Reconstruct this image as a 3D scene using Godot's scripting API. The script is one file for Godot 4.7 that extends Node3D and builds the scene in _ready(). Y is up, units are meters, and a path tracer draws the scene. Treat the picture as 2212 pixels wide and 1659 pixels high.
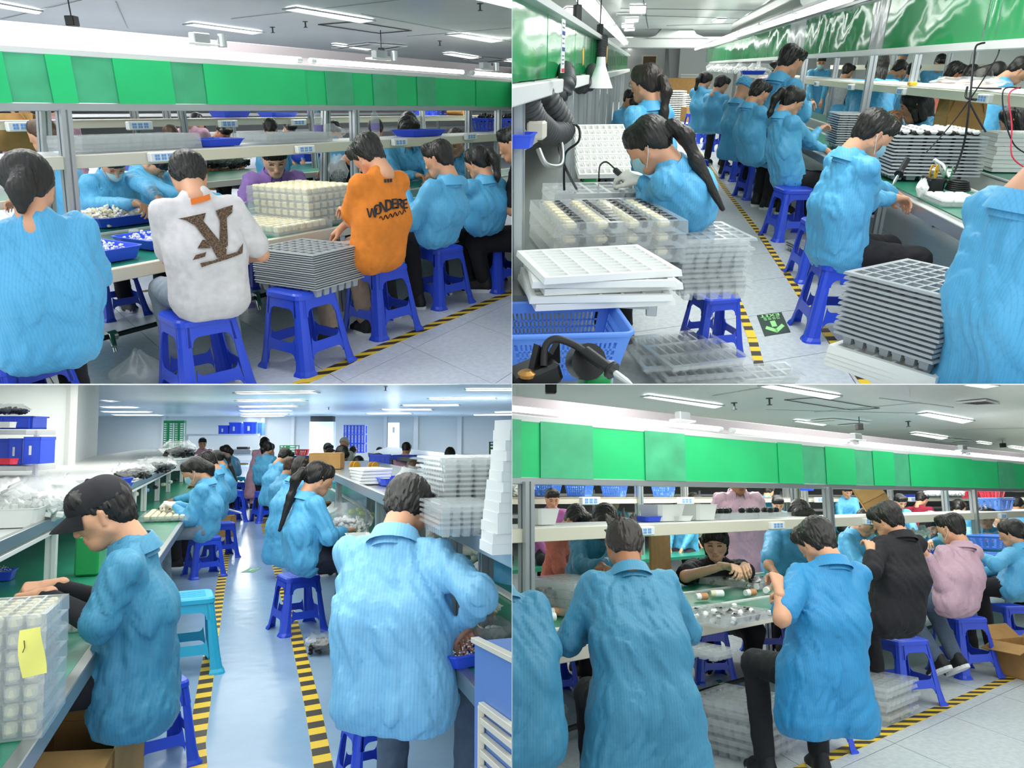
extends Node3D
func _ready()->void:
	var cam:=Camera3D.new()
	cam.name="camera"
	cam.fov=54.83
	cam.near=.05
	cam.far=300.0
	cam.position=Vector3(0,1.5,0)
	add_child(cam)
	cam.current=true
	var env:=Environment.new()
	env.background_mode=Environment.BG_COLOR
	env.background_color=Color(1.0,1.03,1.05)
	env.tonemap_mode=Environment.TONE_MAPPER_LINEAR
	env.tonemap_exposure=1.35
	env.sdfgi_enabled=true
	env.ssao_enabled=true
	env.ssil_enabled=true
	var we:=WorldEnvironment.new()
	we.name="world_environment"
	we.environment=env
	add_child(we)
	rooms={
		"TL": Transform3D(Basis(V(1.000000,.000000,.000000),V(.000000,.937766,.347267),V(.000000,-.347267,.937766)),V(.00000,.09335,-.52090)),
		"TR": Transform3D(Basis(V(1.000000,.000000,.000000),V(.000000,.918982,.394301),V(.000000,-.394301,.918982)),V(.00000,.12153,-.59145)),
		"BL": Transform3D(Basis(V(1.000000,.000000,.000000),V(.000000,.997624,-.068898),V(.000000,.068898,.997624)),V(.00000,.00356,.10335)),
		"BR": Transform3D(Basis(V(1.000000,.000000,.000000),V(.000000,.988432,-.151663),V(.000000,.151663,.988432)),V(.00000,.01735,.22749)),
	}
	rng.seed=11
	folds.seed=5
	folds.frequency=1.0
	folds.fractal_type=FastNoiseLite.FRACTAL_RIDGED
	folds.fractal_octaves=2
	make_materials()
	partition()
	room_tl()
	room_tr()
	room_bl()
	room_br()
	run_jobs()
	trim_to_partitions()
func partition()->void:
	var mb:=MB.new()
	mb.box(Vector3(0,1.5,-36),Vector3(.001,60,69))
	var p:=part(self,"wall_between",mb,M.wall)
	tag(p,"thin white partition standing between the left and right rooms","structure","","structure")
	mb=MB.new()
	mb.box(Vector3(0,1.5,-36),Vector3(80,.001,69))
	p=part(self,"floor_between",mb,M.wall)
	tag(p,"thin white deck between the upper and lower rooms","structure","","structure")
func make_materials()->void:
	var mott:=noise_tex(.02,256,false,.86)
	var fold:=noise_tex(.008,512,true,.0,7.0,9)
	var fine:=noise_tex(.09,256,true,.0,2.0,4)
	var stripe:=Image.create(256,256,false,Image.FORMAT_RGB8)
	var r:=RandomNumberGenerator.new()
	r.seed=2
	for x in 256:
		for y in 256:
			var k:=.93 if x % 8<2 else 1.0
			if y % 16<1: k*=.97
			k*=1.0-.03*r.randf()
			stripe.set_pixel(x,y,Color(k,k,k))
	var st:=ImageTexture.create_from_image(stripe)
	for c in [["blue_cloth","58b2e2"],["teal_cloth","3f8db0"],["deep_blue_cloth","2a90c8"],["pale_blue_cloth","82c6ee"],["pink_cloth","efb9d2"],["dusty_pink_cloth","c9a4b4"]]:
		M[c[0]]=tri(mat(c[1],.5),st,fold,2.6,.5)
		M[c[0]].rim_enabled=true
		M[c[0]].rim=.25
	for c in [["white_cloth","e8e2e2"],["orange_cloth","f08a2c"],["purple_cloth","a17ec9"],["black_cloth","1c1c22"],["grey_cloth","8d99a6"],["navy_cloth","20243a"],["khaki_cloth","b09a86"],["salmon_cloth","e0806a"],["red_cloth","a01d3c"],["tan_cloth","b8955c"],["denim_cloth","596a80"],["stone_cloth","a5adb2"],["cream_cloth","e8e4cf"],["magenta_cloth","b567a8"]]:
		M[c[0]]=tri(mat(c[1],.85),mott,fold,2.6,.5)
	M.skin=mat("d9a07e",.5)
	M.skin_tan=mat("a8714f",.5)
	M.skin_pale=mat("eabb9c",.5)
	for k in ["skin","skin_tan","skin_pale"]:
		M[k].vertex_color_use_as_albedo=true
	M.black_hair=mat("16130f",.42)
	M.brown_hair=mat("4a3424",.45)
	M.dark_hair=mat("251d18",.42)
	M.glove=mat("ece9df",.7)
	M.mask=mat("a8d6e0",.8)
	M.black_shoe=mat("18181c",.6)
	M.grey_shoe=mat("5c625a",.7)
	M.green_shoe=mat("41584c",.7)
	M.white_shoe=mat("d8d8d0",.6)
	M.hood_grey=mat("c4bcc0",.5)
	M.white_plastic=mat("eceeee",.35)
	M.black_plastic=mat("141416",.4)
	M.wall=mat("e4e8e6",.6)
	M.blue_plastic=mat("2c4fd8",.33)
	M.basket_blue=mat("5f93ea",.4)
	M.tray_blue=mat("3358e6",.35)
	M.cyan_plastic=mat("2fb6de",.35)
	M.red_plastic=mat("d83048",.4)
	M.green_plastic=mat("1d9a52",.4)
	M.lime_plastic=mat("c2d82e",.4)
	M.yellow_plastic=mat("f2b41c",.45)
	M.aluminium=mat("b9bec0",.36,.75)
	M.white_metal=mat("e9eae8",.4,.1)
	M.beige_metal=mat("d9d4c2",.45)
	M.steel=mat("a9adab",.28,.8)
	M.dark_metal=mat("3a3c3e",.4,.6)
	M.chrome=mat("d8dcdc",.15,1.0)
	M.green_mat=tri(mat("2f9475",.28),noise_tex(.01,256,false,.85),fine,1.0,.06)
	M.green_sheet=tri(mat("2be088",.5),noise_tex(.01,256,false,.9),null,.6)
	M.green_sheet_pale=tri(mat("58d49a",.5),noise_tex(.014,256,false,.8),null,.9)
	M.gloss_green=tri(mat("1c9c58",.1),null,noise_tex(.003,512,true,.0,9.0,12),.3,.22)
	M.tile=tri(mat("dbe1ef",.32),noise_tex(.05,512,false,.9),fine,.8,.05)
	M.tile_grey=tri(mat("cdd5d9",.4),noise_tex(.05,512,false,.88),fine,.8,.05)
	M.grout=mat("3c4450",.8)
	M.vinyl=tri(mat("9ab9d8",.2),noise_tex(.006,512,false,.93),fine,.25,.05)
	M.tape_yellow=mat("efc92e",.5)
	M.tape_black=mat("3a3226",.5)
	M.ceiling=tri(mat("eef3f1",.22,.0),noise_tex(.005,256,false,.94),null,.2)
	M.ceiling_white=tri(mat("f2f4f2",.25,.0),noise_tex(.005,256,false,.96),null,.2)
	M.tube=glow("ffffff",1.7)
	M.panel=glow("fdfffa",2.2)
	M.panel_soft=glow("fdfffa",.5)
	M.pale_film=clear("8ec4f0",.4)
	M.cardboard=tri(mat("c0945a",.85),noise_tex(.03,256,false,.9),null,1.0)
	M.clear_tray=clear("d9dfe0",.3,.14)
	M.grey_tray=mat("a4aaae",.25)
	M.white_tray=mat("eceeea",.5)
	M.cream=mat("f3e9c4",.45)
	M.white_part=mat("f7f8f6",.45)
	M.black_part=mat("17171a",.35)
	M.brown_part=mat("c98f63",.45)
	M.bag=clear("f2f5f6",.16,.16)
	M.milky=mat("e9ece8",.4)
	M.socket_blue=mat("6fa6e6",.5)
	M.hose=mat("4a4c4e",.5,.2)
	M.paper_yellow=mat("f4ec7a",.8)
	M.print_black=mat("26262c",.8)
	M.print_brown=tri(mat("b48f70",.8),noise_tex(.12,128,false,.1),null,7.0)
	M.print_orange=mat("f07a2a",.7)
# ---------------------------------------------------------------- mesh building
class MB:
	var v:=PackedVector3Array()
	var n:=PackedVector3Array()
	var c:=PackedColorArray()
	var ix:=PackedInt32Array()
	var col:=Color.WHITE
	func add(p: Vector3,nn: Vector3)->int:
		v.append(p)
		n.append(nn)
		c.append(col)
		return v.size()-1
	func idx(a: int,b: int,d: int)->void:
		ix.append(a)
		ix.append(d)
		ix.append(b)
	func tri(a: Vector3,b: Vector3,d: Vector3)->void:
		var nn:=(b-a).cross(d-a).normalized()
		idx(add(a,nn),add(b,nn),add(d,nn))
	func quad(a: Vector3,b: Vector3,d: Vector3,e: Vector3)->void:
		var nn:=(d-a).cross(e-b).normalized()
		var i:=add(a,nn)
		add(b,nn)
		add(d,nn)
		add(e,nn)
		idx(i,i+1,i+2)
		idx(i,i+2,i+3)
	func loft(b: Array,t: Array,caps:=true)->void:
		var k:=b.size()
		for i in k:
			var j:=(i+1) % k
			quad(b[i],b[j],t[j],t[i])
		if caps:
			for i in range(1,k-1):
				tri(t[0],t[i],t[i+1])
				tri(b[0],b[i+1],b[i])
	func slab(q: Array,down: Vector3)->void:
		var o:=[]
		for p in q:
			o.append(p+down)
		if (q[1]-q[0]).cross(q[2]-q[0]).dot(down)>.0:
			q=[q[3],q[2],q[1],q[0]]
			o=[o[3],o[2],o[1],o[0]]
		loft(o,q)
	func box(at: Vector3,s: Vector3,bev:=.0,bas:=Basis())->void:
		var h:=s*.5
		if bev<=.0:
			bev=.0
		var f:=Transform3D(bas,at)
		var hx:=h.x-bev
		var hy:=h.y-bev
		var hz:=h.z-bev
		for sg in [1.0,-1.0]:
			var sx: float=sg
			var a:=[Vector3(sx*h.x,-hy,hz),Vector3(sx*h.x,-hy,-hz),Vector3(sx*h.x,hy,-hz),Vector3(sx*h.x,hy,hz)]
			var b:=[Vector3(-hx,sx*h.y,hz),Vector3(hx,sx*h.y,hz),Vector3(hx,sx*h.y,-hz),Vector3(-hx,sx*h.y,-hz)]
			var d:=[Vector3(-hx,-hy,sx*h.z),Vector3(hx,-hy,sx*h.z),Vector3(hx,hy,sx*h.z),Vector3(-hx,hy,sx*h.z)]
			for q in [a,b,d]:
				if sg>0:
					quad(f*q[0],f*q[1],f*q[2],f*q[3])
				else:
					quad(f*q[3],f*q[2],f*q[1],f*q[0])
		if bev==.0:
			return
		for s1 in [1.0,-1.0]:
			for s2 in [1.0,-1.0]:
				var e:=[
					[Vector3(h.x*s1,hy*s2,-hz),Vector3(h.x*s1,hy*s2,hz),Vector3(hx*s1,h.y*s2,hz),Vector3(hx*s1,h.y*s2,-hz)],
					[Vector3(h.x*s1,-hy,hz*s2),Vector3(h.x*s1,hy,hz*s2),Vector3(hx*s1,hy,h.z*s2),Vector3(hx*s1,-hy,h.z*s2)],
					[Vector3(-hx,h.y*s1,hz*s2),Vector3(hx,h.y*s1,hz*s2),Vector3(hx,hy*s1,h.z*s2),Vector3(-hx,hy*s1,h.z*s2)]]
				for q in e:
					var mid: Vector3=(q[0]+q[2])*.5
					if (q[1]-q[0]).cross(q[2]-q[0]).dot(mid)>0:
						quad(f*q[0],f*q[1],f*q[2],f*q[3])
					else:
						quad(f*q[3],f*q[2],f*q[1],f*q[0])
				for s3 in [1.0,-1.0]:
					var p:=Vector3(h.x*s1,hy*s2,hz*s3)
					var q2:=Vector3(hx*s1,h.y*s2,hz*s3)
					var r:=Vector3(hx*s1,hy*s2,h.z*s3)
					if s1*s2*s3>0:
						tri(f*p,f*q2,f*r)
					else:
						tri(f*p,f*r,f*q2)
	func prism(poly: PackedVector2Array,z0: float,z1: float,f:=Transform3D())->void:
		if Geometry2D.is_polygon_clockwise(poly):
			poly.reverse()
		var t:=Geometry2D.triangulate_polygon(poly)
		for i in range(0,t.size(),3):
			var a:=poly[t[i]]
			var b:=poly[t[i+1]]
			var d:=poly[t[i+2]]
			if (b-a).cross(d-a)<0:
				var w:=b
				b=d
				d=w
			tri(f*Vector3(a.x,a.y,z1),f*Vector3(b.x,b.y,z1),f*Vector3(d.x,d.y,z1))
			tri(f*Vector3(a.x,a.y,z0),f*Vector3(d.x,d.y,z0),f*Vector3(b.x,b.y,z0))
		for i in poly.size():
			var a:=poly[i]
			var b:=poly[(i+1) % poly.size()]
			quad(f*Vector3(a.x,a.y,z0),f*Vector3(b.x,b.y,z0),f*Vector3(b.x,b.y,z1),f*Vector3(a.x,a.y,z1))
	func tube(path: Array,r,seg:=8,caps:=true)->void:
		var first:=v.size()
		var m:=path.size()
		var side:=Vector3.ZERO
		for i in m:
			var t: Vector3=(path[mini(i+1,m-1)]-path[maxi(i-1,0)]).normalized()
			if side==Vector3.ZERO:
				side=t.cross(Vector3(.31,.9,.2)).normalized()
			side=(side-t*side.dot(t)).normalized()
			var up:=side.cross(t)
			var rr: float=r if r is float else r[i]
			var slope:=.0
			if not r is float and i>0 and i<m-1:
				slope=(r[i+1]-r[i-1])/maxf(path[i+1].distance_to(path[i-1]),.001)
			for k in seg:
				var a:=TAU*k/seg
				var d:=side*cos(a)-up*sin(a)
				add(path[i]+d*rr,(d-t*slope).normalized())
		for i in m-1:
			for k in seg:
				var a:=first+i*seg+k
				var b:=first+i*seg+(k+1) % seg
				idx(a,b,b+seg)
				idx(a,b+seg,a+seg)
		if caps:
			for e in [0,m-1]:
				var t: Vector3=(path[1]-path[0]) if e==0 else (path[m-2]-path[m-1])
				t=-t.normalized()
				var ce:=add(path[e],t)
				for k in seg:
					var a:=add(v[first+e*seg+k],t)
					var b:=add(v[first+e*seg+(k+1) % seg],t)
					if e==0:
						idx(ce,b,a)
					else:
						idx(ce,a,b)
	func lathe(prof: Array,seg:=20,f:=Transform3D(),sx:=1.0,sz:=1.0)->void:
		for i in prof.size()-1:
			var a: Vector2=prof[i]
			var b: Vector2=prof[i+1]
			var e:=(b-a).normalized()
			var first:=v.size()
			for k in seg+1:
				var g:=TAU*k/seg
				var d:=Vector3(cos(g),0,-sin(g))
				var nn:=(f.basis*(Vector3(d.x/sx,0,d.z/sz)*e.y+Vector3(0,-e.x,0))).normalized()
				add(f*Vector3(d.x*a.x*sx,a.y,d.z*a.x*sz),nn)
				add(f*Vector3(d.x*b.x*sx,b.y,d.z*b.x*sz),nn)
			for k in seg:
				var o:=first+k*2
				idx(o,o+2,o+3)
				idx(o,o+3,o+1)
	func sheet(rows: Array)->void:
		var first:=v.size()
		var w: int=rows[0].size()
		var h:=rows.size()
		for y in h:
			for x in w:
				var dx: Vector3=rows[y][mini(x+1,w-1)]-rows[y][maxi(x-1,0)]
				var dy: Vector3=rows[mini(y+1,h-1)][x]-rows[maxi(y-1,0)][x]
				add(rows[y][x],dx.cross(dy).normalized())
		for y in h-1:
			for x in w-1:
				var a:=first+y*w+x
				idx(a,a+1,a+w+1)
				idx(a,a+w+1,a+w)
	func merge(o: MB,f:=Transform3D(),tint=null)->void:
		var first:=v.size()
		var flip:=f.basis.determinant()<0
		var nb:=f.basis.inverse().transposed()
		for i in o.v.size():
			v.append(f*o.v[i])
			n.append((nb*o.n[i]).normalized())
			c.append(o.c[i] if tint==null else o.c[i]*tint)
		for i in range(0,o.ix.size(),3):
			ix.append(first+o.ix[i])
			ix.append(first+(o.ix[i+2] if flip else o.ix[i+1]))
			ix.append(first+(o.ix[i+1] if flip else o.ix[i+2]))
	func mesh()->ArrayMesh:
		var a:=[]
		a.resize(Mesh.ARRAY_MAX)
		a[Mesh.ARRAY_VERTEX]=v
		a[Mesh.ARRAY_NORMAL]=n
		a[Mesh.ARRAY_COLOR]=c
		a[Mesh.ARRAY_INDEX]=ix
		var m:=ArrayMesh.new()
		if ix.size():
			m.add_surface_from_arrays(Mesh.PRIMITIVE_TRIANGLES,a)
		return m
class Field:
	var a:=PackedVector3Array()
	var ba:=PackedVector3Array()
	var r0:=PackedFloat32Array()
	var dr:=PackedFloat32Array()
	var inv:=PackedFloat32Array()
	var kk:=PackedFloat32Array()
	var cut:=[]
	var carve:=[]
	var noise: FastNoiseLite
	var amp:=.0
	var stretch:=Vector3.ONE
	var skew:=false
	func bone(p: Vector3,q: Vector3,rp: float,rq: float,k:=.04)->void:
		a.append(p)
		ba.append(q-p)
		r0.append(rp)
		dr.append(rq-rp)
		inv.append(1.0/maxf((q-p).length_squared(),1e-9))
		kk.append(k)
	func near(p: Vector3,reach: float)->PackedInt32Array:
		var l:=PackedInt32Array()
		for i in a.size():
			var d:=p-a[i]
			var t:=clampf(d.dot(ba[i])*inv[i],.0,1.0)
			if (d-ba[i]*t).length()-r0[i]-dr[i]*t<reach+kk[i]:
				l.append(i)
		return l
	func at(p: Vector3,l: PackedInt32Array)->float:
		var o:=9.0
		for i in l:
			var d:=p-a[i]
			var t:=clampf(d.dot(ba[i])*inv[i],.0,1.0)
			var e:=(d-ba[i]*t).length()-r0[i]-dr[i]*t
			var k:=kk[i]
			var h:=maxf(k-absf(o-e),.0)
			o=minf(o,e)-h*h*.25/k
		if amp>.0:
			var w:=p*stretch
			if skew:
				w+=Vector3(sin(p.y*7.0)*.9,p.x*2.5,p.y*2.0)
			o+=amp*noise.get_noise_3dv(w)
		for s in carve:
			o=maxf(o,s[1]-p.distance_to(s[0]))
		for q: Plane in cut:
			o=maxf(o,q.distance_to(p))
		return o
	func dist(p: Vector3)->float:
		return at(p,PackedInt32Array(range(a.size())))
	func net(cell: float,mb: MB,paint=null)->void:
		var lo:=Vector3(9,9,9)
		var hi:=-lo
		for i in a.size():
			var r:=maxf(r0[i],r0[i]+dr[i])+amp+cell*2.0
			for p in [a[i],a[i]+ba[i]]:
				lo=lo.min(p-Vector3(r,r,r))
				hi=hi.max(p+Vector3(r,r,r))
		const B:=4
		var gx:=(int((hi.x-lo.x)/cell/B)+1)*B
		var gy:=(int((hi.y-lo.y)/cell/B)+1)*B
		var gz:=(int((hi.z-lo.z)/cell/B)+1)*B
		var sx:=1
		var sy:=gx+1
		var sz:=(gx+1)*(gy+1)
		var g:=PackedFloat32Array()
		g.resize(sz*(gz+1))
		g.fill(1.0)
		var act:=PackedInt32Array()
		var half:=cell*B*.87
		for bz in range(0,gz,B):
			for by in range(0,gy,B):
				for bx in range(0,gx,B):
					var cen:=lo+Vector3(bx+2,by+2,bz+2)*cell
					var l:=near(cen,half)
					if l.is_empty():
						continue
					var d:=at(cen,l)
					if absf(d)>half+amp*2.0+.02:
						if d<0:
							for z in B+1:
								for y in B+1:
									var o:=bx+(by+y)*sy+(bz+z)*sz
									for x in B+1:
										g[o+x]=-1.0
						continue
					act.append(bx+by*sy+bz*sz)
					for z in B+1:
						for y in B+1:
							var o:=bx+(by+y)*sy+(bz+z)*sz
							var p:=lo+Vector3(bx,by+y,bz+z)*cell
							for x in B+1:
								g[o+x]=at(p,l)
								p.x+=cell
		var id:=PackedInt32Array()
		id.resize(g.size())
		id.fill(-1)
		var offs:=[0,sx,sy,sx+sy,sz,sz+sx,sz+sy,sz+sx+sy]
		var cells:=PackedInt32Array()
		for o in act:
			for z in B:
				for y in B:
					for x in B:
						var i: int=o+x+y*sy+z*sz
						var d0:=g[i]
						var d1:=g[i+sx]
						var d2:=g[i+sy]
						var d3:=g[i+sx+sy]
						var d4:=g[i+sz]
						var d5:=g[i+sz+sx]
						var d6:=g[i+sz+sy]
						var d7:=g[i+sz+sx+sy]
						var neg:=int(d0<0)+int(d1<0)+int(d2<0)+int(d3<0)+int(d4<0)+int(d5<0)+int(d6<0)+int(d7<0)
						if neg==0 or neg==8:
							continue
						var s:=Vector3.ZERO
						var m:=0
						if (d0<0)!=(d1<0): s+=Vector3(d0/(d0-d1),0,0); m+=1
						if (d2<0)!=(d3<0): s+=Vector3(d2/(d2-d3),1,0); m+=1
						if (d4<0)!=(d5<0): s+=Vector3(d4/(d4-d5),0,1); m+=1
						if (d6<0)!=(d7<0): s+=Vector3(d6/(d6-d7),1,1); m+=1
						if (d0<0)!=(d2<0): s+=Vector3(0,d0/(d0-d2),0); m+=1
						if (d1<0)!=(d3<0): s+=Vector3(1,d1/(d1-d3),0); m+=1
						if (d4<0)!=(d6<0): s+=Vector3(0,d4/(d4-d6),1); m+=1
						if (d5<0)!=(d7<0): s+=Vector3(1,d5/(d5-d7),1); m+=1
						if (d0<0)!=(d4<0): s+=Vector3(0,0,d0/(d0-d4)); m+=1
						if (d1<0)!=(d5<0): s+=Vector3(1,0,d1/(d1-d5)); m+=1
						if (d2<0)!=(d6<0): s+=Vector3(0,1,d2/(d2-d6)); m+=1
						if (d3<0)!=(d7<0): s+=Vector3(1,1,d3/(d3-d7)); m+=1
						var gr:=Vector3(d1+d3+d5+d7-d0-d2-d4-d6,d2+d3+d6+d7-d0-d1-d4-d5,d4+d5+d6+d7-d0-d1-d2-d3)
						var r:=i
						var z0:=r/sz
						r-=z0*sz
						var y0:=r/sy
						var p:=lo+(Vector3(r-y0*sy,y0,z0)+s/m)*cell
						if paint!=null:
							mb.col=paint.call(p)
						id[i]=mb.add(p,gr.normalized())
						cells.append(i)
		for i in cells:
			var s0:=g[i]<0
			if s0!=(g[i+sx]<0):
				_face(mb,id,i,sy,sz,s0)
			if s0!=(g[i+sy]<0):
				_face(mb,id,i,sz,sx,s0)
			if s0!=(g[i+sz]<0):
				_face(mb,id,i,sx,sy,s0)
	func _face(mb: MB,id: PackedInt32Array,i: int,u: int,w: int,s0: bool)->void:
		if i-u-w<0:
			return
		var p:=id[i]
		var q:=id[i-u]
		var r:=id[i-u-w]
		var t:=id[i-w]
		if p<0 or q<0 or r<0 or t<0:
			return
		if s0:
			mb.idx(p,q,r)
			mb.idx(p,r,t)
		else:
			mb.idx(p,r,q)
			mb.idx(p,t,r)
# ---------------------------------------------------------------- naming and placing
var rooms:={}
var cur:="TL"
var used:={}
var rng:=RandomNumberGenerator.new()
var M:={}
var ref:={}
func numbered(called: String)->String:
	used[called]=used.get(called,0)+1
	return called if used[called]==1 else "%s_%03d" % [called,used[called]-1]
func tag(o: Node,label: String,category: String,group:="",kind:="")->Node:
	if label: o.set_meta("label",label)
	if category: o.set_meta("category",category)
	if group: o.set_meta("group",group)
	if kind: o.set_meta("kind",kind)
	return o
func thing(called: String,label: String,category: String,at:=Vector3.ZERO,turn:=.0,group:="",kind:="")->Node3D:
	var o:=Node3D.new()
	o.name=numbered(called)
	o.transform=rooms[cur]*Transform3D(Basis(Vector3.UP,turn),at)
	o.set_meta("room",cur)
	add_child(o,true)
	tag(o,label,category,group,kind)
	return o
func part(o: Node3D,called: String,mb: MB,mat: Material,at:=Transform3D())->MeshInstance3D:
	var p:=MeshInstance3D.new()
	p.name=called
	p.mesh=mb.mesh()
	p.material_override=mat
	p.transform=at
	o.add_child(p,true)
	return p
func part_mesh(o: Node3D,called: String,m: Mesh,mat: Material,at:=Transform3D())->MeshInstance3D:
	var p:=MeshInstance3D.new()
	p.name=called
	p.mesh=m
	p.material_override=mat
	p.transform=at
	o.add_child(p,true)
	return p
func single(called: String,label: String,category: String,mb: MB,mat: Material,at:=Vector3.ZERO,turn:=.0,group:="",kind:="")->MeshInstance3D:
	var p:=MeshInstance3D.new()
	p.name=numbered(called)
	p.mesh=mb.mesh()
	p.material_override=mat
	p.transform=rooms[cur]*Transform3D(Basis(Vector3.UP,turn),at)
	p.set_meta("room",cur)
	add_child(p,true)
	tag(p,label,category,group,kind)
	return p
func copy(src: Node3D,label: String,at: Vector3,turn:=.0,scale:=1.0,group:="")->Node3D:
	var r: Node3D=src.duplicate()
	r.name=numbered(str(src.name).rstrip("_0123456789"))
	r.transform=rooms[cur]*Transform3D(Basis(Vector3.UP,turn).scaled(Vector3.ONE*scale),at)
	r.set_meta("room",cur)
	add_child(r,true)
	tag(r,label,"",group)
	return r
func struct(called: String,label: String,mb: MB,mat: Material)->MeshInstance3D:
	return single(called,label,"structure",mb,mat,Vector3.ZERO,.0,"","structure")
func trim_to_partitions()->void:
	for o in get_children():
		if not o.has_meta("room"):
			continue
		var q: String=o.get_meta("room")
		var planes:=[Plane(Vector3(-1 if q[1]=="R" else 1,0,0),-.0008),Plane(Vector3(0,-1 if q[0]=="T" else 1,0),(-1.5 if q[0]=="T" else 1.5)-.0008)]
		o.remove_meta("room")
		_trim(o,o.transform,planes)
func _trim(o: Node,f: Transform3D,planes: Array)->void:
	for k in o.get_children():
		if k is Node3D:
			_trim(k,f*k.transform,planes)
	if not o is MeshInstance3D or o.mesh==null or o.mesh.get_surface_count()==0:
		return
	var box: AABB=o.mesh.get_aabb()
	for pl: Plane in planes:
		var most:=-9e9
		var least:=9e9
		for i in 8:
			var d:=pl.distance_to(f*box.get_endpoint(i))
			most=maxf(most,d)
			least=minf(least,d)
		if most<=0:
			continue
		if least>=0:
			o.mesh=null
			o.visible=false
			return
		var arr: Array=o.mesh.surface_get_arrays(0)
		o.mesh=_cut(arr,f.affine_inverse()*pl)
		if o.mesh==null:
			o.visible=false
			return
func _cut(arr: Array,pl: Plane)->ArrayMesh:
	var v: PackedVector3Array=arr[Mesh.ARRAY_VERTEX]
	var nn: PackedVector3Array=arr[Mesh.ARRAY_NORMAL]
	var cc=arr[Mesh.ARRAY_COLOR]
	var ix=arr[Mesh.ARRAY_INDEX]
	if ix==null:
		ix=PackedInt32Array(range(v.size()))
	var o:=MB.new()
	o.v=v
	o.n=nn
	if cc!=null:
		o.c=cc
	else:
		o.c.resize(v.size())
		o.c.fill(Color.WHITE)
	var dist:=PackedFloat32Array()
	dist.resize(v.size())
	for i in v.size():
		dist[i]=pl.distance_to(v[i])
	for i in range(0,ix.size(),3):
		var t:=[ix[i],ix[i+1],ix[i+2]]
		var out:=int(dist[t[0]]>0)+int(dist[t[1]]>0)+int(dist[t[2]]>0)
		if out==3:
			continue
		if out==0:
			o.ix.append_array(PackedInt32Array(t))
			continue
		var ring:=PackedInt32Array()
		for k in 3:
			var p: int=t[k]
			var q: int=t[(k+1) % 3]
			if dist[p]<=0:
				ring.append(p)
			if (dist[p]>0)!=(dist[q]>0):
				var w:=dist[p]/(dist[p]-dist[q])
				o.col=o.c[p].lerp(o.c[q],w)
				ring.append(o.add(o.v[p].lerp(o.v[q],w),o.n[p].lerp(o.n[q],w).normalized()))
		for k in range(1,ring.size()-1):
			o.ix.append(ring[0])
			o.ix.append(ring[k])
			o.ix.append(ring[k+1])
	return o.mesh() if o.ix.size() else null
func V(x: float,y: float,z: float)->Vector3:
	return Vector3(x,y,z)
# ---------------------------------------------------------------- materials
func mat(rgb: String,rough:=.6,metal:=.0)->StandardMaterial3D:
	var m:=StandardMaterial3D.new()
	m.albedo_color=Color(rgb)
	m.roughness=rough
	m.metallic=metal
	return m
func glow(rgb: String,e: float)->StandardMaterial3D:
	var m:=mat(rgb,.5)
	m.emission_enabled=true
	m.emission=Color(rgb)
	m.emission_energy_multiplier=e
	return m
func clear(rgb: String,alpha: float,rough:=.12)->StandardMaterial3D:
	var m:=mat(rgb,rough)
	m.transparency=BaseMaterial3D.TRANSPARENCY_ALPHA
	m.albedo_color.a=alpha
	return m
func noise_tex(freq: float,size:=256,normal:=false,lo:=.75,bump:=4.0,sd:=3)->NoiseTexture2D:
	var t:=NoiseTexture2D.new()
	var f:=FastNoiseLite.new()
	f.seed=sd
	f.frequency=freq
	f.fractal_octaves=4
	t.noise=f
	t.width=size
	t.height=size
	t.seamless=true
	t.as_normal_map=normal
	t.bump_strength=bump
	if not normal:
		var g:=Gradient.new()
		g.set_color(0,Color(lo,lo,lo))
		g.set_color(1,Color.WHITE)
		t.color_ramp=g
	return t
func tri(m: StandardMaterial3D,tex: Texture2D,nrm: Texture2D,scale: float,ns:=.5)->StandardMaterial3D:
	m.uv1_triplanar=true
	m.uv1_scale=Vector3.ONE*scale
	if tex:
		m.albedo_texture=tex
	if nrm:
		m.normal_enabled=true
		m.normal_texture=nrm
		m.normal_scale=ns
	return m
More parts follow.
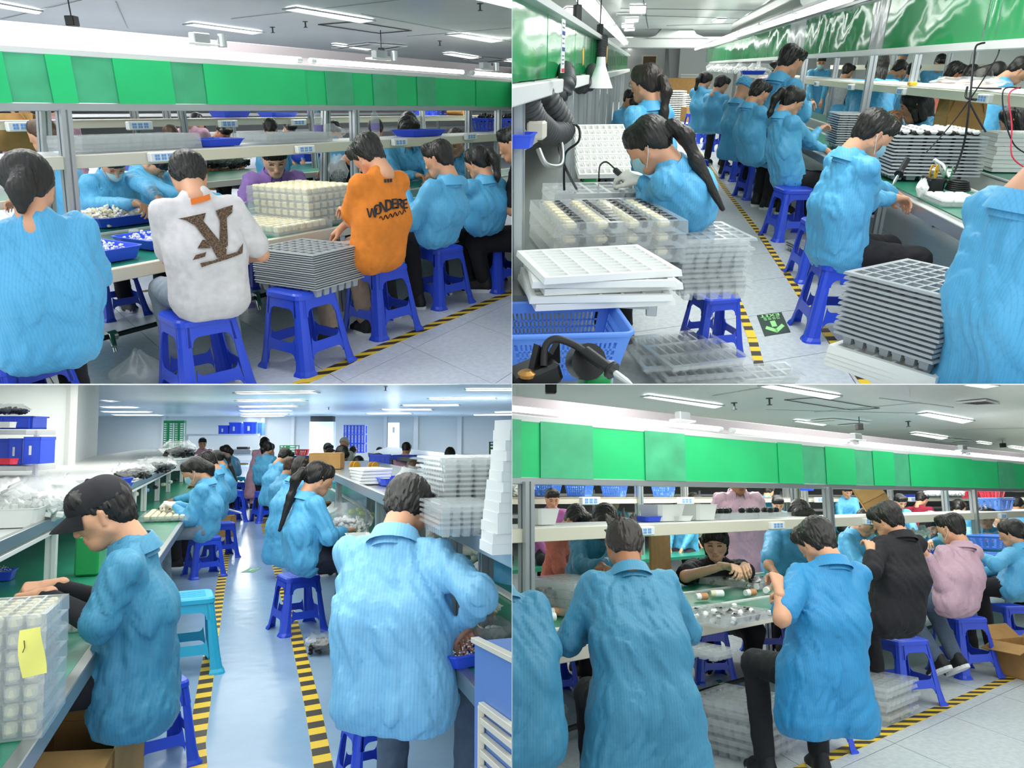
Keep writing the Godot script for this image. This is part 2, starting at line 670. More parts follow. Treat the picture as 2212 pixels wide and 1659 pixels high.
# ---------------------------------------------------------------- people
var heads:={}
var hairs:={}
var hands:={}
var shoe_mb: MB
var cap_mb:={}
var folds:=FastNoiseLite.new()
func skin_paint(p: Vector3)->Color:
	var x:=absf(p.x)
	if p.z>.055:
		if x>.014 and x<.05 and absf(p.y-.034+(x-.03)*(x-.03)*8.0)<.0045:
			return Color(.3,.22,.2)
		if x>.017 and x<.046 and absf(p.y-.008)<.0035:
			return Color(.2,.15,.13)
		if x<.024 and absf(p.y+.062)<.007:
			return Color(.86,.62,.6)
	return Color.WHITE
func make_head(cell: float)->MB:
	var f:=Field.new()
	f.bone(V(0,.035,-.03),V(0,.035,.012),.08,.077,.03)
	f.bone(V(0,.0,.03),V(0,-.07,.045),.062,.038,.04)
	f.bone(V(0,-.092,.06),V(0,-.094,.062),.019,.019,.03)
	for s in [-1.0,1.0]:
		f.bone(V(.03*s,-.015,.055),V(.045*s,-.012,.035),.024,.024,.03)
		f.bone(V(.052*s,-.055,.0),V(.02*s,-.088,.045),.02,.02,.04)
		f.bone(V(.014*s,.036,.083),V(.04*s,.034,.07),.009,.01,.02)
		f.bone(V(.077*s,.012,-.012),V(.072*s,-.032,-.004),.014,.009,.008)
		f.bone(V(.083*s,.016,-.02),V(.081*s,-.008,-.024),.007,.006,.006)
		f.bone(V(.009*s,-.033,.098),V(.01*s,-.034,.097),.008,.008,.01)
		f.bone(V(.031*s,.008,.071),V(.032*s,.008,.07),.011,.011,.008)
		f.carve.append([V(.032*s,.01,.101),.02])
	f.bone(V(0,.012,.09),V(0,-.03,.104),.008,.011,.014)
	f.bone(V(-.016,-.058,.084),V(.016,-.058,.084),.007,.007,.012)
	f.bone(V(-.013,-.067,.083),V(.013,-.067,.083),.008,.008,.01)
	f.bone(V(0,-.03,-.035),V(0,-.17,-.055),.055,.058,.04)
	var mb:=MB.new()
	f.net(cell,mb,skin_paint)
	return mb
func head_mesh(cell: float)->MB:
	if not heads.has(cell):
		heads[cell]=make_head(cell)
	return heads[cell]
func hair_mesh(kind: String,cell: float)->MB:
	var key:="%s%d" % [kind,int(cell*1000)]
	if hairs.has(key):
		return hairs[key]
	var f:=Field.new()
	var nz:=FastNoiseLite.new()
	nz.seed=kind.hash() % 1000
	nz.frequency=1.0
	nz.fractal_octaves=2
	f.noise=nz
	f.amp=.007
	f.stretch=V(90,14,60)
	f.bone(V(0,.05,.02),V(0,.042,-.036),.077,.086,.02)
	f.bone(V(0,.04,-.045),V(0,-.02,-.055),.076,.058,.03)
	f.carve.append([V(0,-.055,.115),.108])
	match kind:
		"short":
			f.bone(V(-.05,.085,.05),V(.05,.09,.05),.032,.032,.03)
			for s in [-1.0,1.0]:
				f.bone(V(.062*s,.045,.022),V(.069*s,.01,.0),.022,.009,.02)
				f.bone(V(.06*s,.01,-.04),V(.045*s,-.04,-.06),.024,.016,.03)
			f.bone(V(0,-.03,-.07),V(0,-.06,-.078),.04,.022,.03)
		"bowl":
			f.bone(V(-.045,.07,.06),V(.045,.07,.06),.036,.036,.03)
			f.bone(V(-.045,.05,.075),V(.045,.05,.075),.02,.02,.03)
			for s in [-1.0,1.0]:
				f.bone(V(.062*s,.05,.035),V(.074*s,.0,.012),.03,.018,.03)
				f.bone(V(.06*s,.02,-.04),V(.05*s,-.055,-.055),.036,.022,.03)
			f.bone(V(0,-.02,-.075),V(0,-.075,-.08),.045,.026,.03)
		"spiky":
			f.amp=.006
			for s in [-1.0,1.0]:
				f.bone(V(.06*s,.04,.015),V(.07*s,-.005,.0),.026,.009,.02)
				f.bone(V(.058*s,.01,-.045),V(.045*s,-.045,-.062),.028,.014,.03)
			f.bone(V(0,-.02,-.07),V(0,-.06,-.078),.045,.022,.03)
			var g:=RandomNumberGenerator.new()
			g.seed=8
			for i in 46:
				var a:=g.randf()*TAU
				var t:=sqrt(g.randf())*1.05
				var d:=V(cos(a)*sin(t),cos(t),sin(a)*sin(t))
				var o:=V(0,.05,-.01)+d*.075
				f.bone(o,o+(d*.7+V(0,.55,.25*d.z)).normalized()*(.045+.03*g.randf()),.013,.003,.008)
		"tuft":
			for s in [-1.0,1.0]:
				f.bone(V(.06*s,.05,.03),V(.075*s,-.01,.015),.034,.016,.03)
				f.bone(V(.06*s,.0,-.04),V(.06*s,-.085,-.03),.034,.022,.03)
				f.bone(V(.03*s,.09,.06),V(.055*s,.03,.075),.022,.01,.02)
			f.bone(V(-.04,.085,.055),V(.03,.05,.09),.03,.016,.02)
			f.bone(V(0,-.02,-.075),V(0,-.1,-.075),.05,.03,.03)
			f.amp=.011
		"bob","long":
			f.bone(V(-.03,.09,.045),V(.04,.085,.05),.026,.026,.03)
			for s in [-1.0,1.0]:
				f.bone(V(.05*s,.07,.045),V(.076*s,-.02,.03),.026,.02,.03)
				f.bone(V(.076*s,-.02,.025),V(.072*s,-.11,.02),.02,.016,.03)
				f.bone(V(.06*s,.0,-.04),V(.065*s,-.11,-.03),.04,.03,.03)
			f.bone(V(0,-.02,-.075),V(0,-.12,-.075),.055,.04,.03)
			if kind=="long":
				f.bone(V(.0,-.1,-.085),V(0,-.36,-.13),.06,.04,.03)
				f.bone(V(.04,-.1,-.075),V(.035,-.34,-.13),.05,.025,.03)
				f.bone(V(-.04,-.1,-.075),V(-.035,-.33,-.13),.05,.025,.03)
		"bun","ponytail","longtail":
			f.amp=.004
			f.bone(V(-.03,.085,.04),V(.03,.085,.04),.03,.03,.03)
			for s in [-1.0,1.0]:
				f.bone(V(.055*s,.05,.035),V(.07*s,.0,.005),.026,.012,.03)
				f.bone(V(.06*s,.01,-.035),V(.03*s,-.045,-.07),.03,.02,.03)
			if kind=="bun":
				f.bone(V(0,.0,-.115),V(.012,-.05,-.135),.042,.045,.02)
				f.bone(V(.01,-.05,-.135),V(.02,-.12,-.125),.04,.018,.03)
			else:
				var o:=V(0,.035,-.12) if kind=="ponytail" else V(0,.0,-.115)
				f.bone(o,o+V(0,.005,-.03),.024,.026,.02)
				f.bone(o+V(0,.005,-.03),o+V(0,-.07,-.055),.028,.036,.03)
				f.bone(o+V(0,-.07,-.055),o+V(.01,-.2,-.035),.036,.022,.03)
				if kind=="longtail":
					f.bone(o+V(.01,-.2,-.035),o+V(.01,-.45,-.02),.034,.012,.03)
				else:
					f.bone(o+V(.01,-.2,-.035),o+V(.015,-.25,-.025),.024,.006,.03)
	var mb:=MB.new()
	f.net(cell,mb)
	hairs[key]=mb
	return mb
func hand_mesh(pose: String,cell: float)->MB:
	var key:="%s%d" % [pose,int(cell*10000)]
	if hands.has(key):
		return hands[key]
	var f:=Field.new()
	f.bone(V(0,0,-.05),V(0,0,.01),.026,.024,.02)
	for k in 4:
		f.bone(V(-.014+.009*k,0,.005),V(-.03+.019*k,.004,.082-absf(k-1.2)*.004),.015,.0125,.012)
	f.bone(V(-.014,-.008,.015),V(-.026,-.012,.045),.016,.014,.012)
	var bend: Array={"relaxed": [.45,.5,.4],"pinch": [.8,.75,.5],"flat": [.12,.15,.1],"grip": [1.1,1.2,.7]}[pose]
	var lens:=[.041,.046,.043,.033]
	for k in 4:
		var p:=V(-.03+.019*k,.004,.082-absf(k-1.2)*.004)
		var ang:=.0
		var spread:=(-.1+.07*k)
		for j in 3:
			ang+=bend[j]*(1.0+.12*(k-1) if pose!="pinch" else 1.0+.1*k)
			var l: float=lens[k]*[1.0,.66,.52][j]
			var q:=p+V(sin(spread)*cos(ang),-sin(ang),cos(ang)*cos(spread))*l
			f.bone(p,q,.0098-.001*j,.009-.001*j,.004)
			p=q
	var t0:=V(-.026,-.012,.03)
	var t1:=V(-.05,-.026,.058)
	var t2:=V(-.05,-.045,.086) if pose=="pinch" else V(-.062,-.03,.088)
	var t3:=V(-.04,-.06,.1) if pose=="pinch" else V(-.06,-.034,.11)
	f.bone(t0,t1,.015,.011,.01)
	f.bone(t1,t2,.011,.01,.004)
	f.bone(t2,t3,.01,.008,.004)
	var mb:=MB.new()
	f.net(cell,mb)
	hands[key]=mb
	return mb
func shoe_mesh()->MB:
	if shoe_mb==null:
		var f:=Field.new()
		f.bone(V(0,-.03,-.025),V(0,.02,-.02),.042,.04,.03)
		f.bone(V(0,-.045,-.03),V(0,-.05,.09),.04,.042,.03)
		f.bone(V(-.006,-.055,.09),V(.004,-.06,.15),.042,.03,.03)
		f.bone(V(0,-.01,.02),V(0,-.035,.09),.03,.028,.03)
		f.cut.append(Plane(V(0,-1,0),.085))
		shoe_mb=MB.new()
		f.net(.011,shoe_mb,func(p: Vector3)->Color: return Color(1,1,1))
	return shoe_mb
func sole_mesh(mb:=MB.new())->MB:
	var b:=[]
	var t:=[]
	for i in 16:
		var a:=TAU*i/16.0
		var p:=V(cos(a)*.05*(.92 if sin(a)<0 else 1.0),0,-sin(a)*.13+.045)
		b.append(p+V(0,-.087,0))
		t.append(p*V(1.04,1,1.02)+V(0,-.06,0))
	mb.loft(b,t)
	return mb
var jobs:=[]
func later(f: Field,cell: float,mb: MB,mi: MeshInstance3D)->void:
	jobs.append([f,cell,mb,mi])
func run_job(i: int)->void:
	var f: Field=jobs[i][0]
	f.net(jobs[i][1],jobs[i][2])
func run_jobs()->void:
	var id:=WorkerThreadPool.add_group_task(run_job,jobs.size(),4,true)
	WorkerThreadPool.wait_for_group_task_completion(id)
	for j in jobs:
		j[3].mesh=j[2].mesh()
func basis_of(fwd: Vector3,up: Vector3)->Basis:
	var z:=fwd.normalized()
	var x:=up.cross(z).normalized()
	return Basis(x,z.cross(x),z)
func cloth(key: String)->StandardMaterial3D:
	return M[key]
func person(label: String,b: Vector3,cm: Array,o:={})->Node3D:
	var j:=[]
	for i in range(0,57,3):
		j.append(V(cm[i],cm[i+1],cm[i+2])*.01)
	var s: float=o.get("s",1.0)
	var cell: float=o.get("cell",.016)*s
	var far: bool=cell>.021*s
	var t:=thing("person",label,"person",b,.0,o.get("group",""))
	t.set_meta("at",b)
	var fw: Vector3=j[18].normalized()
	var side:=fw.cross(Vector3.UP).normalized()
	var hf: Vector3=j[16].normalized()
	var hb:=basis_of(hf,j[17]).scaled(Vector3.ONE*s)
	var hx:=Transform3D(hb,j[3])
	var skin: Material=M[o.get("skin","skin")]
	var f:=Field.new()
	var bk:=fw*.02*s
	f.bone(j[0],j[1]+bk,.1*s,.09*s,.05)
	f.bone(j[1]+bk,j[2]-(j[2]-j[0]).normalized()*.15*s+bk,.09*s,.08*s,.04)
	f.bone(j[4],j[7],.042*s,.042*s,.05)
	f.bone(j[2]-(j[2]-j[0]).normalized()*.06*s+bk*1.6,hx*V(0,-.06,-.035),.044*s,.052*s,.03)
	for k in [4,7]:
		f.bone(j[k],j[k+1],.05*s,.039*s,.03)
		f.bone(j[k+1],j[k+2],.041*s,.026*s,.03)
	if not o.get("half",false):
		for k in [10,13]:
			f.bone(j[k],j[k+1],.075*s,.052*s,.03)
			f.bone(j[k+1],j[k+2],.052*s,.036*s,.03)
	var mb:=MB.new()
	var bcell:=maxf(cell*1.35,.022*s)
	mb.merge(head_mesh(.0055 if cell<.0155*s else (.0075 if not far else .012)),hx)
	var gl:=MB.new()
	for k in [4,7]:
		var d: Vector3=j[k+2]-j[k+1]
		var dir: Vector3=(d.normalized()+fw*.15-Vector3.UP*o.get("drop",.25)).normalized()
		var up:=(Vector3.UP+side*(.35 if k==4 else -.35)).normalized()
		var hbs:=basis_of(dir,up)
		if k==4:
			hbs=hbs*Basis.from_scale(V(1,1,1))
		var mir:=-1.0 if k==7 else 1.0
		var hm:=hand_mesh(o.get("hand","relaxed"),.0048 if not far else .0095)
		var hs: float=s*.98
		(gl if o.get("gloves",false) else mb).merge(hm,Transform3D(hbs*Basis.from_scale(V(mir,1,1)*hs),j[k+2]+dir*.015*s))
	later(f,bcell,mb,part(t,"body",mb,skin))
	if gl.v.size():
		part(t,"glove",gl,M.glove)
	if not o.get("half",false):
		var p:=Field.new()
		p.noise=folds
		p.amp=.006*s
		p.stretch=V(9,9,9)
		p.bone(j[10],j[13],.106*s,.106*s,.05)
		p.bone(j[0],j[1],.1*s,.08*s,.05)
		for k in [10,13]:
			p.bone(j[k],j[k+1],.098*s,.075*s,.03)
			var e: Vector3=j[k+1].lerp(j[k+2],o.get("hem",.92))
			p.bone(j[k+1],e,.073*s,.06*s,.03)
		mb=MB.new()
		later(p,cell*1.25,mb,part(t,"trousers",mb,M[o.get("pants","black_cloth")]))
		for k in [10,13]:
			pass
			var ft:=basis_of((fw+side*(.15 if k==13 else -.15)),Vector3.UP)
			if absf(j[k+2].y-.085*s)>.02:
				ft=basis_of(fw*.8-Vector3.UP*.45,Vector3.UP)
			var sh:=part(t,"shoe",shoe_mesh(),M[o.get("shoe","black_shoe")],Transform3D(ft.scaled(Vector3.ONE*s),j[k+2]))
			part(sh,"sole",sole_mesh(),M[o.get("sole","white_plastic")])
	var jk:=Field.new()
	jk.noise=folds
	jk.amp=o.get("fold",.012)*s
	jk.skew=true
	jk.stretch=V(10,4,10)
	var w: float=o.get("wide",1.0)*s
	var nk: Vector3=j[2]
	var sh0: Vector3=(j[4]+j[7])*.5
	var sp: Vector3=(nk-j[0]).normalized()
	var len: float=o.get("coat",.02)*s
	for q in [-1.0,1.0]:
		var c: Vector3=side*q
		jk.bone(j[0]+c*.07*w,j[1]+c*.07*w,.135*w,.122*w,.06)
		jk.bone(j[1]+c*.07*w,sh0-sp*.11*s+c*.085*w,.122*w,.115*w,.06)
		jk.bone(nk-sp*.035*s+c*.02*s,(j[4] if q<0 else j[7])-sp*.005*s,.058*s,.06*s,.05)
		if len>.08:
			jk.bone(j[0]+c*.08*w,j[0]+c*.11*w-Vector3.UP*len-fw*.02,.14*w,.15*w,.06)
	jk.bone(nk-sp*.16*s-fw*.0,nk-sp*.005*s,.115*s,.076*s,.05)
	var cuff: float=o.get("cuff",.93)
	for k in [4,7]:
		if cuff<.0:
			jk.bone(j[k],j[k].lerp(j[k+1],.78),.07*s,.075*s,.035)
			jk.cut.append(Plane((j[k+1]-j[k]).normalized(),(j[k+1]-j[k]).normalized().dot(j[k].lerp(j[k+1],.74))))
			jk.cut.pop_back()
		else:
			jk.bone(j[k],j[k+1],.07*s,.064*s,.035)
			jk.bone(j[k+1],j[k+1].lerp(j[k+2],cuff*.97),.063*s,.043*s,.03)
	jk.cut.append(Plane(Vector3.DOWN,-(j[0].y-maxf(len,.0)-.085*s)))
	mb=MB.new()
	later(jk,cell,mb,part(t,o.get("top","jacket"),mb,M[o.get("coat_mat","blue_cloth")]))
	t.set_meta("jk",jk)
	if o.get("undersleeve",false):
		for k in [4,7]:
			var us:=Field.new()
			us.bone(j[k].lerp(j[k+1],.6),j[k+1],.05*s,.048*s,.02)
			us.bone(j[k+1],j[k+1].lerp(j[k+2],.9),.048*s,.034*s,.02)
			var um:=MB.new()
			later(us,cell,um,part(t,"arm_sleeve",um,M.black_cloth))
	if o.get("collar",true) and not far:
		var cb:=MB.new()
		var rows:=[]
		var ub:=(sp+(hx.origin-nk).normalized()*.6).normalized()
		for r in 4:
			var row:=[]
			for i in 21:
				var a:=lerpf(-2.75,2.75,i/20.0)
				var d:=-fw*cos(a)+side*sin(a)
				var rad: float=[.088,.07,.082,.104][r]*s
				row.append(nk+ub*[-.05,.03,.032,-.03][r]*s+(d-ub*d.dot(ub)).normalized()*rad*V(1.0,1,1.0)-fw*.0)
			rows.append(row)
		cb.sheet(rows)
		part(t,"collar",cb,M[o.get("coat_mat","blue_cloth")])
	var hk: String=o.get("hair","short")
	if hk!="none":
		part(t,"hair",hair_mesh(hk,.006 if cell<.0155*s else (.008 if not far else .013)),M[o.get("hair_mat","black_hair")],hx)
	if o.has("cap"):
		part(t,"cap",cap_mesh(o.cap),M[o.get("cap_mat","black_cloth")],hx)
	if o.get("mask",false):
		var mk:=MB.new()
		var rows:=[]
		for r in 5:
			var row:=[]
			var y: float=lerpf(-.012,-.098,r/4.0)
			for i in 13:
				var a:=lerpf(-1.25,1.25,i/12.0)
				var bulge: float=[.0,.012,.014,.01,.0][r]
				row.append(V(sin(a)*(.072-.0025*r*r),y,.022+cos(a)*(.076+bulge+(.004*r if r<3 else -.004*(r-3)))))
			rows.append(row)
		mk.sheet(rows)
		part(t,"face_mask",mk,M.mask,hx)
		var st:=MB.new()
		for q in [-1.0,1.0]:
			st.tube([V(.07*q,-.015,.045),V(.08*q,.005,.01),V(.086*q,.016,-.018),V(.087*q,-.01,-.022),V(.08*q,-.04,.0),V(.06*q,-.085,.045)],.0018,5)
		part(t,"mask_strap",st,M.white_plastic,hx)
	if o.get("glasses",false):
		var gm:=MB.new()
		for q in [-1.0,1.0]:
			var ring:=[]
			for i in 13:
				ring.append(V(.033*q+.024*cos(TAU*i/12.0),.006+.018*sin(TAU*i/12.0),.096))
			gm.tube(ring,.0016,5,false)
			gm.tube([V(.057*q,.01,.094),V(.082*q,.012,-.012)],.0016,5)
		gm.tube([V(-.009,.01,.098),V(.009,.01,.098)],.0016,5)
		part(t,"glasses",gm,M.black_plastic,hx)
	return t
func cap_mesh(kind: String)->MB:
	if cap_mb.has(kind):
		return cap_mb[kind]
	var f:=Field.new()
	var mb:=MB.new()
	if kind=="baseball":
		f.bone(V(0,.052,.02),V(0,.05,-.035),.086,.092,.02)
		f.bone(V(0,.14,-.01),V(0,.142,-.01),.007,.007,.005)
		f.cut.append(Plane(V(0,-1,-.12).normalized(),-.03))
		f.net(.006,mb)
		var rows:=[]
		for r in 7:
			var row:=[]
			for i in 15:
				var a:=lerpf(-1.15,1.15,i/14.0)
				var e:=r/6.0 if r<6 else 1.0
				var rad:=.084+e*.085*pow(cos(a),.8)
				row.append(V(sin(a)*.088*(1.0-.05*e),.05-e*.03-.035*sin(a)*sin(a)*(.3+e)-(.004 if r==6 else .0),.012+cos(a)*rad))
			rows.append(row)
		mb.sheet(rows)
	else:
		f.noise=folds
		f.amp=.006
		f.stretch=V(22,22,22)
		f.bone(V(0,.062,.022),V(0,.06,-.05),.088,.098,.02)
		f.cut.append(Plane(V(0,-1,-.1).normalized(),-.022))
		f.net(.007,mb)
	cap_mb[kind]=mb
	return mb
# ---------------------------------------------------------------- props
var stool_parts:=[]
func arc(c: Vector2,r: float,a0: float,a1: float,k:=5)->PackedVector2Array:
	var o:=PackedVector2Array()
	for i in k+1:
		var a:=lerpf(a0,a1,float(i)/k)
		o.append(c+Vector2(cos(a),sin(a))*r)
	return o
func stool_shapes()->void:
	var seat:=MB.new()
	var leg:=MB.new()
	var st:=MB.new()
	var w0:=.2
	var w1:=.142
	var top:=.445
	var wid:=func(y: float)->float: return lerpf(w0,w1,y/top)
	var ring:=func(h: float,r: float,y: float)->Array:
		var o:=[]
		for q in 4:
			var cx: float=[1,-1,-1,1][q]*(h-r)
			var cz: float=[-1,-1,1,1][q]*(h-r)
			for i in 5:
				var a:=PI*.5*q+PI*.5*i/4.0
				o.append(Vector3(cx+cos(a)*r,y,cz-sin(a)*r))
		return o
	seat.loft(ring.call(.152,.05,.425),ring.call(.15,.05,.45),false)
	seat.loft(ring.call(.15,.05,.45),ring.call(.14,.045,.46),true)
	for i in 7:
		seat.box(Vector3(-.09+.03*i,.461,0),Vector3(.012,.003,.2),.001)
	var slope:=atan2(w0-w1,top)
	for q in 4:
		var bs:=Basis(Vector3.UP,PI*.5*q)*Basis(Vector3.RIGHT,-slope)
		var f:=Transform3D(bs,Basis(Vector3.UP,PI*.5*q)*Vector3(0,0,w0))
		var ap:=PackedVector2Array()
		ap.append(Vector2(-w1+.03,top+.002))
		ap.append(Vector2(-w1+.012,.33))
		ap.append(Vector2(-.098,.33))
		ap.append_array(arc(Vector2(-.058,.335),.04,PI,PI*.5))
		ap.append_array(arc(Vector2(.058,.335),.04,PI*.5,0))
		ap.append(Vector2(.098,.33))
		ap.append(Vector2(w1-.012,.33))
		ap.append(Vector2(w1-.03,top+.002))
		seat.prism(ap,-.006,.0,f)
		var s:=PackedVector2Array()
		s.append_array(arc(Vector2(-.072,.215),.03,PI,PI*1.5))
		s.append_array(arc(Vector2(.072,.215),.03,PI*1.5,TAU))
		s.append(Vector2(.118,.12))
		s.append(Vector2(.115,.085))
		s.append_array(arc(Vector2(.075,.085),.04,0,PI*.5))
		s.append_array(arc(Vector2(-.075,.085),.04,PI*.5,PI))
		s.append(Vector2(-.118,.12))
		st.prism(s,-.006,.0,f)
	var prof:=[]
	for k in 8:
		var y: float=[.0,.012,.03,.1,.2,.3,.4,.44][k]
		var fl: float=[.016,.014,.004,.0,.0,.0,.0,.0][k]
		var w: float=wid.call(y)+fl
		var inn: float=lerpf(.128,.098,y/top)-fl*.5
		var ch:=.036
		prof.append([Vector3(inn,y,w),Vector3(w-ch,y,w),Vector3(w-ch*.3,y,w-ch*.3),Vector3(w,y,w-ch),Vector3(w,y,inn),Vector3(w-.007,y,inn),Vector3(w-.008,y,w-ch-.004),Vector3(w-ch*.3-.007,y,w-ch*.3-.007),Vector3(w-ch-.004,y,w-.008),Vector3(inn,y,w-.007)])
	for k in 7:
		leg.loft(prof[k],prof[k+1],false)
	stool_parts=[seat.mesh(),leg.mesh(),st.mesh()]
func stool(label: String,at: Vector3,turn: float,k: float,m: Material=null,group:="")->Node3D:
	if stool_parts.is_empty():
		stool_shapes()
	if m==null:
		m=M.blue_plastic
	var t:=thing("plastic_stool",label,"stool",at,turn,group)
	t.transform=t.transform*Transform3D(Basis.from_scale(Vector3.ONE*k),Vector3.ZERO)
	part_mesh(t,"seat",stool_parts[0],m)
	for q in 4:
		part_mesh(t,"leg",stool_parts[1],m,Transform3D(Basis(Vector3.UP,PI*.5*q),Vector3.ZERO))
	part_mesh(t,"stretcher",stool_parts[2],m)
	return t
func tray_shape(s: Vector3,taper:=.86,rim:=.012)->MB:
	var mb:=MB.new()
	var r:=func(k: float,y: float,c: float)->Array:
		var x:=s.x*.5*k
		var z:=s.z*.5*k
		x=s.x*.5-(1-k)*s.x*.5
		z=s.z*.5-(1-k)*s.x*.5
		return [V(x-c,y,z),V(x,y,z-c),V(x,y,-z+c),V(x-c,y,-z),V(-x+c,y,-z),V(-x,y,-z+c),V(-x,y,z-c),V(-x+c,y,z)]
	var c:=s.x*.08
	mb.loft(r.call(taper,.0,c),r.call(1.0,s.y-rim*.4,c),false)
	var flip:=func(a: Array)->Array:
		var b:=a.duplicate()
		b.reverse()
		return b
	mb.loft(r.call(1.0,s.y-rim*.4,c),r.call(1.0+rim/s.x,s.y-rim*.4,c),false)
	mb.loft(r.call(1.0+rim/s.x,s.y-rim*.4,c),r.call(1.0+rim/s.x,s.y,c),false)
	mb.loft(r.call(1.0+rim/s.x,s.y,c),r.call(1.0-rim/s.x,s.y,c),false)
	mb.loft(r.call(1.0-rim/s.x,s.y,c),r.call(taper-rim/s.x*.6,.005,c),false)
	var o: Array=r.call(taper,.0,c)
	var p: Array=r.call(taper-rim/s.x*.6,.005,c)
	for i in range(1,7):
		mb.tri(p[0],p[i],p[i+1])
		mb.tri(o[0],o[i+1],o[i])
	return mb
func blister_shape(s: Vector3,nx: int,nz: int,land:=.2,lip:=9.0)->MB:
	var mb:=MB.new()
	var rim:=minf(s.x,s.z)*.05
	var ix:=(s.x-rim*2)/nx
	var iz:=(s.z-rim*2)/nz
	var y1:=s.y
	var hx:=s.x*.5
	var hz:=s.z*.5
	var yb:=maxf(.0,s.y-lip)
	var b:=[V(-hx,yb,hz),V(hx,yb,hz),V(hx,yb,-hz),V(-hx,yb,-hz)]
	var k:=.985
	var t:=[V(-hx*k,y1,hz*k),V(hx*k,y1,hz*k),V(hx*k,y1,-hz*k),V(-hx*k,y1,-hz*k)]
	mb.loft(b,t,false)
	var x0:=-hx*k
	var z0:=-hz*k
	mb.quad(V(x0,y1,-z0),V(-x0,y1,-z0),V(-x0,y1,hz-rim),V(x0,y1,hz-rim))
	mb.quad(V(x0,y1,-hz+rim),V(-x0,y1,-hz+rim),V(-x0,y1,z0),V(x0,y1,z0))
	mb.quad(V(x0,y1,hz-rim),V(-hx+rim,y1,hz-rim),V(-hx+rim,y1,-hz+rim),V(x0,y1,-hz+rim))
	mb.quad(V(hx-rim,y1,hz-rim),V(-x0,y1,hz-rim),V(-x0,y1,-hz+rim),V(hx-rim,y1,-hz+rim))
	for i in nx:
		for j in nz:
			var ax:=-hx+rim+i*ix
			var az:=-hz+rim+j*iz
			var o:=[V(ax,y1,az+iz),V(ax+ix,y1,az+iz),V(ax+ix,y1,az),V(ax,y1,az)]
			var lx:=ix*land*.5
			var lz:=iz*land*.5
			var m:=[V(ax+lx,y1,az+iz-lz),V(ax+ix-lx,y1,az+iz-lz),V(ax+ix-lx,y1,az+lz),V(ax+lx,y1,az+lz)]
			var d:=[V(ax+lx*2,s.y*.06,az+iz-lz*2),V(ax+ix-lx*2,s.y*.06,az+iz-lz*2),V(ax+ix-lx*2,s.y*.06,az+lz*2),V(ax+lx*2,s.y*.06,az+lz*2)]
			for e in 4:
				var g:=(e+1) % 4
				mb.quad(o[e],o[g],m[g],m[e])
				mb.quad(m[e],m[g],d[g],d[e])
			mb.quad(d[0],d[1],d[2],d[3])
	return mb
func heap(parent: Node3D,called: String,shapes: Array,mats: Array,s: Vector3,count: int,dome:=.6,at:=Vector3.ZERO)->void:
	for k in shapes.size():
		var mm:=MultiMesh.new()
		mm.transform_format=MultiMesh.TRANSFORM_3D
		mm.mesh=shapes[k]
		mm.instance_count=count/shapes.size()
		for i in mm.instance_count:
			var x:=rng.randf_range(-1,1)
			var z:=rng.randf_range(-1,1)
			var h:=s.y*rng.randf()*(1.0-dome*maxf(absf(x),absf(z)))
			var bs:=Basis(Vector3(rng.randf_range(-1,1),rng.randf_range(-1,1),rng.randf_range(-1,1)).normalized(),rng.randf()*TAU)
			mm.set_instance_transform(i,Transform3D(bs,at+V(x*s.x*.5,h,z*s.z*.5)))
		var p:=MultiMeshInstance3D.new()
		p.name=called
		p.multimesh=mm
		p.material_override=mats[k]
		p.set_meta("kind","stuff")
		parent.add_child(p,true)
func rows_of(parent: Node3D,called: String,shape: MB,m: Material,s: Vector3,nx: int,nz: int,y: float,jit:=.1)->void:
	var mb:=MB.new()
	for i in nx:
		for j in nz:
			var bs:=Basis(Vector3.UP,rng.randf_range(-jit,jit))
			mb.merge(shape,Transform3D(bs,V(lerpf(-.5,.5,(i+.5)/nx)*s.x,y,lerpf(-.5,.5,(j+.5)/nz)*s.z)))
	var p:=part(parent,called,mb,m)
	p.set_meta("kind","stuff")
func block(x: float,y: float,z: float,bev:=.003)->MB:
	var mb:=MB.new()
	mb.box(V(0,y*.5,0),V(x,y,z),bev)
	return mb
func blue_tray(label: String,at: Vector3,turn: float,s: Vector3,fill:="",group:="")->Node3D:
	var t:=thing("parts_tray",label,"tray",at,turn,group)
	part(t,"tray_body",tray_shape(s),M.tray_blue)
	if fill=="white":
		var b:=block(s.x*.045,s.x*.03,s.x*.035)
		heap(t,"white_parts",[b.mesh()],[M.white_part],V(s.x*.82,s.y*1.5,s.z*.82),260,.5,V(0,s.y*.1,0))
	elif fill=="cream":
		var b:=block(s.x*.05,s.x*.035,s.x*.04)
		heap(t,"cream_parts",[b.mesh(),b.mesh()],[M.white_part,M.cream],V(s.x*.86,s.y*1.7,s.z*.86),380,.4,V(0,s.y*.1,0))
	elif fill=="black":
		var b:=block(s.x*.05,s.x*.03,s.x*.04)
		heap(t,"black_parts",[b.mesh(),b.mesh()],[M.black_part,M.white_part],V(s.x*.84,s.y*1.5,s.z*.84),200,.5,V(0,s.y*.1,0))
	return t
func nth(i: int,n: int)->String:
	if i==n-1:
		return "topmost"
	return ["lowest","second lowest","third lowest","fourth lowest","fifth lowest","sixth lowest","seventh lowest","eighth lowest","ninth lowest","tenth lowest","eleventh lowest","twelfth lowest","thirteenth lowest","fourteenth lowest","fifteenth lowest"][mini(i,14)]
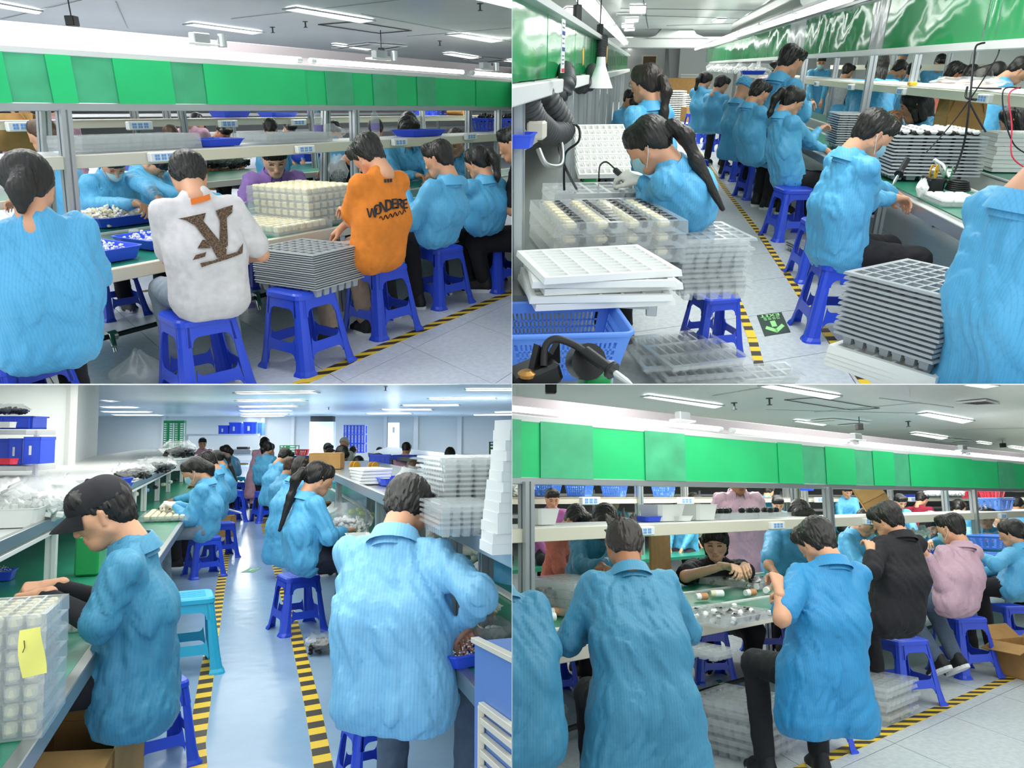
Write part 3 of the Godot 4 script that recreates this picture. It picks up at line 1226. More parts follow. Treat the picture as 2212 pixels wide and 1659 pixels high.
func tray_stack(label: String,group: String,at: Vector3,turn: float,s: Vector3,n: int,step: float,nx: int,nz: int,m: Material,wob:=.006)->void:
	var sh:=blister_shape(s,nx,nz,.2,step*.5).mesh()
	for i in n:
		var mi:=MeshInstance3D.new()
		mi.name=numbered("blister_tray")
		mi.mesh=sh
		mi.material_override=m
		mi.transform=rooms[cur]*Transform3D(Basis(Vector3.UP,turn+rng.randf_range(-wob,wob)*2),at+V(rng.randf_range(-wob,wob),step*i,rng.randf_range(-wob,wob)))
		mi.set_meta("room",cur)
		add_child(mi,true)
		tag(mi,nth(i,n)+" "+label,"tray",group)
func basket(label: String,at: Vector3,turn: float,s: Vector3,m: Material,nx:=14,ny:=4,group:="")->Node3D:
	var t:=thing("plastic_basket",label,"basket",at,turn,group)
	var tp:=.8
	var wall:=MB.new()
	var hx:=s.x*.5
	var hz:=s.z*.5
	var lo:=[V(-hx*tp,0,hz*tp),V(hx*tp,0,hz*tp),V(hx*tp,0,-hz*tp),V(-hx*tp,0,-hz*tp)]
	var up:=[V(-hx,s.y,hz),V(hx,s.y,hz),V(hx,s.y,-hz),V(-hx,s.y,-hz)]
	for e in 4:
		var g:=(e+1) % 4
		var a: Vector3=lo[e]
		var b: Vector3=lo[g]
		var c: Vector3=up[g]
		var d: Vector3=up[e]
		var kx:=nx if e % 2==0 else maxi(4,int(nx*s.z/s.x))
		var pt:=func(u: float,w: float)->Vector3: return a.lerp(b,u).lerp(d.lerp(c,u),w)
		var sl:=func(u0: float,u1: float,w0: float,w1: float)->void:
			var nn: Vector3=(b-a).cross(d-a).normalized()*.003
			wall.slab([pt.call(u0,w0),pt.call(u1,w0),pt.call(u1,w1),pt.call(u0,w1)],-nn)
		sl.call(0,1,0,.14)
		sl.call(0,1,.82,1)
		sl.call(0,.09,.14,.82)
		sl.call(.91,1,.14,.82)
		for j in ny:
			var w0:=lerpf(.14,.82,(j+.72)/ny)
			if j<ny-1:
				sl.call(.09,.91,w0,lerpf(.14,.82,float(j+1)/ny))
		for i in range(1,kx):
			var u:=lerpf(.09,.91,float(i)/kx)
			sl.call(u-.22/kx,u+.22/kx,.14,.82)
	wall.slab([lo[0]+V(0,.004,0),lo[1]+V(0,.004,0),lo[2]+V(0,.004,0),lo[3]+V(0,.004,0)],V(0,-.004,0))
	part(t,"wall",wall,m)
	var rim:=MB.new()
	var path:=[]
	var r:=s.x*.07
	for q in 4:
		var cx: float=[1,-1,-1,1][q]*(hx-r)
		var cz: float=[-1,-1,1,1][q]*(hz-r)
		for i in 6:
			var a:=PI*.5*q+PI*.5*i/5.0
			path.append(V(cx+cos(a)*(r+.006),s.y,cz-sin(a)*(r+.006)))
	path.append(path[0])
	path.append(path[1])
	rim.tube(path,s.x*.022,8,false)
	part(t,"rim",rim,m)
	return t
func carton(label: String,at: Vector3,turn: float,s: Vector3,flaps:=[.5,.5,.5,.5],closed:=false,tilt:=Basis())->Node3D:
	var t:=thing("cardboard_box",label,"box",at,turn)
	t.transform=t.transform*Transform3D(tilt,Vector3.ZERO)
	var mb:=MB.new()
	var h:=s*.5
	var th:=.006
	for sg in [-1.0,1.0]:
		mb.box(V(sg*(h.x-th*.5),h.y,0),V(th,s.y,s.z))
		mb.box(V(0,h.y,sg*(h.z-th*.5)),V(s.x,s.y,th))
	mb.box(V(0,th*.5,0),V(s.x,th,s.z))
	if closed:
		mb.box(V(0,s.y-th*.5,0),V(s.x,th,s.z))
	part(t,"box_body",mb,M.cardboard)
	if not closed:
		for q in 4:
			if flaps[q]>9.0:
				continue
			var across:=s.x if q % 2==0 else s.z
			var reach:=(s.z if q % 2==0 else s.x)*.48
			var f:=MB.new()
			f.box(V(0,reach*.5,0),V(across,reach,th))
			var bs:=Basis(Vector3.UP,PI*.5*q)
			part(t,"flap",f,M.cardboard,Transform3D(bs*Basis(Vector3.RIGHT,flaps[q]),bs*V(0,0,h.z if q % 2==0 else h.x)+V(0,s.y,0)))
	return t
func bag_shape(s: Vector3,sd: int,pinch:=.25,lobes:=.25)->MB:
	var mb:=MB.new()
	var nz:=FastNoiseLite.new()
	nz.seed=sd
	nz.frequency=1.0
	nz.fractal_type=FastNoiseLite.FRACTAL_RIDGED
	nz.fractal_octaves=3
	var rows:=[]
	for r in 19:
		var e:=r/18.0
		var row:=[]
		var k:=sin(minf(e*1.75+.35,PI*.5)) if e<.5 else lerpf(1.0,pinch,smoothstep(.45,1.0,e))
		for i in 33:
			var a:=TAU*i/32.0
			var d:=V(cos(a),0,-sin(a))
			var w:=1.0+lobes*nz.get_noise_3d(d.x*1.1,e*1.7,d.z*1.1)
			row.append(V(d.x*s.x*.5*k*w,e*s.y*(1.0+.12*nz.get_noise_2d(a,3.0)),d.z*s.z*.5*k*w))
		row[32]=row[0]
		rows.append(row)
	mb.sheet(rows)
	return mb
func bag(label: String,at: Vector3,turn: float,s: Vector3,sd: int,fill:="",pinch:=.25)->Node3D:
	var t:=thing("plastic_bag",label,"bag",at,turn)
	part(t,"film",bag_shape(s,sd,pinch),M.bag)
	if fill!="":
		var b:=block(s.x*.07,s.x*.05,s.x*.06)
		var m: Material={"white": M.white_part,"black": M.black_part,"cream": M.cream}[fill]
		heap(t,fill+"_parts",[b.mesh()],[m],V(s.x*.74,s.y*.6,s.z*.74),260,.5,V(0,.02,0))
	return t
func socket_plate(label: String,f: Transform3D,w: float)->void:
	var t:=thing("socket_strip",label,"power socket")
	t.transform=rooms[cur]*f
	var mb:=MB.new()
	mb.box(V(0,0,w*.1),V(w,w*.3,w*.2),w*.03)
	part(t,"housing",mb,M.white_plastic)
	for i in 3:
		var sk:=MB.new()
		var x:=(i-1)*w*.235-w*.03
		for sx in [-1.0,1.0]:
			for sy in [-1.0,1.0]:
				sk.box(V(x+sx*w*.047,sy*w*.047,w*.203),V(w*.08,w*.08,w*.012),w*.004)
		part(t,"socket",sk,M.socket_blue)
	var led:=MB.new()
	led.box(V(w*.42,0,w*.2),V(w*.035,w*.08,w*.012),w*.004)
	part(t,"switch",led,M.red_plastic if w>9 else M.white_metal)
func ceiling_light(label: String,q: Array,energy: float,group:="")->void:
	var c: Vector3=(q[0]+q[1]+q[2]+q[3])*.25
	var t:=thing("ceiling_light",label,"ceiling light",c,.0,group)
	var fr:=MB.new()
	var df:=MB.new()
	var o:=[]
	var i2:=[]
	for p in q:
		o.append((p-c)*1.04)
		i2.append((p-c)*.985)
	for e in 4:
		var g:=(e+1) % 4
		fr.slab([o[e],o[g],i2[g],i2[e]],V(0,-.02,0))
	part(t,"frame",fr,M.aluminium)
	df.slab([i2[0]+V(0,-.006,0),i2[1]+V(0,-.006,0),i2[2]+V(0,-.006,0),i2[3]+V(0,-.006,0)],V(0,-.008,0))
	part(t,"diffuser",df,M.panel)
	if energy>0:
		var ax: Vector3=q[1]-q[0]
		var az: Vector3=q[3]-q[0]
		area(c+V(0,-.03,0),ax,ax.length(),absf(az.dot(Vector3.UP.cross(ax).normalized())),energy)
func area(at: Vector3,along: Vector3,w: float,h: float,energy: float,down:=Vector3.DOWN,rgb:=Color(1.0,1.0,.98))->void:
	var l:=AreaLight3D.new()
	l.name=numbered("lamp_light")
	var x:=along.normalized()
	var z:=-down.normalized()
	x=(x-z*x.dot(z)).normalized()
	l.transform=rooms[cur]*Transform3D(Basis(x,z.cross(x),z),at)
	l.area_size=Vector2(w,h)
	l.area_normalize_energy=true
	l.light_energy=energy
	l.light_color=rgb
	l.area_range=60.0
	l.area_attenuation=2.0
	l.shadow_enabled=true
	add_child(l,true)
func tape(label: String,pts: Array,w: float,period: float,slant:=.5)->void:
	var t:=thing("floor_tape",label,"tape")
	var yl:=MB.new()
	var bl:=MB.new()
	var carry:=.0
	for i in pts.size()-1:
		var a: Vector3=pts[i]
		var b: Vector3=pts[i+1]
		var u:=(b-a).normalized()
		var s:=u.cross(Vector3.UP)*w*.5
		var h:=V(0,.0022,0)
		yl.slab([a-s+h,b-s+h,b+s+h,a+s+h],V(0,-.002,0))
		var l:=(b-a).length()
		var d:=carry
		while d<l:
			var e:=minf(d+period*.48,l)
			var k:=u*w*slant
			var p:=a+u*d
			var q:=a+u*e
			h=V(0,.0034,0)
			bl.slab([p-s*.98-k*.5+h,q-s*.98-k*.5+h,q+s*.98+k*.5+h,p+s*.98+k*.5+h],V(0,-.0012,0))
			d+=period
		carry=d-l
	part(t,"yellow_band",yl,M.tape_yellow)
	var p:=part(t,"black_stripe",bl,M.tape_black)
	p.set_meta("kind","stuff")
func tiles(fl: Node3D,o: Vector3,a: Vector3,b: Vector3,i0: int,i1: int,j0: int,j1: int,m: Material,keep: Callable)->void:
	var far:=MB.new()
	var c:=(a+b)*.5
	var one:=MB.new()
	var g:=.006
	var ka:=1.0-g/a.length()
	var kb:=1.0-g/b.length()
	one.slab([(-a*ka-b*kb)*.5,(a*ka-b*kb)*.5,(a*ka+b*kb)*.5,(-a*ka+b*kb)*.5],V(0,-.012,0))
	var ms:=one.mesh()
	var n:=0
	for i in range(i0,i1):
		for j in range(j0,j1):
			var p:=o+a*i+b*j+c
			if p.z>-1.0 or absf(p.x)>30 or p.z<-60:
				continue
			if keep.call(p) and n<290:
				n+=1
				part_mesh(fl,"tile",ms,m,Transform3D(Basis(),p))
			else:
				far.merge(one,Transform3D(Basis(),p))
	var q:=part(fl,"far_tiles",far,m)
	q.set_meta("kind","stuff")
func vent(label: String,q: Array,slots: int)->void:
	var c: Vector3=(q[0]+q[1]+q[2]+q[3])*.25
	var t:=thing("ceiling_vent",label,"vent",c)
	var fr:=MB.new()
	for e in 4:
		var g:=(e+1) % 4
		fr.slab([q[e]-c,q[g]-c,(q[g]-c)*.93,(q[e]-c)*.93],V(0,-.025,0))
	fr.slab([(q[0]-c)*.93+V(0,-.004,0),(q[1]-c)*.93+V(0,-.004,0),(q[2]-c)*.93+V(0,-.004,0),(q[3]-c)*.93+V(0,-.004,0)],V(0,-.008,0))
	part(t,"frame",fr,M.white_metal)
	for i in slots:
		var s:=MB.new()
		var e:=.06+.88*i/maxf(1.0,slots-1)-.03
		var a: Vector3=(q[0]-c).lerp(q[3]-c,e)*.86
		var b: Vector3=(q[1]-c).lerp(q[2]-c,e)*.86
		var w: Vector3=(q[3]-q[0])*(.07 if slots<4 else .3/slots)
		s.slab([a+V(0,-.014,0),b+V(0,-.014,0),b+w+V(0,-.014,0),a+w+V(0,-.014,0)],V(0,-.004,0))
		part(t,"slot",s,M.black_plastic)
func sprinkler(label: String,at: Vector3,k:=1.0)->void:
	var mb:=MB.new()
	mb.lathe([Vector2(.0,.0),Vector2(.05,.0),Vector2(.05,-.01),Vector2(.014,-.015),Vector2(.014,-.09),Vector2(.04,-.1),Vector2(.04,-.106),Vector2(.0,-.106)],12,Transform3D(Basis.from_scale(V(k,k,k)),Vector3.ZERO))
	single("sprinkler_head",label,"sprinkler",mb,M.dark_metal,at)
func post_shape(a: Vector3,b: Vector3,w: float,u: Vector3)->MB:
	var mb:=MB.new()
	var y:=(b-a).normalized()
	var x:=(u-y*u.dot(y)).normalized()
	var z:=x.cross(y)
	var h:=w*.5
	var g:=w*.1
	var out:=[[-h,h],[-g,h],[-g,h*.6],[g,h*.6],[g,h],[h,h],[h,g],[h*.6,g],[h*.6,-g],[h,-g],[h,-h],[g,-h],[g,-h*.6],[-g,-h*.6],[-g,-h],[-h,-h],[-h,-g],[-h*.6,-g],[-h*.6,g],[-h,g]]
	var bt:=[]
	var tp:=[]
	for i in range(out.size()-1,-1,-1):
		var p: Array=out[i]
		var d: Vector3=x*p[0]+z*p[1]
		bt.append(a+d)
		tp.append(b+d)
	if (bt[1]-bt[0]).cross(tp[0]-bt[0]).dot(bt[0]-a+bt[1]-a)<0:
		bt.reverse()
		tp.reverse()
	mb.loft(bt,tp,true)
	return mb
func bar(mb: MB,a: Vector3,b: Vector3,w: float,h: float)->void:
	var x:=(b-a).normalized()
	var y:=Vector3.UP
	var z:=x.cross(y).normalized()
	y=z.cross(x)
	mb.box((a+b)*.5,V((b-a).length(),h,w),minf(w,h)*.08,Basis(x,y,z))
func on_cloth(t: Node3D,mb: MB,dir: Vector3)->void:
	var jk: Field=t.get_meta("jk")
	for i in mb.v.size():
		var p:=mb.v[i]-dir*.4
		for k in 40:
			var d:=jk.dist(p)
			if d<.0015:
				break
			p+=dir*minf(d*.8,.05)
		mb.v[i]=p-dir*.011
	for i in mb.n.size():
		mb.n[i]=-dir
func print_poly(mb: MB,poly: PackedVector2Array,o: Vector3,x: Vector3,y: Vector3,cell:=.025)->void:
	var r:=Rect2(poly[0],Vector2.ZERO)
	for p in poly:
		r=r.expand(p)
	var nx:=int(r.size.x/cell)+1
	var ny:=int(r.size.y/cell)+1
	for i in nx:
		for j in ny:
			var a:=r.position+Vector2(i,j)*cell
			for q in Geometry2D.intersect_polygons(poly,PackedVector2Array([a,a+Vector2(cell,0),a+Vector2(cell,cell),a+Vector2(0,cell)])):
				var t:=Geometry2D.triangulate_polygon(q)
				for k in range(0,t.size(),3):
					mb.tri(o+x*q[t[k]].x+y*q[t[k]].y,o+x*q[t[k+1]].x+y*q[t[k+1]].y,o+x*q[t[k+2]].x+y*q[t[k+2]].y)
func text_mb(s: String,size: float,f: Transform3D,depth:=.002)->MB:
	var tm:=TextMesh.new()
	tm.text=s
	var fo:=SystemFont.new()
	fo.font_names=PackedStringArray(["Droid Sans"])
	fo.font_weight=700
	tm.font=fo
	tm.font_size=64
	tm.pixel_size=size/64.0
	tm.depth=depth
	var a:=tm.surface_get_arrays(0)
	var mb:=MB.new()
	mb.v=a[Mesh.ARRAY_VERTEX]
	mb.n=a[Mesh.ARRAY_NORMAL]
	mb.ix=a[Mesh.ARRAY_INDEX]
	mb.c.resize(mb.v.size())
	mb.c.fill(Color.WHITE)
	var o:=MB.new()
	o.merge(mb,f)
	return o
func bottle(label: String,at: Vector3,h: float)->void:
	var t:=thing("water_bottle",label,"bottle",at)
	var mb:=MB.new()
	var r:=h*.155
	mb.lathe([Vector2(.0,.0),Vector2(r*.9,.0),Vector2(r,h*.04),Vector2(r,h*.2),Vector2(r*.95,h*.24),Vector2(r,h*.28),Vector2(r,h*.58),Vector2(r*.93,h*.7),Vector2(r*.45,h*.86),Vector2(r*.4,h*.92)],18)
	part(t,"bottle_body",mb,M.clear_tray)
	mb=MB.new()
	mb.lathe([Vector2(r*.46,h*.9),Vector2(r*.46,h),Vector2(0,h)],14)
	part(t,"bottle_cap",mb,M.socket_blue)
	mb=MB.new()
	mb.lathe([Vector2(r*1.02,h*.28),Vector2(r*1.02,h*.5)],18)
	part(t,"bottle_label",mb,mat("8f7fc6",.5))
# ---------------------------------------------------------------- upper left: bench seen from its near side
func room_tl()->void:
	cur="TL"
	var u:=V(.5,0,-.866)
	var nrm:=V(u.z,0,-u.x)
	var mb:=MB.new()
	mb.slab([V(-30,-.014,2),V(3,-.014,2),V(3,-.014,-45),V(-30,-.014,-45)],V(0,-.1,0))
	var fl:=struct("floor","blue grey tiled floor under the bench with the orange shirt",mb,M.grout)
	tiles(fl,V(-.655,0,-4.744),V(.334,0,-.66),V(.55,0,.697),-12,44,-40,9,M.tile,func(p: Vector3)->bool: return p.z<-3.6 and p.z>-11.0 and p.x>p.z*.75 and p.x<.8)
	mb=MB.new()
	mb.slab([V(-34,2.9,-4.5),V(3,2.9,-4.5),V(3,2.9,-45),V(-34,2.9,-45)],V(0,-.15,0))
	var ce:=struct("ceiling","grey metal panel ceiling over the bench with the orange shirt",mb,M.ceiling)
	mb=MB.new()
	mb.box(V(-15,1.45,-40),V(50,3.1,.2))
	struct("wall_back","pale far wall behind the benches of the upper left room",mb,M.wall)
	mb=MB.new()
	mb.slab([V(-30.2,3.0,-2),V(-30.0,3.0,-2),V(-30.0,3.0,-45),V(-30.2,3.0,-45)],V(0,-3.1,0))
	struct("wall_left","pale side wall of the upper left room",mb,M.wall)
	for s in [[V(-7.5,2.74,-12.029),V(-5.194,2.74,-9.978)],[V(-4.068,2.74,-11.911),V(-1.373,2.74,-9.978)],[V(-1.879,2.74,-14.648),V(0,2.74,-13.205)],[V(-2.082,2.74,-11.358),V(0,2.74,-15.807)],[V(-4.858,2.74,-10.142),V(-6.208,2.74,-13.205)]]:
		var sm:=MB.new()
		bar(sm,s[0],s[1],.012,.008)
		part(ce,"panel_joint",sm,M.steel)
	var g:="ceiling panel lights of the upper left room"
	var k:=0
	for q in [[V(-2.977,2.74,-10.761),V(-2.751,2.74,-10.576),V(-2.014,2.74,-12.029),V(-2.276,2.74,-12.333)],[V(-1.145,2.74,-14.216),V(-.884,2.74,-14.05),V(-.158,2.74,-15.4),V(-.396,2.74,-15.807)],[V(-5.04,2.74,-12.589),V(-4.813,2.74,-12.396),V(-4.202,2.74,-13.809),V(-4.488,2.74,-14.132)],[V(-6.617,2.74,-10.059),V(-6.343,2.74,-9.82),V(-6.249,2.74,-10.953),V(-6.479,2.74,-11.254)],[V(-3.65,2.74,-16.347),V(-3.532,2.74,-16.236),V(-3.002,2.74,-17.422),V(-3.173,2.74,-17.814)],[V(-1.637,2.74,-18.952),V(-1.408,2.74,-18.653),V(-.789,2.74,-20.249),V(-1.024,2.74,-20.784)],[V(-.468,2.74,-9.743),V(-.237,2.74,-9.238),V(.409,2.74,-9.899),V(0,2.74,-10.622)],[V(-.247,2.74,-21.544),V(-.024,2.74,-21.157),V(.432,2.74,-22.152),V(.246,2.74,-22.578)]]:
		q.reverse()
		ceiling_light(["widest white ceiling panel light over the lettered shirt man","white ceiling panel light above the right end of the green screens","slim white ceiling panel light left of the widest one","white ceiling panel light at the far left beside the black hook","thin far white ceiling light beside the air outlet","far white ceiling light under the second right panel light","white ceiling panel light cut off at the top right corner of the room","farthest sliver of white ceiling light at the room's right end"][k],q,3.0 if k in [0,1,2,3] else .0,g)
		k+=1
	area(V(-5.5,2.7,-6.0),u,4.0,1.0,4.5)
	area(V(-2.5,2.7,-5.0),u,3.0,1.0,5.0)
	area(V(-6.5,2.7,-12.0),u,6.0,1.0,10.0)
	area(V(-12,2.7,-22),u,10.0,4.0,40.0)
	vent("black slotted air outlet in the ceiling beside the hanging camera",[V(-3.83,2.74,-17.171),V(-2.836,2.74,-16.018),V(-2.15,2.74,-16.69),V(-3.134,2.74,-18.224)],2)
	vent("smaller black slotted air outlet at the right of the grey ceiling",[V(-1.274,2.74,-20.969),V(-.759,2.74,-20.077),V(-.133,2.74,-21.157),V(-.726,2.74,-22.578)],2)
	var ht:=thing("ceiling_hatch","square access hatch outlined in the grey ceiling","hatch")
	var hq:=[V(-3.004,2.74,-12.72),V(-2.366,2.74,-12.333),V(-1.686,2.74,-13.653),V(-2.3,2.74,-14.132)]
	for e in 4:
		mb=MB.new()
		bar(mb,hq[e],hq[(e+1) % 4],.03,.01)
		part(ht,"hatch_edge",mb,M.dark_metal)
	sprinkler("sprinkler head right of the widest ceiling light",V(-3.12,2.75,-12.37),.8)
	sprinkler("sprinkler head at the right of the ceiling near the second light",V(-1.396,2.75,-15.726),.8)
	sprinkler("sprinkler head near the top right corner light",V(-.4,2.75,-10.351),.8)
	sprinkler("round smoke sensor left of the first sprinkler head",V(-3.857,2.75,-13.168),.8)
	var ca:=thing("bench_canopy","white metal light hood running the length of the near bench","light hood")
	mb=MB.new()
	bar(mb,V(-3.583,1.515,-2.778),V(2.711,1.515,-13.693),.05,.045)
	part(ca,"bottom_rail",mb,M.aluminium)
	mb=MB.new()
	bar(mb,V(-3.583,1.805,-2.778),V(2.711,1.805,-13.693),.05,.035)
	part(ca,"front_rail",mb,M.white_metal)
	mb=MB.new()
	mb.slab([V(-3.627,1.83,-2.803),V(2.668,1.83,-13.718),V(2.408,1.91,-13.868),V(-3.887,1.91,-2.953)],V(0,-.012,0))
	part(ca,"reflector",mb,M.hood_grey)
	mb=MB.new()
	bar(mb,V(-3.887,1.925,-2.953),V(2.408,1.925,-13.868),.06,.1)
	bar(mb,V(-3.904,1.965,-2.963),V(2.391,1.965,-13.878),.09,.02)
	part(ca,"top_beam",mb,M.hood_grey)
	for c in [[-1.5,2.3],[2.5,4.6],[4.8,6.9],[7.1,9.6]]:
		var tb:=thing("tube_lamp",["first glowing lamp tube from the left on the bench hood","second glowing lamp tube on the bench hood, over the middle","third glowing lamp tube on the bench hood, over the orange shirt","last glowing lamp tube on the bench hood, at its far end"][[-1.5,2.5,4.8,7.1].find(c[0])],"lamp",V(-2.134,0,-3.789),.0,"hood lamp tubes over the near bench")
		mb=MB.new()
		var a: Vector3=u*c[0]+nrm*.77+V(0,1.86,0)
		var b: Vector3=u*c[1]+nrm*.77+V(0,1.86,0)
		mb.tube([a,b],.02,10)
		part(tb,"tube",mb,M.tube)
		mb=MB.new()
		mb.tube([a-u*.05,a],.022,10)
		part(tb,"end_cap",mb,M.white_plastic)
		mb=MB.new()
		mb.tube([b,b+u*.05],.022,10)
		part(tb,"end_cap",mb,M.white_plastic)
	for x in [[V(-2.072,1.898,-5.399),1.0],[V(-1.148,1.903,-7),1.2],[V(-.284,1.89,-8.499),1.2]]:
		var br:=thing("hood_bracket",["sheet metal bracket box between the first two lamp tubes","small metal bracket on the hood under the hanging camera","last metal bracket on the hood at the far right"][used.get("hood_bracket",0)],"bracket",x[0],atan2(-u.z,u.x))
		part(br,"bracket_box",block(.13*x[1],.08,.06,.006),M.aluminium)
		mb=MB.new()
		mb.box(V(0,.01,0),V(.24*x[1],.015,.08),.003)
		part(br,"foot_plate",mb,M.white_metal)
		mb=MB.new()
		mb.lathe([Vector2(.03,0),Vector2(.03,.08),Vector2(0,.08)],10)
		part(br,"stud",mb,M.chrome,Transform3D(Basis(),V(.13,.0,.06)))
	var xs:=[0,105,148,248,360,440,650,700,752,802,848,897,933,1020,1078]
	var tl:=[V(-2.772,1.652,-4.184),V(-2.723,1.655,-4.27),V(-2.597,1.663,-4.488),V(-2.54,1.667,-4.586),V(-2.398,1.676,-4.833),V(-2.217,1.687,-5.147),V(-2.076,1.696,-5.391),V(-1.627,1.724,-6.17),V(-1.5,1.732,-6.39),V(-1.358,1.741,-6.636),V(-1.211,1.75,-6.891),V(-1.066,1.76,-7.143),V(-.898,1.77,-7.434),V(-.766,1.778,-7.662),V(-.389,1.802,-8.316),V(-.142,1.818,-8.746),V(.128,1.835,-9.213)]
	var words:=["leftmost narrow","first wide pale scuffed","narrow bright","second wide pale scuffed","wide bright","scuffed middle","widest bright","bright narrow middle","pale scuffed strip over the orange shirt,","darker bright","second pale strip right of the orange shirt,","bright right-hand","third pale strip near the right end,","wide bright right-hand","bright narrow far","last bright"]
	for i in tl.size()-1:
		var a: Vector3=tl[i]
		var b: Vector3=tl[i+1]
		mb=MB.new()
		var off:=nrm*(-.02 if i % 2==1 else -.03)
		var ov:=u*.015
		var h:=MB.new()
		mb.slab([V(a.x,1.535,a.z)+off-ov,V(b.x,1.535,b.z)+off+ov,V(b.x,1.79,b.z)+off+ov,V(a.x,1.79,a.z)+off-ov],nrm*.003)
		single("hanging_sheet",words[i]+" green sheet hanging above the near bench","plastic sheet",mb,M.green_sheet_pale if i in [1,3,5,8,10,12] else M.green_sheet)
	for x in [[V(-4.755,2.4,-8.864),"black box camera hanging left of the bench hood",1.0],[V(-2.203,2.43,-13.674),"black box camera hanging over the middle of the bench hood",1.0]]:
		var cm:=thing("hanging_camera",x[1],"camera",x[0])
		part(cm,"camera_body",block(.1,.1,.12,.008),M.black_plastic,Transform3D(Basis(),V(0,-.05,0)))
		mb=MB.new()
		mb.tube([V(0,.04,0),V(0,.5,0)],.008,6)
		part(cm,"rod",mb,M.dark_metal)
	var sh:=thing("bench_shelf","long white shelf board on posts above the near bench","shelf")
	mb=MB.new()
	mb.slab([V(-3.583,1.25,-2.778),V(3.211,1.25,-14.559),V(2.735,1.25,-14.834),V(-4.06,1.25,-3.053)],V(0,-.03,0))
	part(sh,"shelf_board",mb,M.white_metal)
	mb=MB.new()
	bar(mb,V(-3.575,1.212,-2.773),V(3.22,1.212,-14.554),.04,.075)
	part(sh,"front_beam",mb,M.beige_metal)
	var pn:=["front metal post at the left end of the near bench","front metal post behind the orange shirt man","front metal post at the far right of the near bench"]
	k=0
	for x in [[V(-2.563,1.485,-4.507),V(-2.607,.958,-4.432)],[V(-1.329,1.489,-6.646),V(-1.359,.732,-6.595)],[V(-.153,1.486,-8.686),V(-.168,.698,-8.66)]]:
		var a: Vector3=x[0]
		var b: Vector3=x[1]
		a.y=1.5
		b.y=.72
		single("bench_post",pn[k],"post",post_shape(b,a,.062,u),M.aluminium)
		k+=1
	k=0
	for x in [[V(-2.953,1.484,-4.972),V(-3.013,.875,-4.868)],[V(-1.689,1.488,-7.164),V(-1.747,.593,-7.062)],[V(-.508,1.485,-9.212),V(-.525,.541,-9.181)]]:
		var a: Vector3=x[0]
		var b: Vector3=x[1]
		a.y=1.5
		b.y=.72
		single("bench_post","rear "+pn[k].substr(6),"post",post_shape(b,a,.062,u),M.aluminium)
		k+=1
	var tb2:=thing("work_bench","long work bench with green top, metal edge and white dividing strips","bench")
	mb=MB.new()
	mb.slab([V(-3.101,.716,-2.153),V(3.843,.716,-14.194),V(2.345,.716,-15.059),V(-4.6,.716,-3.018)],V(0,-.03,0))
	part(tb2,"green_top",mb,M.green_mat)
	mb=MB.new()
	bar(mb,V(-3.084,.685,-2.143),V(3.861,.685,-14.184),.045,.07)
	part(tb2,"edge_beam",mb,M.beige_metal)
	mb=MB.new()
	bar(mb,V(-4.608,.685,-3.023),V(2.336,.685,-15.064),.045,.07)
	part(tb2,"edge_beam",mb,M.beige_metal)
	for c in [[V(-3.612,.722,-2.448),V(3.332,.722,-14.489)],[V(-4.054,.722,-2.703),V(2.891,.722,-14.744)]]:
		mb=MB.new()
		bar(mb,c[0],c[1],.035,.014)
		part(tb2,"dividing_strip",mb,M.white_metal)
	for c in [V(-1.37,0,-5.715),V(-2.41,0,-6.314),V(.204,0,-8.444),V(-.836,0,-9.043),V(1.852,0,-11.302)]:
		part(tb2,"table_leg",post_shape(c,c+V(0,.66,0),.07,u),M.aluminium)
	mb=MB.new()
	bar(mb,V(-1.37,.5,-5.715),V(-2.41,.5,-6.314),.05,.05)
	bar(mb,V(.204,.5,-8.444),V(-.836,.5,-9.043),.05,.05)
	part(tb2,"cross_bar",mb,M.aluminium)
	var fr:=thing("foot_rail","dark foot rail with clamps under the near bench","rail")
	mb=MB.new()
	mb.tube([V(-2.662,.12,-4.531),V(-2.023,.12,-5.643),V(-1.609,.12,-6.602),V(0,.12,-9.036)],.017,8)
	part(fr,"pipe",mb,M.dark_metal)
	for p in [V(-2.611,.12,-4.634),V(-2.019,.12,-5.719)]:
		mb=MB.new()
		mb.lathe([Vector2(0,-.03),Vector2(.034,-.03),Vector2(.034,.03),Vector2(0,.03)],12,Transform3D(basis_of(V(0,1,0),u),p))
		mb.tube([p,p+V(.03,-.1,.04)],.014,8)
		mb.tube([p+V(.02,.02,.03),p+V(.05,-.05,.08)],.018,8)
		part(fr,"clamp",mb,M.chrome)
	var s2:=thing("far_bench","second bench behind the near one with shelf and green top","bench")
	mb=MB.new()
	mb.slab([V(-5.773,1.4,-5.887),V(5.218,1.4,-24.945),V(4.612,1.4,-25.295),V(-6.379,1.4,-6.237)],V(0,-.03,0))
	mb.slab([V(-5.773,1.4,-5.887),V(5.218,1.4,-24.945),V(5.218,1.32,-24.945),V(-5.773,1.32,-5.887)],nrm*.04)
	part(s2,"shelf_board",mb,M.beige_metal)
	mb=MB.new()
	mb.slab([V(-5.253,.72,-5.588),V(5.738,.72,-24.645),V(4.569,.72,-25.32),V(-6.422,.72,-6.262)],V(0,-.04,0))
	part(s2,"green_top",mb,M.green_mat)
	mb=MB.new()
	bar(mb,V(-5.236,.7,-5.578),V(5.755,.7,-24.635),.05,.07)
	part(s2,"edge_beam",mb,M.beige_metal)
	for x in [V(-3.858,1.434,-9.207),V(-4.308,1.43,-9.828),V(-2.811,1.421,-11.022),V(-1.513,1.405,-13.273),V(-4.529,1.432,-9.445)]:
		part(s2,"post",post_shape(V(x.x,0,x.z),V(x.x,1.62,x.z),.07,u),M.aluminium)
	mb=MB.new()
	bar(mb,V(-5.773,1.6,-5.887),V(5.218,1.6,-24.945),.06,.05)
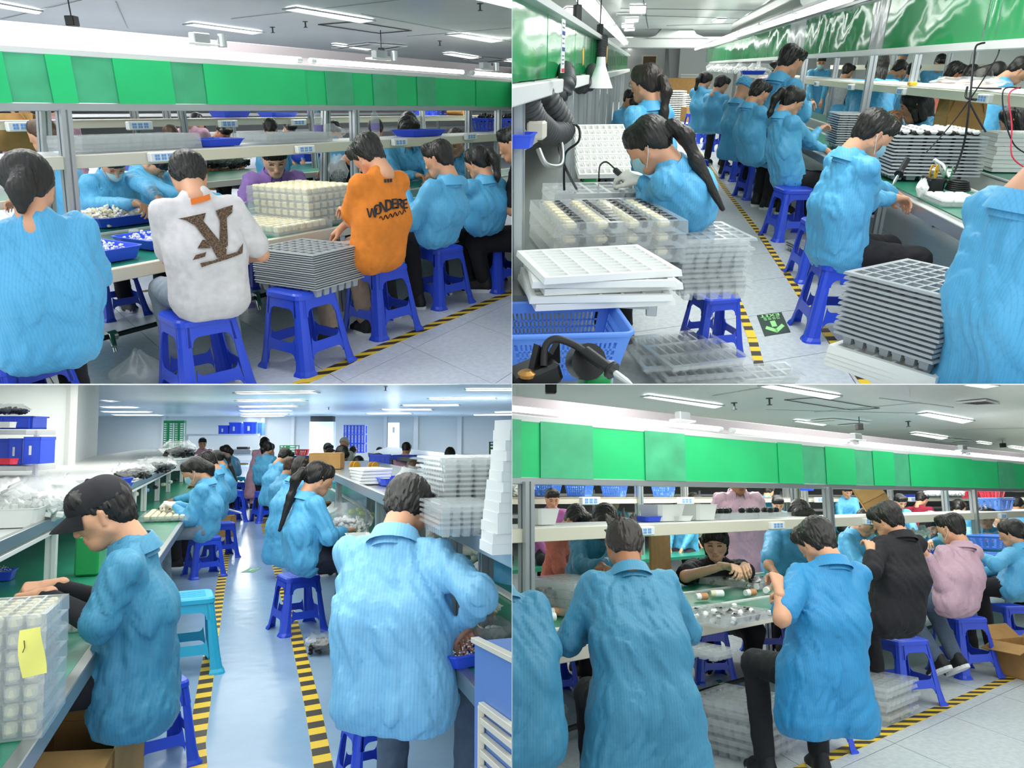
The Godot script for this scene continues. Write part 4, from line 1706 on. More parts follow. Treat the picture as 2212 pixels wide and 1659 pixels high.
	part(s2,"top_rail",mb,M.aluminium)
	mb=MB.new()
	bar(mb,V(-6.466,.66,-6.287),V(4.525,.66,-25.345),.03,.5)
	var s3:=thing("far_bench","third bench farthest back with white shelf","bench")
	mb=MB.new()
	mb.slab([V(-10.231,1.42,-10.767),V(5.756,1.42,-38.488),V(4.457,1.42,-39.237),V(-11.53,1.42,-11.517)],V(0,-.05,0))
	mb.slab([V(-10.318,1,-10.817),V(5.669,1,-38.538),V(4.457,1,-39.237),V(-11.53,1,-11.517)],V(0,-.08,0))
	part(s3,"shelf_board",mb,M.white_metal)
	for x in [V(-8.319,0,-14.282),V(-6.321,0,-17.747),V(-4.322,0,-21.212),V(-2.324,0,-24.678)]:
		part(s3,"post",post_shape(x,x+V(0,1.6,0),.08,u),M.aluminium)
	var bx:=Basis(u,Vector3.UP,u.cross(Vector3.UP))
	k=0
	for x in [[V(-2.264,1.217,-4.985),.2],[V(-1.635,1.211,-6.077),.19],[V(-1.043,1.223,-7.103),.2],[V(-.449,1.238,-8.133),.2],[V(-4.743,1.349,-7.572),.30],[V(-4.126,1.337,-8.642),.30],[V(-3.524,1.339,-9.686),.27],[V(-2.93,1.34,-10.716),.25]]:
		socket_plate("white three-socket strip on the "+["near shelf edge above the lettered shirt man","near shelf edge above the purple blouse","near shelf edge right of the orange shirt man","near shelf edge toward the right end","second bench shelf at the far left by the cardboard box","second bench shelf behind the long clear trays","second bench shelf above the tan shirt man","second bench shelf left of the first bottle"][k],Transform3D(bx,x[0]),x[1])
		k+=1
	tape("yellow and black striped tape on the tiles beside the near bench stools",[V(-1.32,0,-3.897),V(-1.24,0,-4.055),V(-.817,0,-4.892),V(0,0,-6.371),V(.426,0,-7.176)],.085,.17,1.1)
	tape("short strip of striped tape seen under the bench behind black trouser legs",[V(-3.378,0,-6.217),V(-3.056,0,-6.626),V(-2.803,0,-6.963)],.07,.2,.8)
	room_tl_things(u,bx)
	stool("blue plastic stool under the woman in the blue jacket at the far left",V(-2.206,0,-3.137),-2.01,1.041)
	stool("blue plastic stool under the man with the lettered white shirt",V(-1.684,0,-3.842),-2.38,1.069)
	stool("empty blue plastic stool that carries the grey tray stack",V(-1.287,0,-4.434),-2.16,1.059)
	stool("blue plastic stool under the orange shirt man",V(-.945,0,-5.178),-2.26,1.058)
	stool("blue plastic stool under the blue jacket man right of the orange shirt",V(-.593,0,-6),-2.31,1.023)
	stool("blue plastic stool under the ponytail woman at the right",V(-.118,0,-6.594),-2.39,1.080)
	stool("blue plastic stool across the bench under the masked man",V(-3.058,0,-5.612),-2.29,.858)
	stool("blue plastic stool across the bench behind the grey tray stack",V(-2.273,0,-6.693),-2.47,.888)
	person("woman in a blue jacket at the far left, dark hair in a bun",V(-1.949,0,-2.971),[0,60,0,6,82,3,8,109,2,4,122,-5,-6,104,13,-7,77,8,-2,74,-16,17,104,-11,17,85,-15,5,80,-29,-6,60,6,-40,57,-18,-36,8,-13,6,60,-6,-18,57,-40,-14,8,-36,-38,-31,-87,-12,95,-28,-71,0,-70],{"coat": .06,"hair": "bun","cell": .013,"wide": 1.08,"collar": false})
	ref.white=person("man in a white shirt with a large letter print on the back",V(-1.571,0,-3.779),[0,59,0,1,81,0,-2,108,-5,-9,117,-16,-16,102,3,-20,77,-5,-26,68,-19,11,102,-15,22,77,-21,3,71,-37,-7,59,5,-36,56,-25,-33,8,-20,7,59,-5,-10,56,-43,-7,8,-38,-37,-67,-65,-33,74,-58,-57,0,-82],{"cuff": -1,"hair": "short","coat_mat": "white_cloth","pants": "grey_cloth","shoe": "green_shoe","cell": .013,"skin": "skin","top": "shirt","collar": false,"fold": .005,"coat": .03})
	ref.orange=person("man in an orange shirt with black lettering on the back",V(-.864,0,-4.748),[0,64,0,5,86,1,5,113,-2,-4,123,-9,-6,107,11,-16,84,-2,-22,88,-19,14,107,-15,-6,88,-25,-28,76,-33,-5,64,7,-42,61,-13,-37,8,-9,5,64,-7,-23,61,-38,-18,8,-34,-62,-62,-48,-49,79,-38,-79,0,-61],{"cuff": -1,"hair": "bowl","coat_mat": "orange_cloth","pants": "khaki_cloth","skin": "skin","cell": .014,"top": "shirt","collar": false,"fold": .006,"coat": .06})
	person("short haired man in a blue jacket right of the orange shirt man",V(-.548,0,-5.504),[0,67,0,7,83,3,10,103,2,2,117,-1,-2,98,15,-17,75,17,-21,94,1,16,98,-13,-7,83,-23,-31,76,-30,-5,67,7,-43,64,-9,-38,8,-5,5,67,-7,-26,64,-35,-21,8,-32,-89,-31,-33,-29,95,-11,-85,0,-53],{"hair": "short","cell": .016,"coat": .07})
	person("woman with a ponytail in a blue jacket near the right end of the bench",V(-.229,0,-6.19),[0,65,0,3,79,3,2,97,3,-5,110,-3,-10,92,14,-26,73,1,-37,76,-22,12,92,-11,-2,73,-26,-25,76,-35,-6,65,6,-41,62,-16,-36,8,-12,6,65,-6,-19,62,-39,-15,8,-35,-76,-37,-53,-31,93,-21,-73,0,-68],{"hair": "ponytail","cell": .017,"coat": .06})
	person("person in a dark shirt cut off at the right edge of the room",V(.185,0,-6.455),[0,46,0,0,74,0,-8,108,-2,-18,123,-5,-13,102,16,-19,73,27,-30,91,8,-4,102,-21,-16,74,-29,-44,76,-22,-3,46,10,-50,43,5,-43,10,7,3,46,-10,-41,43,-30,-34,10,-28,-91,-34,-24,-33,94,-9,-97,0,-26],{"hair": "short","coat_mat": "black_cloth","cuff": -1,"top": "shirt","cell": .018,"collar": false,"s": 1.147})
	person("man in a blue jacket and face mask reaching across the bench",V(-3.267,0,-6.128),[0,56,0,2,77,2,10,103,8,19,111,18,20,97,-5,49,95,34,81,91,84,-1,97,21,-2,81,23,64,88,80,6,56,-7,42,53,14,37,9,10,-6,56,7,22,53,39,17,9,35,46,-71,54,46,71,54,77,0,64],{"mask": true,"hair": "short","cell": .016,"pants": "black_cloth","shoe": "grey_shoe","wide": 1.1,"hand": "pinch","s": 1.012})
	person("woman in a purple blouse facing the viewer behind the cream stack",V(-2.327,0,-7.358),[0,51,0,3,71,4,10,94,17,16,108,31,28,88,7,44,66,29,44,81,57,-9,88,26,-15,59,44,7,77,58,10,51,-5,42,48,37,38,11,30,-10,51,5,6,48,55,3,11,49,33,-53,78,20,85,49,46,0,89],{"hair": "short","coat_mat": "purple_cloth","cell": .015,"skin": "skin_pale","wide": 1.12,"top": "blouse","s": 1.271})
	person("person in a blue jacket bent over behind the lettered shirt man",V(-3.005,0,-6.682),[0,60,0,-11,79,4,-18,102,9,-4,107,10,-13,97,-8,15,82,-9,43,76,-5,-16,97,24,12,82,20,40,76,13,1,60,-9,42,57,-12,36,8,-12,-1,60,9,39,57,20,33,8,19,50,-87,5,86,50,9,99,0,10],{"hair": "short","cell": .02,"wide": 1.1,"s": .997})
	person("person in a black shirt behind the bag of black parts",V(-1.89,0,-8.115),[0,56,0,6,74,4,19,97,14,31,107,23,29,91,-2,40,61,-4,45,76,21,6,91,29,8,61,39,32,76,37,6,56,-8,49,53,14,43,10,10,-6,56,8,27,53,43,21,10,39,57,-71,42,57,71,42,80,0,60],{"hair": "short","coat_mat": "black_cloth","cuff": -1,"cell": .02,"top": "shirt","collar": false,"s": 1.15})
	person("woman in a blue jacket facing the viewer right of the orange shirt man",V(-1.267,0,-9.19),[0,49,0,0,77,0,3,111,8,8,126,22,23,104,1,33,80,25,33,81,57,-17,104,18,-7,77,38,20,81,57,11,49,-4,40,46,41,37,11,34,-11,49,4,2,46,57,-1,11,50,34,-50,80,19,87,46,39,0,92],{"hair": "short","cell": .016,"s": 1.3})
	person("person in a blue jacket in profile behind the short haired man",V(-.646,0,-10.031),[0,51,0,1,72,3,0,97,15,-6,111,28,19,90,22,15,60,41,-9,76,55,-21,90,7,-36,60,19,-31,76,47,11,51,4,0,48,57,3,11,50,-11,51,-4,-39,48,42,-36,11,35,-31,-50,81,-18,87,47,-36,0,93],{"hair": "short","cell": .02,"s": 1.3})
	person("woman with brown hair seen from behind at the second bench, by the carton",V(-3.914,0,-6.807),[0,55,0,-1,81,0,-10,113,0,-18,129,0,-10,107,18,-22,80,23,-46,76,11,-11,107,-18,-22,80,-22,-46,76,-9,0,55,10,-45,52,18,-38,9,18,0,55,-10,-45,52,-17,-39,9,-17,-99,-14,2,-14,99,0,-100,0,2],{"hair": "bun","hair_mat": "brown_hair","cell": .022,"s": 1.097})
	person("bowed brown haired head just above the long clear shelf trays",V(-3.398,0,-7.782),[0,66,0,0,88,1,-2,114,-4,-6,124,-13,-15,109,1,-20,90,-13,-22,76,-30,11,109,-10,4,90,-23,-7,76,-36,-7,66,3,-27,63,-27,-25,7,-22,7,66,-3,-2,63,-38,0,7,-33,-35,-50,-79,-20,87,-46,-40,0,-92],{"hair": "short","hair_mat": "brown_hair","cell": .026,"coat_mat": "pink_cloth","s": .863})
	person("man in a tan shirt bent over his work at the second bench",V(-4.248,0,-11.146),[0,52,0,2,79,1,9,113,7,20,121,17,20,108,-5,30,81,-3,40,76,21,-2,108,21,3,81,30,28,76,35,6,52,-7,43,49,15,38,9,11,-6,52,7,22,49,40,17,9,36,49,-77,41,59,64,49,77,0,64],{"hair": "short","cell": .026,"coat_mat": "tan_cloth","top": "shirt","wide": 1.2,"s": 1.04})
	person("dark haired worker behind the first blue tray of the second shelf",V(-2.772,0,-8.916),[0,69,0,0,91,0,-1,119,-5,-2,129,-14,-15,114,-4,-16,92,-19,-13,76,-36,14,114,-8,11,92,-22,3,76,-38,-8,69,1,-19,66,-35,-18,8,-29,8,69,-1,10,66,-38,10,8,-33,-11,-42,-90,-5,91,-42,-12,0,-99],{"hair": "short","cell": .026,"s": .899})
	person("person in a blue jacket bent low at the second bench left of the bottle",V(-3.572,0,-12.274),[0,55,0,1,83,2,7,116,9,15,124,21,21,110,0,29,84,5,33,76,30,-7,110,20,-4,84,30,18,76,40,7,55,-5,38,52,25,34,9,20,-7,55,5,11,52,44,8,9,39,38,-77,52,45,64,62,59,0,81],{"hair": "short","cell": .03,"s": 1.026})
	person("person in a blue jacket between the two bottles at the second bench",V(-2.17,0,-9.844),[0,62,0,0,86,1,-3,114,-3,-10,125,-11,-15,109,6,-25,88,-5,-33,76,-23,8,109,-15,-3,88,-25,-21,76,-35,-6,62,6,-37,59,-18,-33,8,-14,6,62,-6,-15,59,-38,-12,8,-34,-59,-50,-63,-34,87,-37,-68,0,-73],{"hair": "short","cell": .028,"s": .942})
	person("dark haired woman in a blue jacket behind the right blue shelf tray",V(-1.417,0,-10.314),[0,43,0,0,75,1,1,115,-6,4,130,-20,-19,108,-12,-20,77,-30,0,76,-55,22,108,-3,30,77,-19,23,76,-50,-11,43,-2,-8,40,-56,-10,11,-49,11,43,2,31,40,-47,30,11,-40,19,-50,-85,11,87,-49,22,0,-98],{"hair": "bun","cell": .024,"s": 1.291})
	person("worker with dark hair half hidden behind the second bottle",V(-1.72,0,-9.888),[0,52,0,0,79,1,-1,112,-5,-3,125,-17,-19,106,-3,-24,80,-17,-18,76,-44,17,106,-10,17,80,-25,2,76,-47,-9,52,2,-25,49,-41,-24,9,-35,9,52,-2,9,49,-47,10,9,-41,-15,-50,-85,-9,87,-49,-17,0,-99],{"hair": "short","cell": .026,"coat_mat": "navy_cloth","s": 1.095})
	person("person in a pink jacket standing at the far left of the second bench",V(-5.419,0,-8.773),[0,83,0,-1,108,-1,-7,138,-6,-13,152,-10,-18,132,7,-29,102,-2,-39,78,-18,3,132,-20,-9,102,-28,-27,78,-34,-6,83,7,-8,49,5,-6,9,7,6,83,-7,3,49,-9,6,9,-7,-78,-17,-61,-14,98,-11,-79,0,-62],{"hair": "short","cell": .03,"coat_mat": "pink_cloth","s": 1.039})
	person("person in a pink jacket standing behind the left end posts",V(-5.312,0,-9.065),[0,80,0,0,106,-1,-2,138,-9,-3,153,-17,-19,132,-7,-21,100,-23,-18,76,-43,16,132,-13,12,100,-28,2,76,-46,-9,80,2,-10,51,-1,-9,9,2,9,80,-2,9,51,-5,9,9,-2,-17,-17,-97,-3,98,-17,-17,0,-98],{"hair": "short","cell": .03,"coat_mat": "pink_cloth","s": 1.081})
	person("person in a pink jacket bent over beside the tan shirt man",V(-4.33,0,-10.354),[0,61,0,1,90,-4,2,126,-16,4,132,-31,-15,120,-19,-15,93,-29,-3,76,-45,20,120,-14,22,93,-23,16,76,-43,-9,61,-1,-10,58,-45,-11,9,-39,9,61,1,23,58,-41,22,9,-34,7,-87,-49,12,50,-86,14,0,-99],{"hair": "short","cell": .03,"coat_mat": "pink_cloth","s": 1.057})
	back_prints()
func room_tl_things(u: Vector3,bx: Basis)->void:
	var ty:=atan2(-u.z,u.x)
	blue_tray("blue tray heaped with cream and white caps before the masked man",V(-2.904,.725,-5.516),ty,V(.52,.07,.5),"cream")
	blue_tray("small blue tray of white pieces beside the left woman's elbow",V(-2.309,.725,-4.119),ty,V(.3,.07,.4),"white")
	blue_tray("blue tray of white pieces half behind the lettered shirt sleeve",V(-2.169,.725,-4.575),ty,V(.38,.06,.4),"white")
	var mb:=MB.new()
	mb.lathe([Vector2(0,0),Vector2(.034,0),Vector2(.036,.02),Vector2(.03,.03),Vector2(0,.032)],16,Transform3D(),1.0,.7)
	single("white_disc","single white plastic cap lying on the green bench top","cap",mb,M.white_part,V(-2.539,.718,-5.019))
	var fl:=thing("parts_tray","clear tray of white caps under the masked man's hands","tray",V(-2.757,.725,-5.952),ty)
	part(fl,"tray_body",blister_shape(V(.5,.04,.5),6,5),M.clear_tray)
	rows_of(fl,"white_caps",block(.05,.05,.06,.008),M.cream,V(.46,0,.46),7,6,.012)
	var cap:=block(.05,.042,.052,.008)
	for i in 6:
		var lab: String=["flat clear tray packed with cream caps beside the tall cream stack","lowest clear tray of the tall stack of cream caps","second clear tray from the bottom of the cream stack","middle clear tray of the cream stack by the orange shirt","second clear tray from the top of the cream stack","topmost clear tray of the tall stack of cream caps"][i]
		var at:=V(-1.653,.725,-5.2) if i==0 else V(-1.529,.725,-5.564)+V(0,.053*(i-1),0)
		var s:=V(.5,.06,.62) if i==0 else V(.52,.05,.6)
		var t:=thing("parts_tray",lab,"tray",at,ty+(.0 if i<3 else rng.randf_range(-.02,.02)))
		part(t,"tray_body",blister_shape(s,7,7,.15),M.clear_tray)
		rows_of(t,"cream_caps",cap,M.cream,V(s.x-.04,0,s.z-.04),7,8,.018,.15)
	tray_stack("grey clear tray in the square stack on the empty stool","nested grey trays on the empty blue stool",V(-1.262,.45,-4.573),ty+.02,V(.44,.06,.5),16,.0135,6,7,M.grey_tray,.003)
	for i in 3:
		var t:=thing("blister_tray",["lowest of three clear trays on the shelf left of the blue tray","middle of three clear trays on the shelf left of the blue tray","top one of three clear trays on the shelf left of the blue tray"][i],"tray",V(-2.523,1.255,-5.117)+V(0,.025*i,0),ty+.01*i)
		part(t,"tray_body",blister_shape(V(.86,.045,.36),10,4),M.clear_tray)
	blue_tray("shallow blue tray holding a scrap of film on the near shelf",V(-2.192,1.255,-5.691),ty,V(.36,.05,.32))
	for i in 2:
		var t:=thing("blister_tray",["lower clear tray on the shelf above the purple blouse","upper clear tray on the shelf above the purple blouse"][i],"tray",V(-1.837,1.255,-6.306)+V(0,.03*i,0),ty)
		part(t,"tray_body",blister_shape(V(.72,.045,.36),9,4),M.clear_tray)
	bottle("clear water bottle standing on the shelf by the rear post",V(-1.641,1.255,-6.647),.25)
	bottle("clear water bottle standing on the shelf behind the orange shirt man",V(-1.258,1.255,-7.211),.26)
	blue_tray("shallow blue tray on the shelf right of the second bottle",V(-.938,1.255,-7.865),ty,V(.52,.06,.36))
	bag("crumpled white film bag on the shelf beside the first bottle",V(-1.57,1.255,-6.769),.3,V(.26,.13,.25),4)
	blue_tray("blue tray on the second bench shelf over the tan shirt man",V(-3.643,1.405,-10.181),ty,V(.42,.08,.36))
	blue_tray("second blue tray on the second bench shelf left of the bottle",V(-3.236,1.405,-10.886),ty,V(.48,.07,.36))
	blue_tray("blue tray on the second bench behind the purple blouse",V(-3.332,.74,-12.522),ty,V(.85,.12,.9))
	blue_tray("blue tray of black parts on the second bench behind the masked man",V(-4.912,.74,-10.355),ty,V(.55,.1,.8),"black")
	bag("clear bag of black parts lying on the second bench",V(-4.059,.74,-10.781),ty,V(.8,.22,.6),7,"black",.7)
	for i in 3:
		var bk:=basket(["blue slatted basket of dark parts at the right end of the second bench","second blue slatted basket beside the first at the right end","blue slatted basket behind the pair at the right end"][i],[V(-.315,1.263,-9.509),V(-.033,1.263,-9.296),V(-1.54,1.377,-14.884)][i],ty,V(.3,.14,.25)*(1.0 if i<2 else 2.2),M.tray_blue,3,6)
		if i<2:
			heap(bk,"dark_parts",[block(.03,.02,.025).mesh()],[M.black_part],V(.27,.08,.22),130,.3,V(0,.11,0))
	carton("tilted cardboard box on the second bench shelf near its right end",V(-1.06,1.405,-14.76),ty+.5,V(.34,.28,.3),[.4,.4,.4,.4],true,Basis(Vector3.FORWARD,.35))
	carton("open cardboard box on the second bench at the far left",V(-5.38,1.087,-8.378),.3,V(.55,.22,.4),[-.6,-.5,-.7,-.4])
	bag("clear plastic bag of black parts hanging by the post left of the orange shirt",V(-1.375,.929,-6.08),.2,V(.15,.23,.12),3,"black",.55)
	bag("empty clear plastic bag standing on the floor at the bottom edge",V(-2.072,0,-3.897),.4,V(.3,.25,.25),12,"",.12)
	bottle("clear bottle standing on the floor under the bench",V(-2.035,0,-5.633),.18)
func back_prints()->void:
	var t: Node3D=ref.white
	var v:=Vector3(-.41,0,-.91)
	var x:=V(.91,0,-.41)
	var o: Vector3=V(-1.492,.906,-3.726)-t.get_meta("at")
	var k:=1.0/1670.0
	var polys:=[[[-250,155],[-30,192],[-60,130],[85,-100],[75,-150],[0,-160],[-30,-70],[-130,100],[-190,140]],[[50,200],[195,232],[180,170],[130,135],[100,-70],[60,-100],[40,-20],[70,120]],[[-135,-190],[-30,-180],[70,-145],[170,-130],[230,-70],[210,-150],[-130,-225]],[[-190,-160],[-160,-120],[-75,-105],[-90,-140]],[[-140,-70],[-90,-10],[-50,-20],[-40,-80]]]
	for p in polys:
		var poly:=PackedVector2Array()
		for e in p:
			poly.append(Vector2(e[0],e[1])*k)
		var mb:=MB.new()
		print_poly(mb,poly,o,x,Vector3.UP)
		on_cloth(t,mb,v)
		part(t,"letter_print",mb,M.print_brown)
	var lb:=MB.new()
	print_poly(lb,PackedVector2Array([Vector2(-.08,.155),Vector2(.015,.175),Vector2(.013,.2),Vector2(-.08,.182)]),o,x,Vector3.UP)
	on_cloth(t,lb,v)
	part(t,"orange_label",lb,M.print_orange)
	t=ref.orange
	o=V(-.768,.918,-4.711)-t.get_meta("at")
	v=(V(-.862,.87,-5.098)-V(-.69,.996,-4.079)).normalized()
	v.y=0
	x=v.cross(Vector3.UP).normalized()
	var word:="WONDERE"
	for i in word.length():
		var a:=(i-3)*.1
		var mb:=text_mb(word[i],.085-.004*absf(i-3),Transform3D(Basis(x,Vector3.UP,-v),o+x*(i-3)*.034+V(0,.02-a*a*.25+i*.005,0)),.0005)
		on_cloth(t,mb,v)
		part(t,"letter_print",mb,M.print_black)
	var sq:=MB.new()
	var path:=[]
	for i in 40:
		path.append(o+x*(-.06+i*.0042)+V(0,-.035+.012*sin(i*.9)+i*.0006,0))
	sq.tube(path,.003,4)
	on_cloth(t,sq,v)
	part(t,"script_print",sq,M.print_black)
	for i in 3:
		var mb:=MB.new()
		print_poly(mb,PackedVector2Array([Vector2(-.02+.018*i,.165),Vector2(-.006+.018*i,.165),Vector2(-.006+.018*i,.185),Vector2(-.02+.018*i,.185)]),o,x,Vector3.UP)
		on_cloth(t,mb,v)
		part(t,"small_mark",mb,M.print_black)
# ---------------------------------------------------------------- upper right: aisle between two benches,with a taped walkway
func room_tr()->void:
	cur="TR"
	var u:=V(.165,0,-.986)
	var nrm:=V(u.z,0,-u.x)
	var ty:=atan2(-u.z,u.x)
	var bx:=Basis(u,Vector3.UP,u.cross(Vector3.UP))
	var mb:=MB.new()
	mb.slab([V(-1,-.014,2),V(34,-.014,2),V(34,-.014,-45),V(-1,-.014,-45)],V(0,-.1,0))
	var fl:=struct("floor","blue grey tiled floor of the taped walkway between two benches",mb,M.grout)
	var a:=u*.82
	var b:=V(.93,0,-.366)*.74
	tiles(fl,V(1.402,0,-3.804)-b*.35,a,b,-4,30,-6,22,M.tile_grey,func(p: Vector3)->bool: return p.z<-2.8 and p.z>-15.0 and p.x>.0 and p.x<-p.z*.7)
	mb=MB.new()
	mb.slab([V(-1,2.75,-3.5),V(34,2.75,-3.5),V(34,2.75,-45),V(-1,2.75,-45)],V(0,-.15,0))
	var ce:=struct("ceiling","grey metal ceiling above the taped walkway room",mb,M.ceiling)
	for s in [[V(2.22,2.59,-16.988),V(5.235,2.59,-17.534)],[V(2.5,2.59,-19.072),V(5.804,2.59,-20.517)],[V(4.502,2.59,-23.934),V(6.3,2.59,-22.673)],[V(2.389,2.59,-15.114),V(4.201,2.59,-25.348)]]:
		var sm:=MB.new()
		bar(sm,s[0],s[1],.015,.008)
		part(ce,"panel_joint",sm,M.dark_metal)
	mb=MB.new()
	mb.box(V(7.388,1.379,-32.593)+V(8,0,0),V(34,3.4,.2),.0)
	var wb:=struct("wall_back","pale wall of panels at the far end of the taped walkway",mb,M.wall)
	mb=MB.new()
	mb.box(V(7.314,.528,-31.901)+V(.4,.2,0),V(2.2,4.0,.06),.0)
	part(wb,"grey_door_panel",mb,M.ceiling)
	for x in [1440,1446]:
		mb=MB.new()
		bar(mb,V(6.198,2.163,-32.494),V(6.309,-1.169,-31.064),.12,.06)
		part(wb,"panel_joint",mb,M.aluminium)
		break
	mb=MB.new()
	mb.slab([V(13,2.8,-2),V(13.2,2.8,-2),V(13.2,2.8,-45),V(13,2.8,-45)],V(0,-2.9,0))
	struct("wall_right","pale wall on the right side of the taped walkway room",mb,M.wall)
	var k:=0
	for q in [[V(2.597,2.59,-18.27),V(2.955,2.59,-18.27),V(2.586,2.59,-15.994),V(2.274,2.59,-15.994)],[V(3.015,2.59,-21.979),V(3.338,2.59,-21.757),V(3.066,2.59,-19.949),V(2.768,2.59,-20.135)],[V(3.346,2.59,-25.052),V(3.656,2.59,-24.763),V(3.354,2.59,-22.673),V(3.055,2.59,-22.914)],[V(3.728,2.59,-27.287),V(4.03,2.59,-26.943),V(3.787,2.59,-25.348),V(3.515,2.59,-25.651)],[V(5.325,2.59,-21.979),V(5.668,2.59,-22.205),V(5.303,2.59,-20.324),V(5.041,2.59,-20.324)],[V(5.055,2.59,-16.857),V(5.278,2.59,-16.476),V(4.89,2.59,-14.516),V(4.535,2.59,-14.516)],[V(1.061,2.59,-17.257),V(1.402,2.59,-19.241),V(1.279,2.59,-16.601),V(1.094,2.59,-16.476)]]:
		ceiling_light(["nearest square white ceiling light over the walkway","second square ceiling light from the front over the walkway","third square ceiling light from the front over the walkway","farthest square ceiling light over the walkway","small ceiling light in front of the silver duct at the right","white ceiling light cut off at the top edge beside the ribbed duct","ceiling light half hidden behind the left row of lamp tubes"][k],q,[3.0,.0,.0,.0,.0,3.0,.0][k],"ceiling lights of the walkway room")
		k+=1
	area(V(1.6,2.55,-4.5),u,3.0,1.2,5.0)
	area(V(4.5,2.55,-8.0),u,5.0,2.0,9.0)
	area(V(3.0,2.55,-15.0),u,8.0,2.0,9.0)
	area(V(6.5,2.55,-24.0),u,8.0,3.0,30.0)
	area(V(9.0,2.55,-11.0),u,8.0,2.0,7.0)
	vent("dark slotted air outlet beside the nearest square ceiling light",[V(2.383,2.59,-18.906),V(2.986,2.59,-18.906),V(2.883,2.59,-18.27),V(2.301,2.59,-18.27)],2)
	var du:=thing("air_duct","silver sheet metal air duct with a T branch under the far ceiling","duct",V(5.16,2.203,-26.418))
	mb=MB.new()
	mb.box(V(1.6,0,0),V(7.5,.34,.4),.03)
	part(du,"main_run",mb,M.steel)
	mb=MB.new()
	var fan:=PackedVector2Array([Vector2(-1.0,.1),Vector2(-.55,.2),Vector2(-.32,.45),Vector2(-.28,.9),Vector2(.5,.9),Vector2(.54,.5),Vector2(.75,.25),Vector2(1.2,.1)])
	mb.prism(fan,-.2,.2)
	part(du,"branch",mb,M.steel)
	mb=MB.new()
	for i in 24:
		mb.box(V(2.2+i*.12,.0,.0),V(.05,.4,.46),.01)
	mb.box(V(3.6,0,0),V(3.0,.36,.42))
	part(du,"ribbed_section",mb,M.steel)
	du=thing("flexible_duct","ribbed silver flexible duct above the right row of lamp tubes","duct")
	var path:=[]
	var rad:=[]
	for i in 90:
		path.append((V(4.631,2.198,-16.622)).lerp(V(3.474,2.257,-9.574),i/89.0))
		rad.append(.19 if i % 2==0 else .165)
	mb=MB.new()
	mb.tube(path,rad,14)
	part(du,"ribbed_hose",mb,M.steel)
	var ca:=thing("bench_canopy","metal canopy frame with green screens over the left bench","light hood")
	mb=MB.new()
	bar(mb,V(-.109,1.415,-1.926),V(2.736,1.415,-18.889),.07,.06)
	part(ca,"bottom_rail",mb,M.white_metal)
	mb=MB.new()
	bar(mb,V(-.109,1.73,-1.926),V(2.736,1.73,-18.889),.05,.035)
	part(ca,"top_rail",mb,M.aluminium)
	var xs:=[-2.9,-1.45,-.05,.95,1.55,3.2,5.0,7.5,10.5,13.6]
	for i in xs.size()-1:
		var p: Vector3=V(.4,1.45,-5.085)+u*xs[i]
		var q: Vector3=V(.4,1.45,-5.085)+u*(xs[i+1]-.03)
		mb=MB.new()
		mb.slab([p,q,q+V(0,.27,0),p+V(0,.27,0)],nrm*.004)
		single("hanging_sheet",["first","second","third","fourth","fifth","sixth","seventh","eighth","ninth"][i]+" glossy green screen from the front on the left canopy","plastic sheet",mb,M.gloss_green)
	k=0
	for x in [-2.21,-.2,.75,1.6,2.7,4.2,6.0,8.5,11.5]:
		var p: Vector3=V(.371,0,-5.09)+u*x
		single("bench_post",["first","second","third","fourth","fifth","sixth","seventh","eighth","last"][k]+" metal post from the front along the left bench","post",post_shape(p+V(0,.7,0),p+V(0,1.42,0),.075,u),M.aluminium)
		k+=1
	k=0
	for row in [[V(.712,2.15,-8.89),V(7.526,2.15,-49.537),6,"left"],[V(2.717,2,-6.659),V(5.97,2,-26.528),8,"right"]]:
		var p0: Vector3=row[0]
		var p1: Vector3=row[1]
		for i in row[2]:
			for w in (2 if k==0 else 1):
				var p: Vector3=p0.lerp(p1,float(i)/row[2])+V(.09*w,.02*w,0)
				var q: Vector3=p0.lerp(p1,(i+.93)/row[2])+V(.09*w,.02*w,0)
				var t:=thing("tube_lamp",["nearest","second","third","fourth","fifth","sixth","seventh","farthest"][i]+" glowing lamp tube of the "+row[3]+" row"+(", outer of the pair" if w==1 else ""),"lamp",p,.0,row[3]+" row of lamp tubes in the walkway room")
				mb=MB.new()
				mb.tube([V(0,0,0),q-p],.026,8)
				part(t,"tube",mb,M.tube)
				mb=MB.new()
				mb.box((q-p)*.5+V(0,.05,0),V(.1,.03,(q-p).length()),.004,basis_of((q-p),Vector3.UP))
				part(t,"batten",mb,M.white_metal)
		k+=1
	var lb:=thing("work_bench","grey topped work bench along the left side of the walkway","bench")
	mb=MB.new()
	mb.slab([V(.498,.716,-2.584),V(3.219,.716,-18.808),V(.32,.716,-19.294),V(-2.401,.716,-3.071)],V(0,-.03,0))
	part(lb,"bench_top",mb,M.steel)
	mb=MB.new()
	bar(mb,V(.508,.69,-2.583),V(3.229,.69,-18.806),.04,.06)
	part(lb,"edge_beam",mb,M.aluminium)
	mb=MB.new()
	mb.slab([V(.915,.722,-6.52),V(2.982,.722,-18.848),V(2.785,.722,-18.881),V(.718,.722,-6.553)],V(0,-.004,0))
	part(lb,"green_strip",mb,M.green_mat)
	mb=MB.new()
	mb.slab([V(-.429,1,-2.74),V(2.292,1,-18.963),V(1.503,1,-19.096),V(-1.218,1,-2.872)],V(0,-.09,0))
	part(lb,"back_shelf",mb,M.white_metal)
	for x in [-3.0,.0,4.0]:
		part(lb,"table_leg",post_shape(V(.765,0,-5.024)+u*x,V(.765,.68,-5.024)+u*x,.07,u),M.aluminium)
	var rb:=thing("work_bench","work bench with green and grey top along the right side of the walkway","bench")
	mb=MB.new()
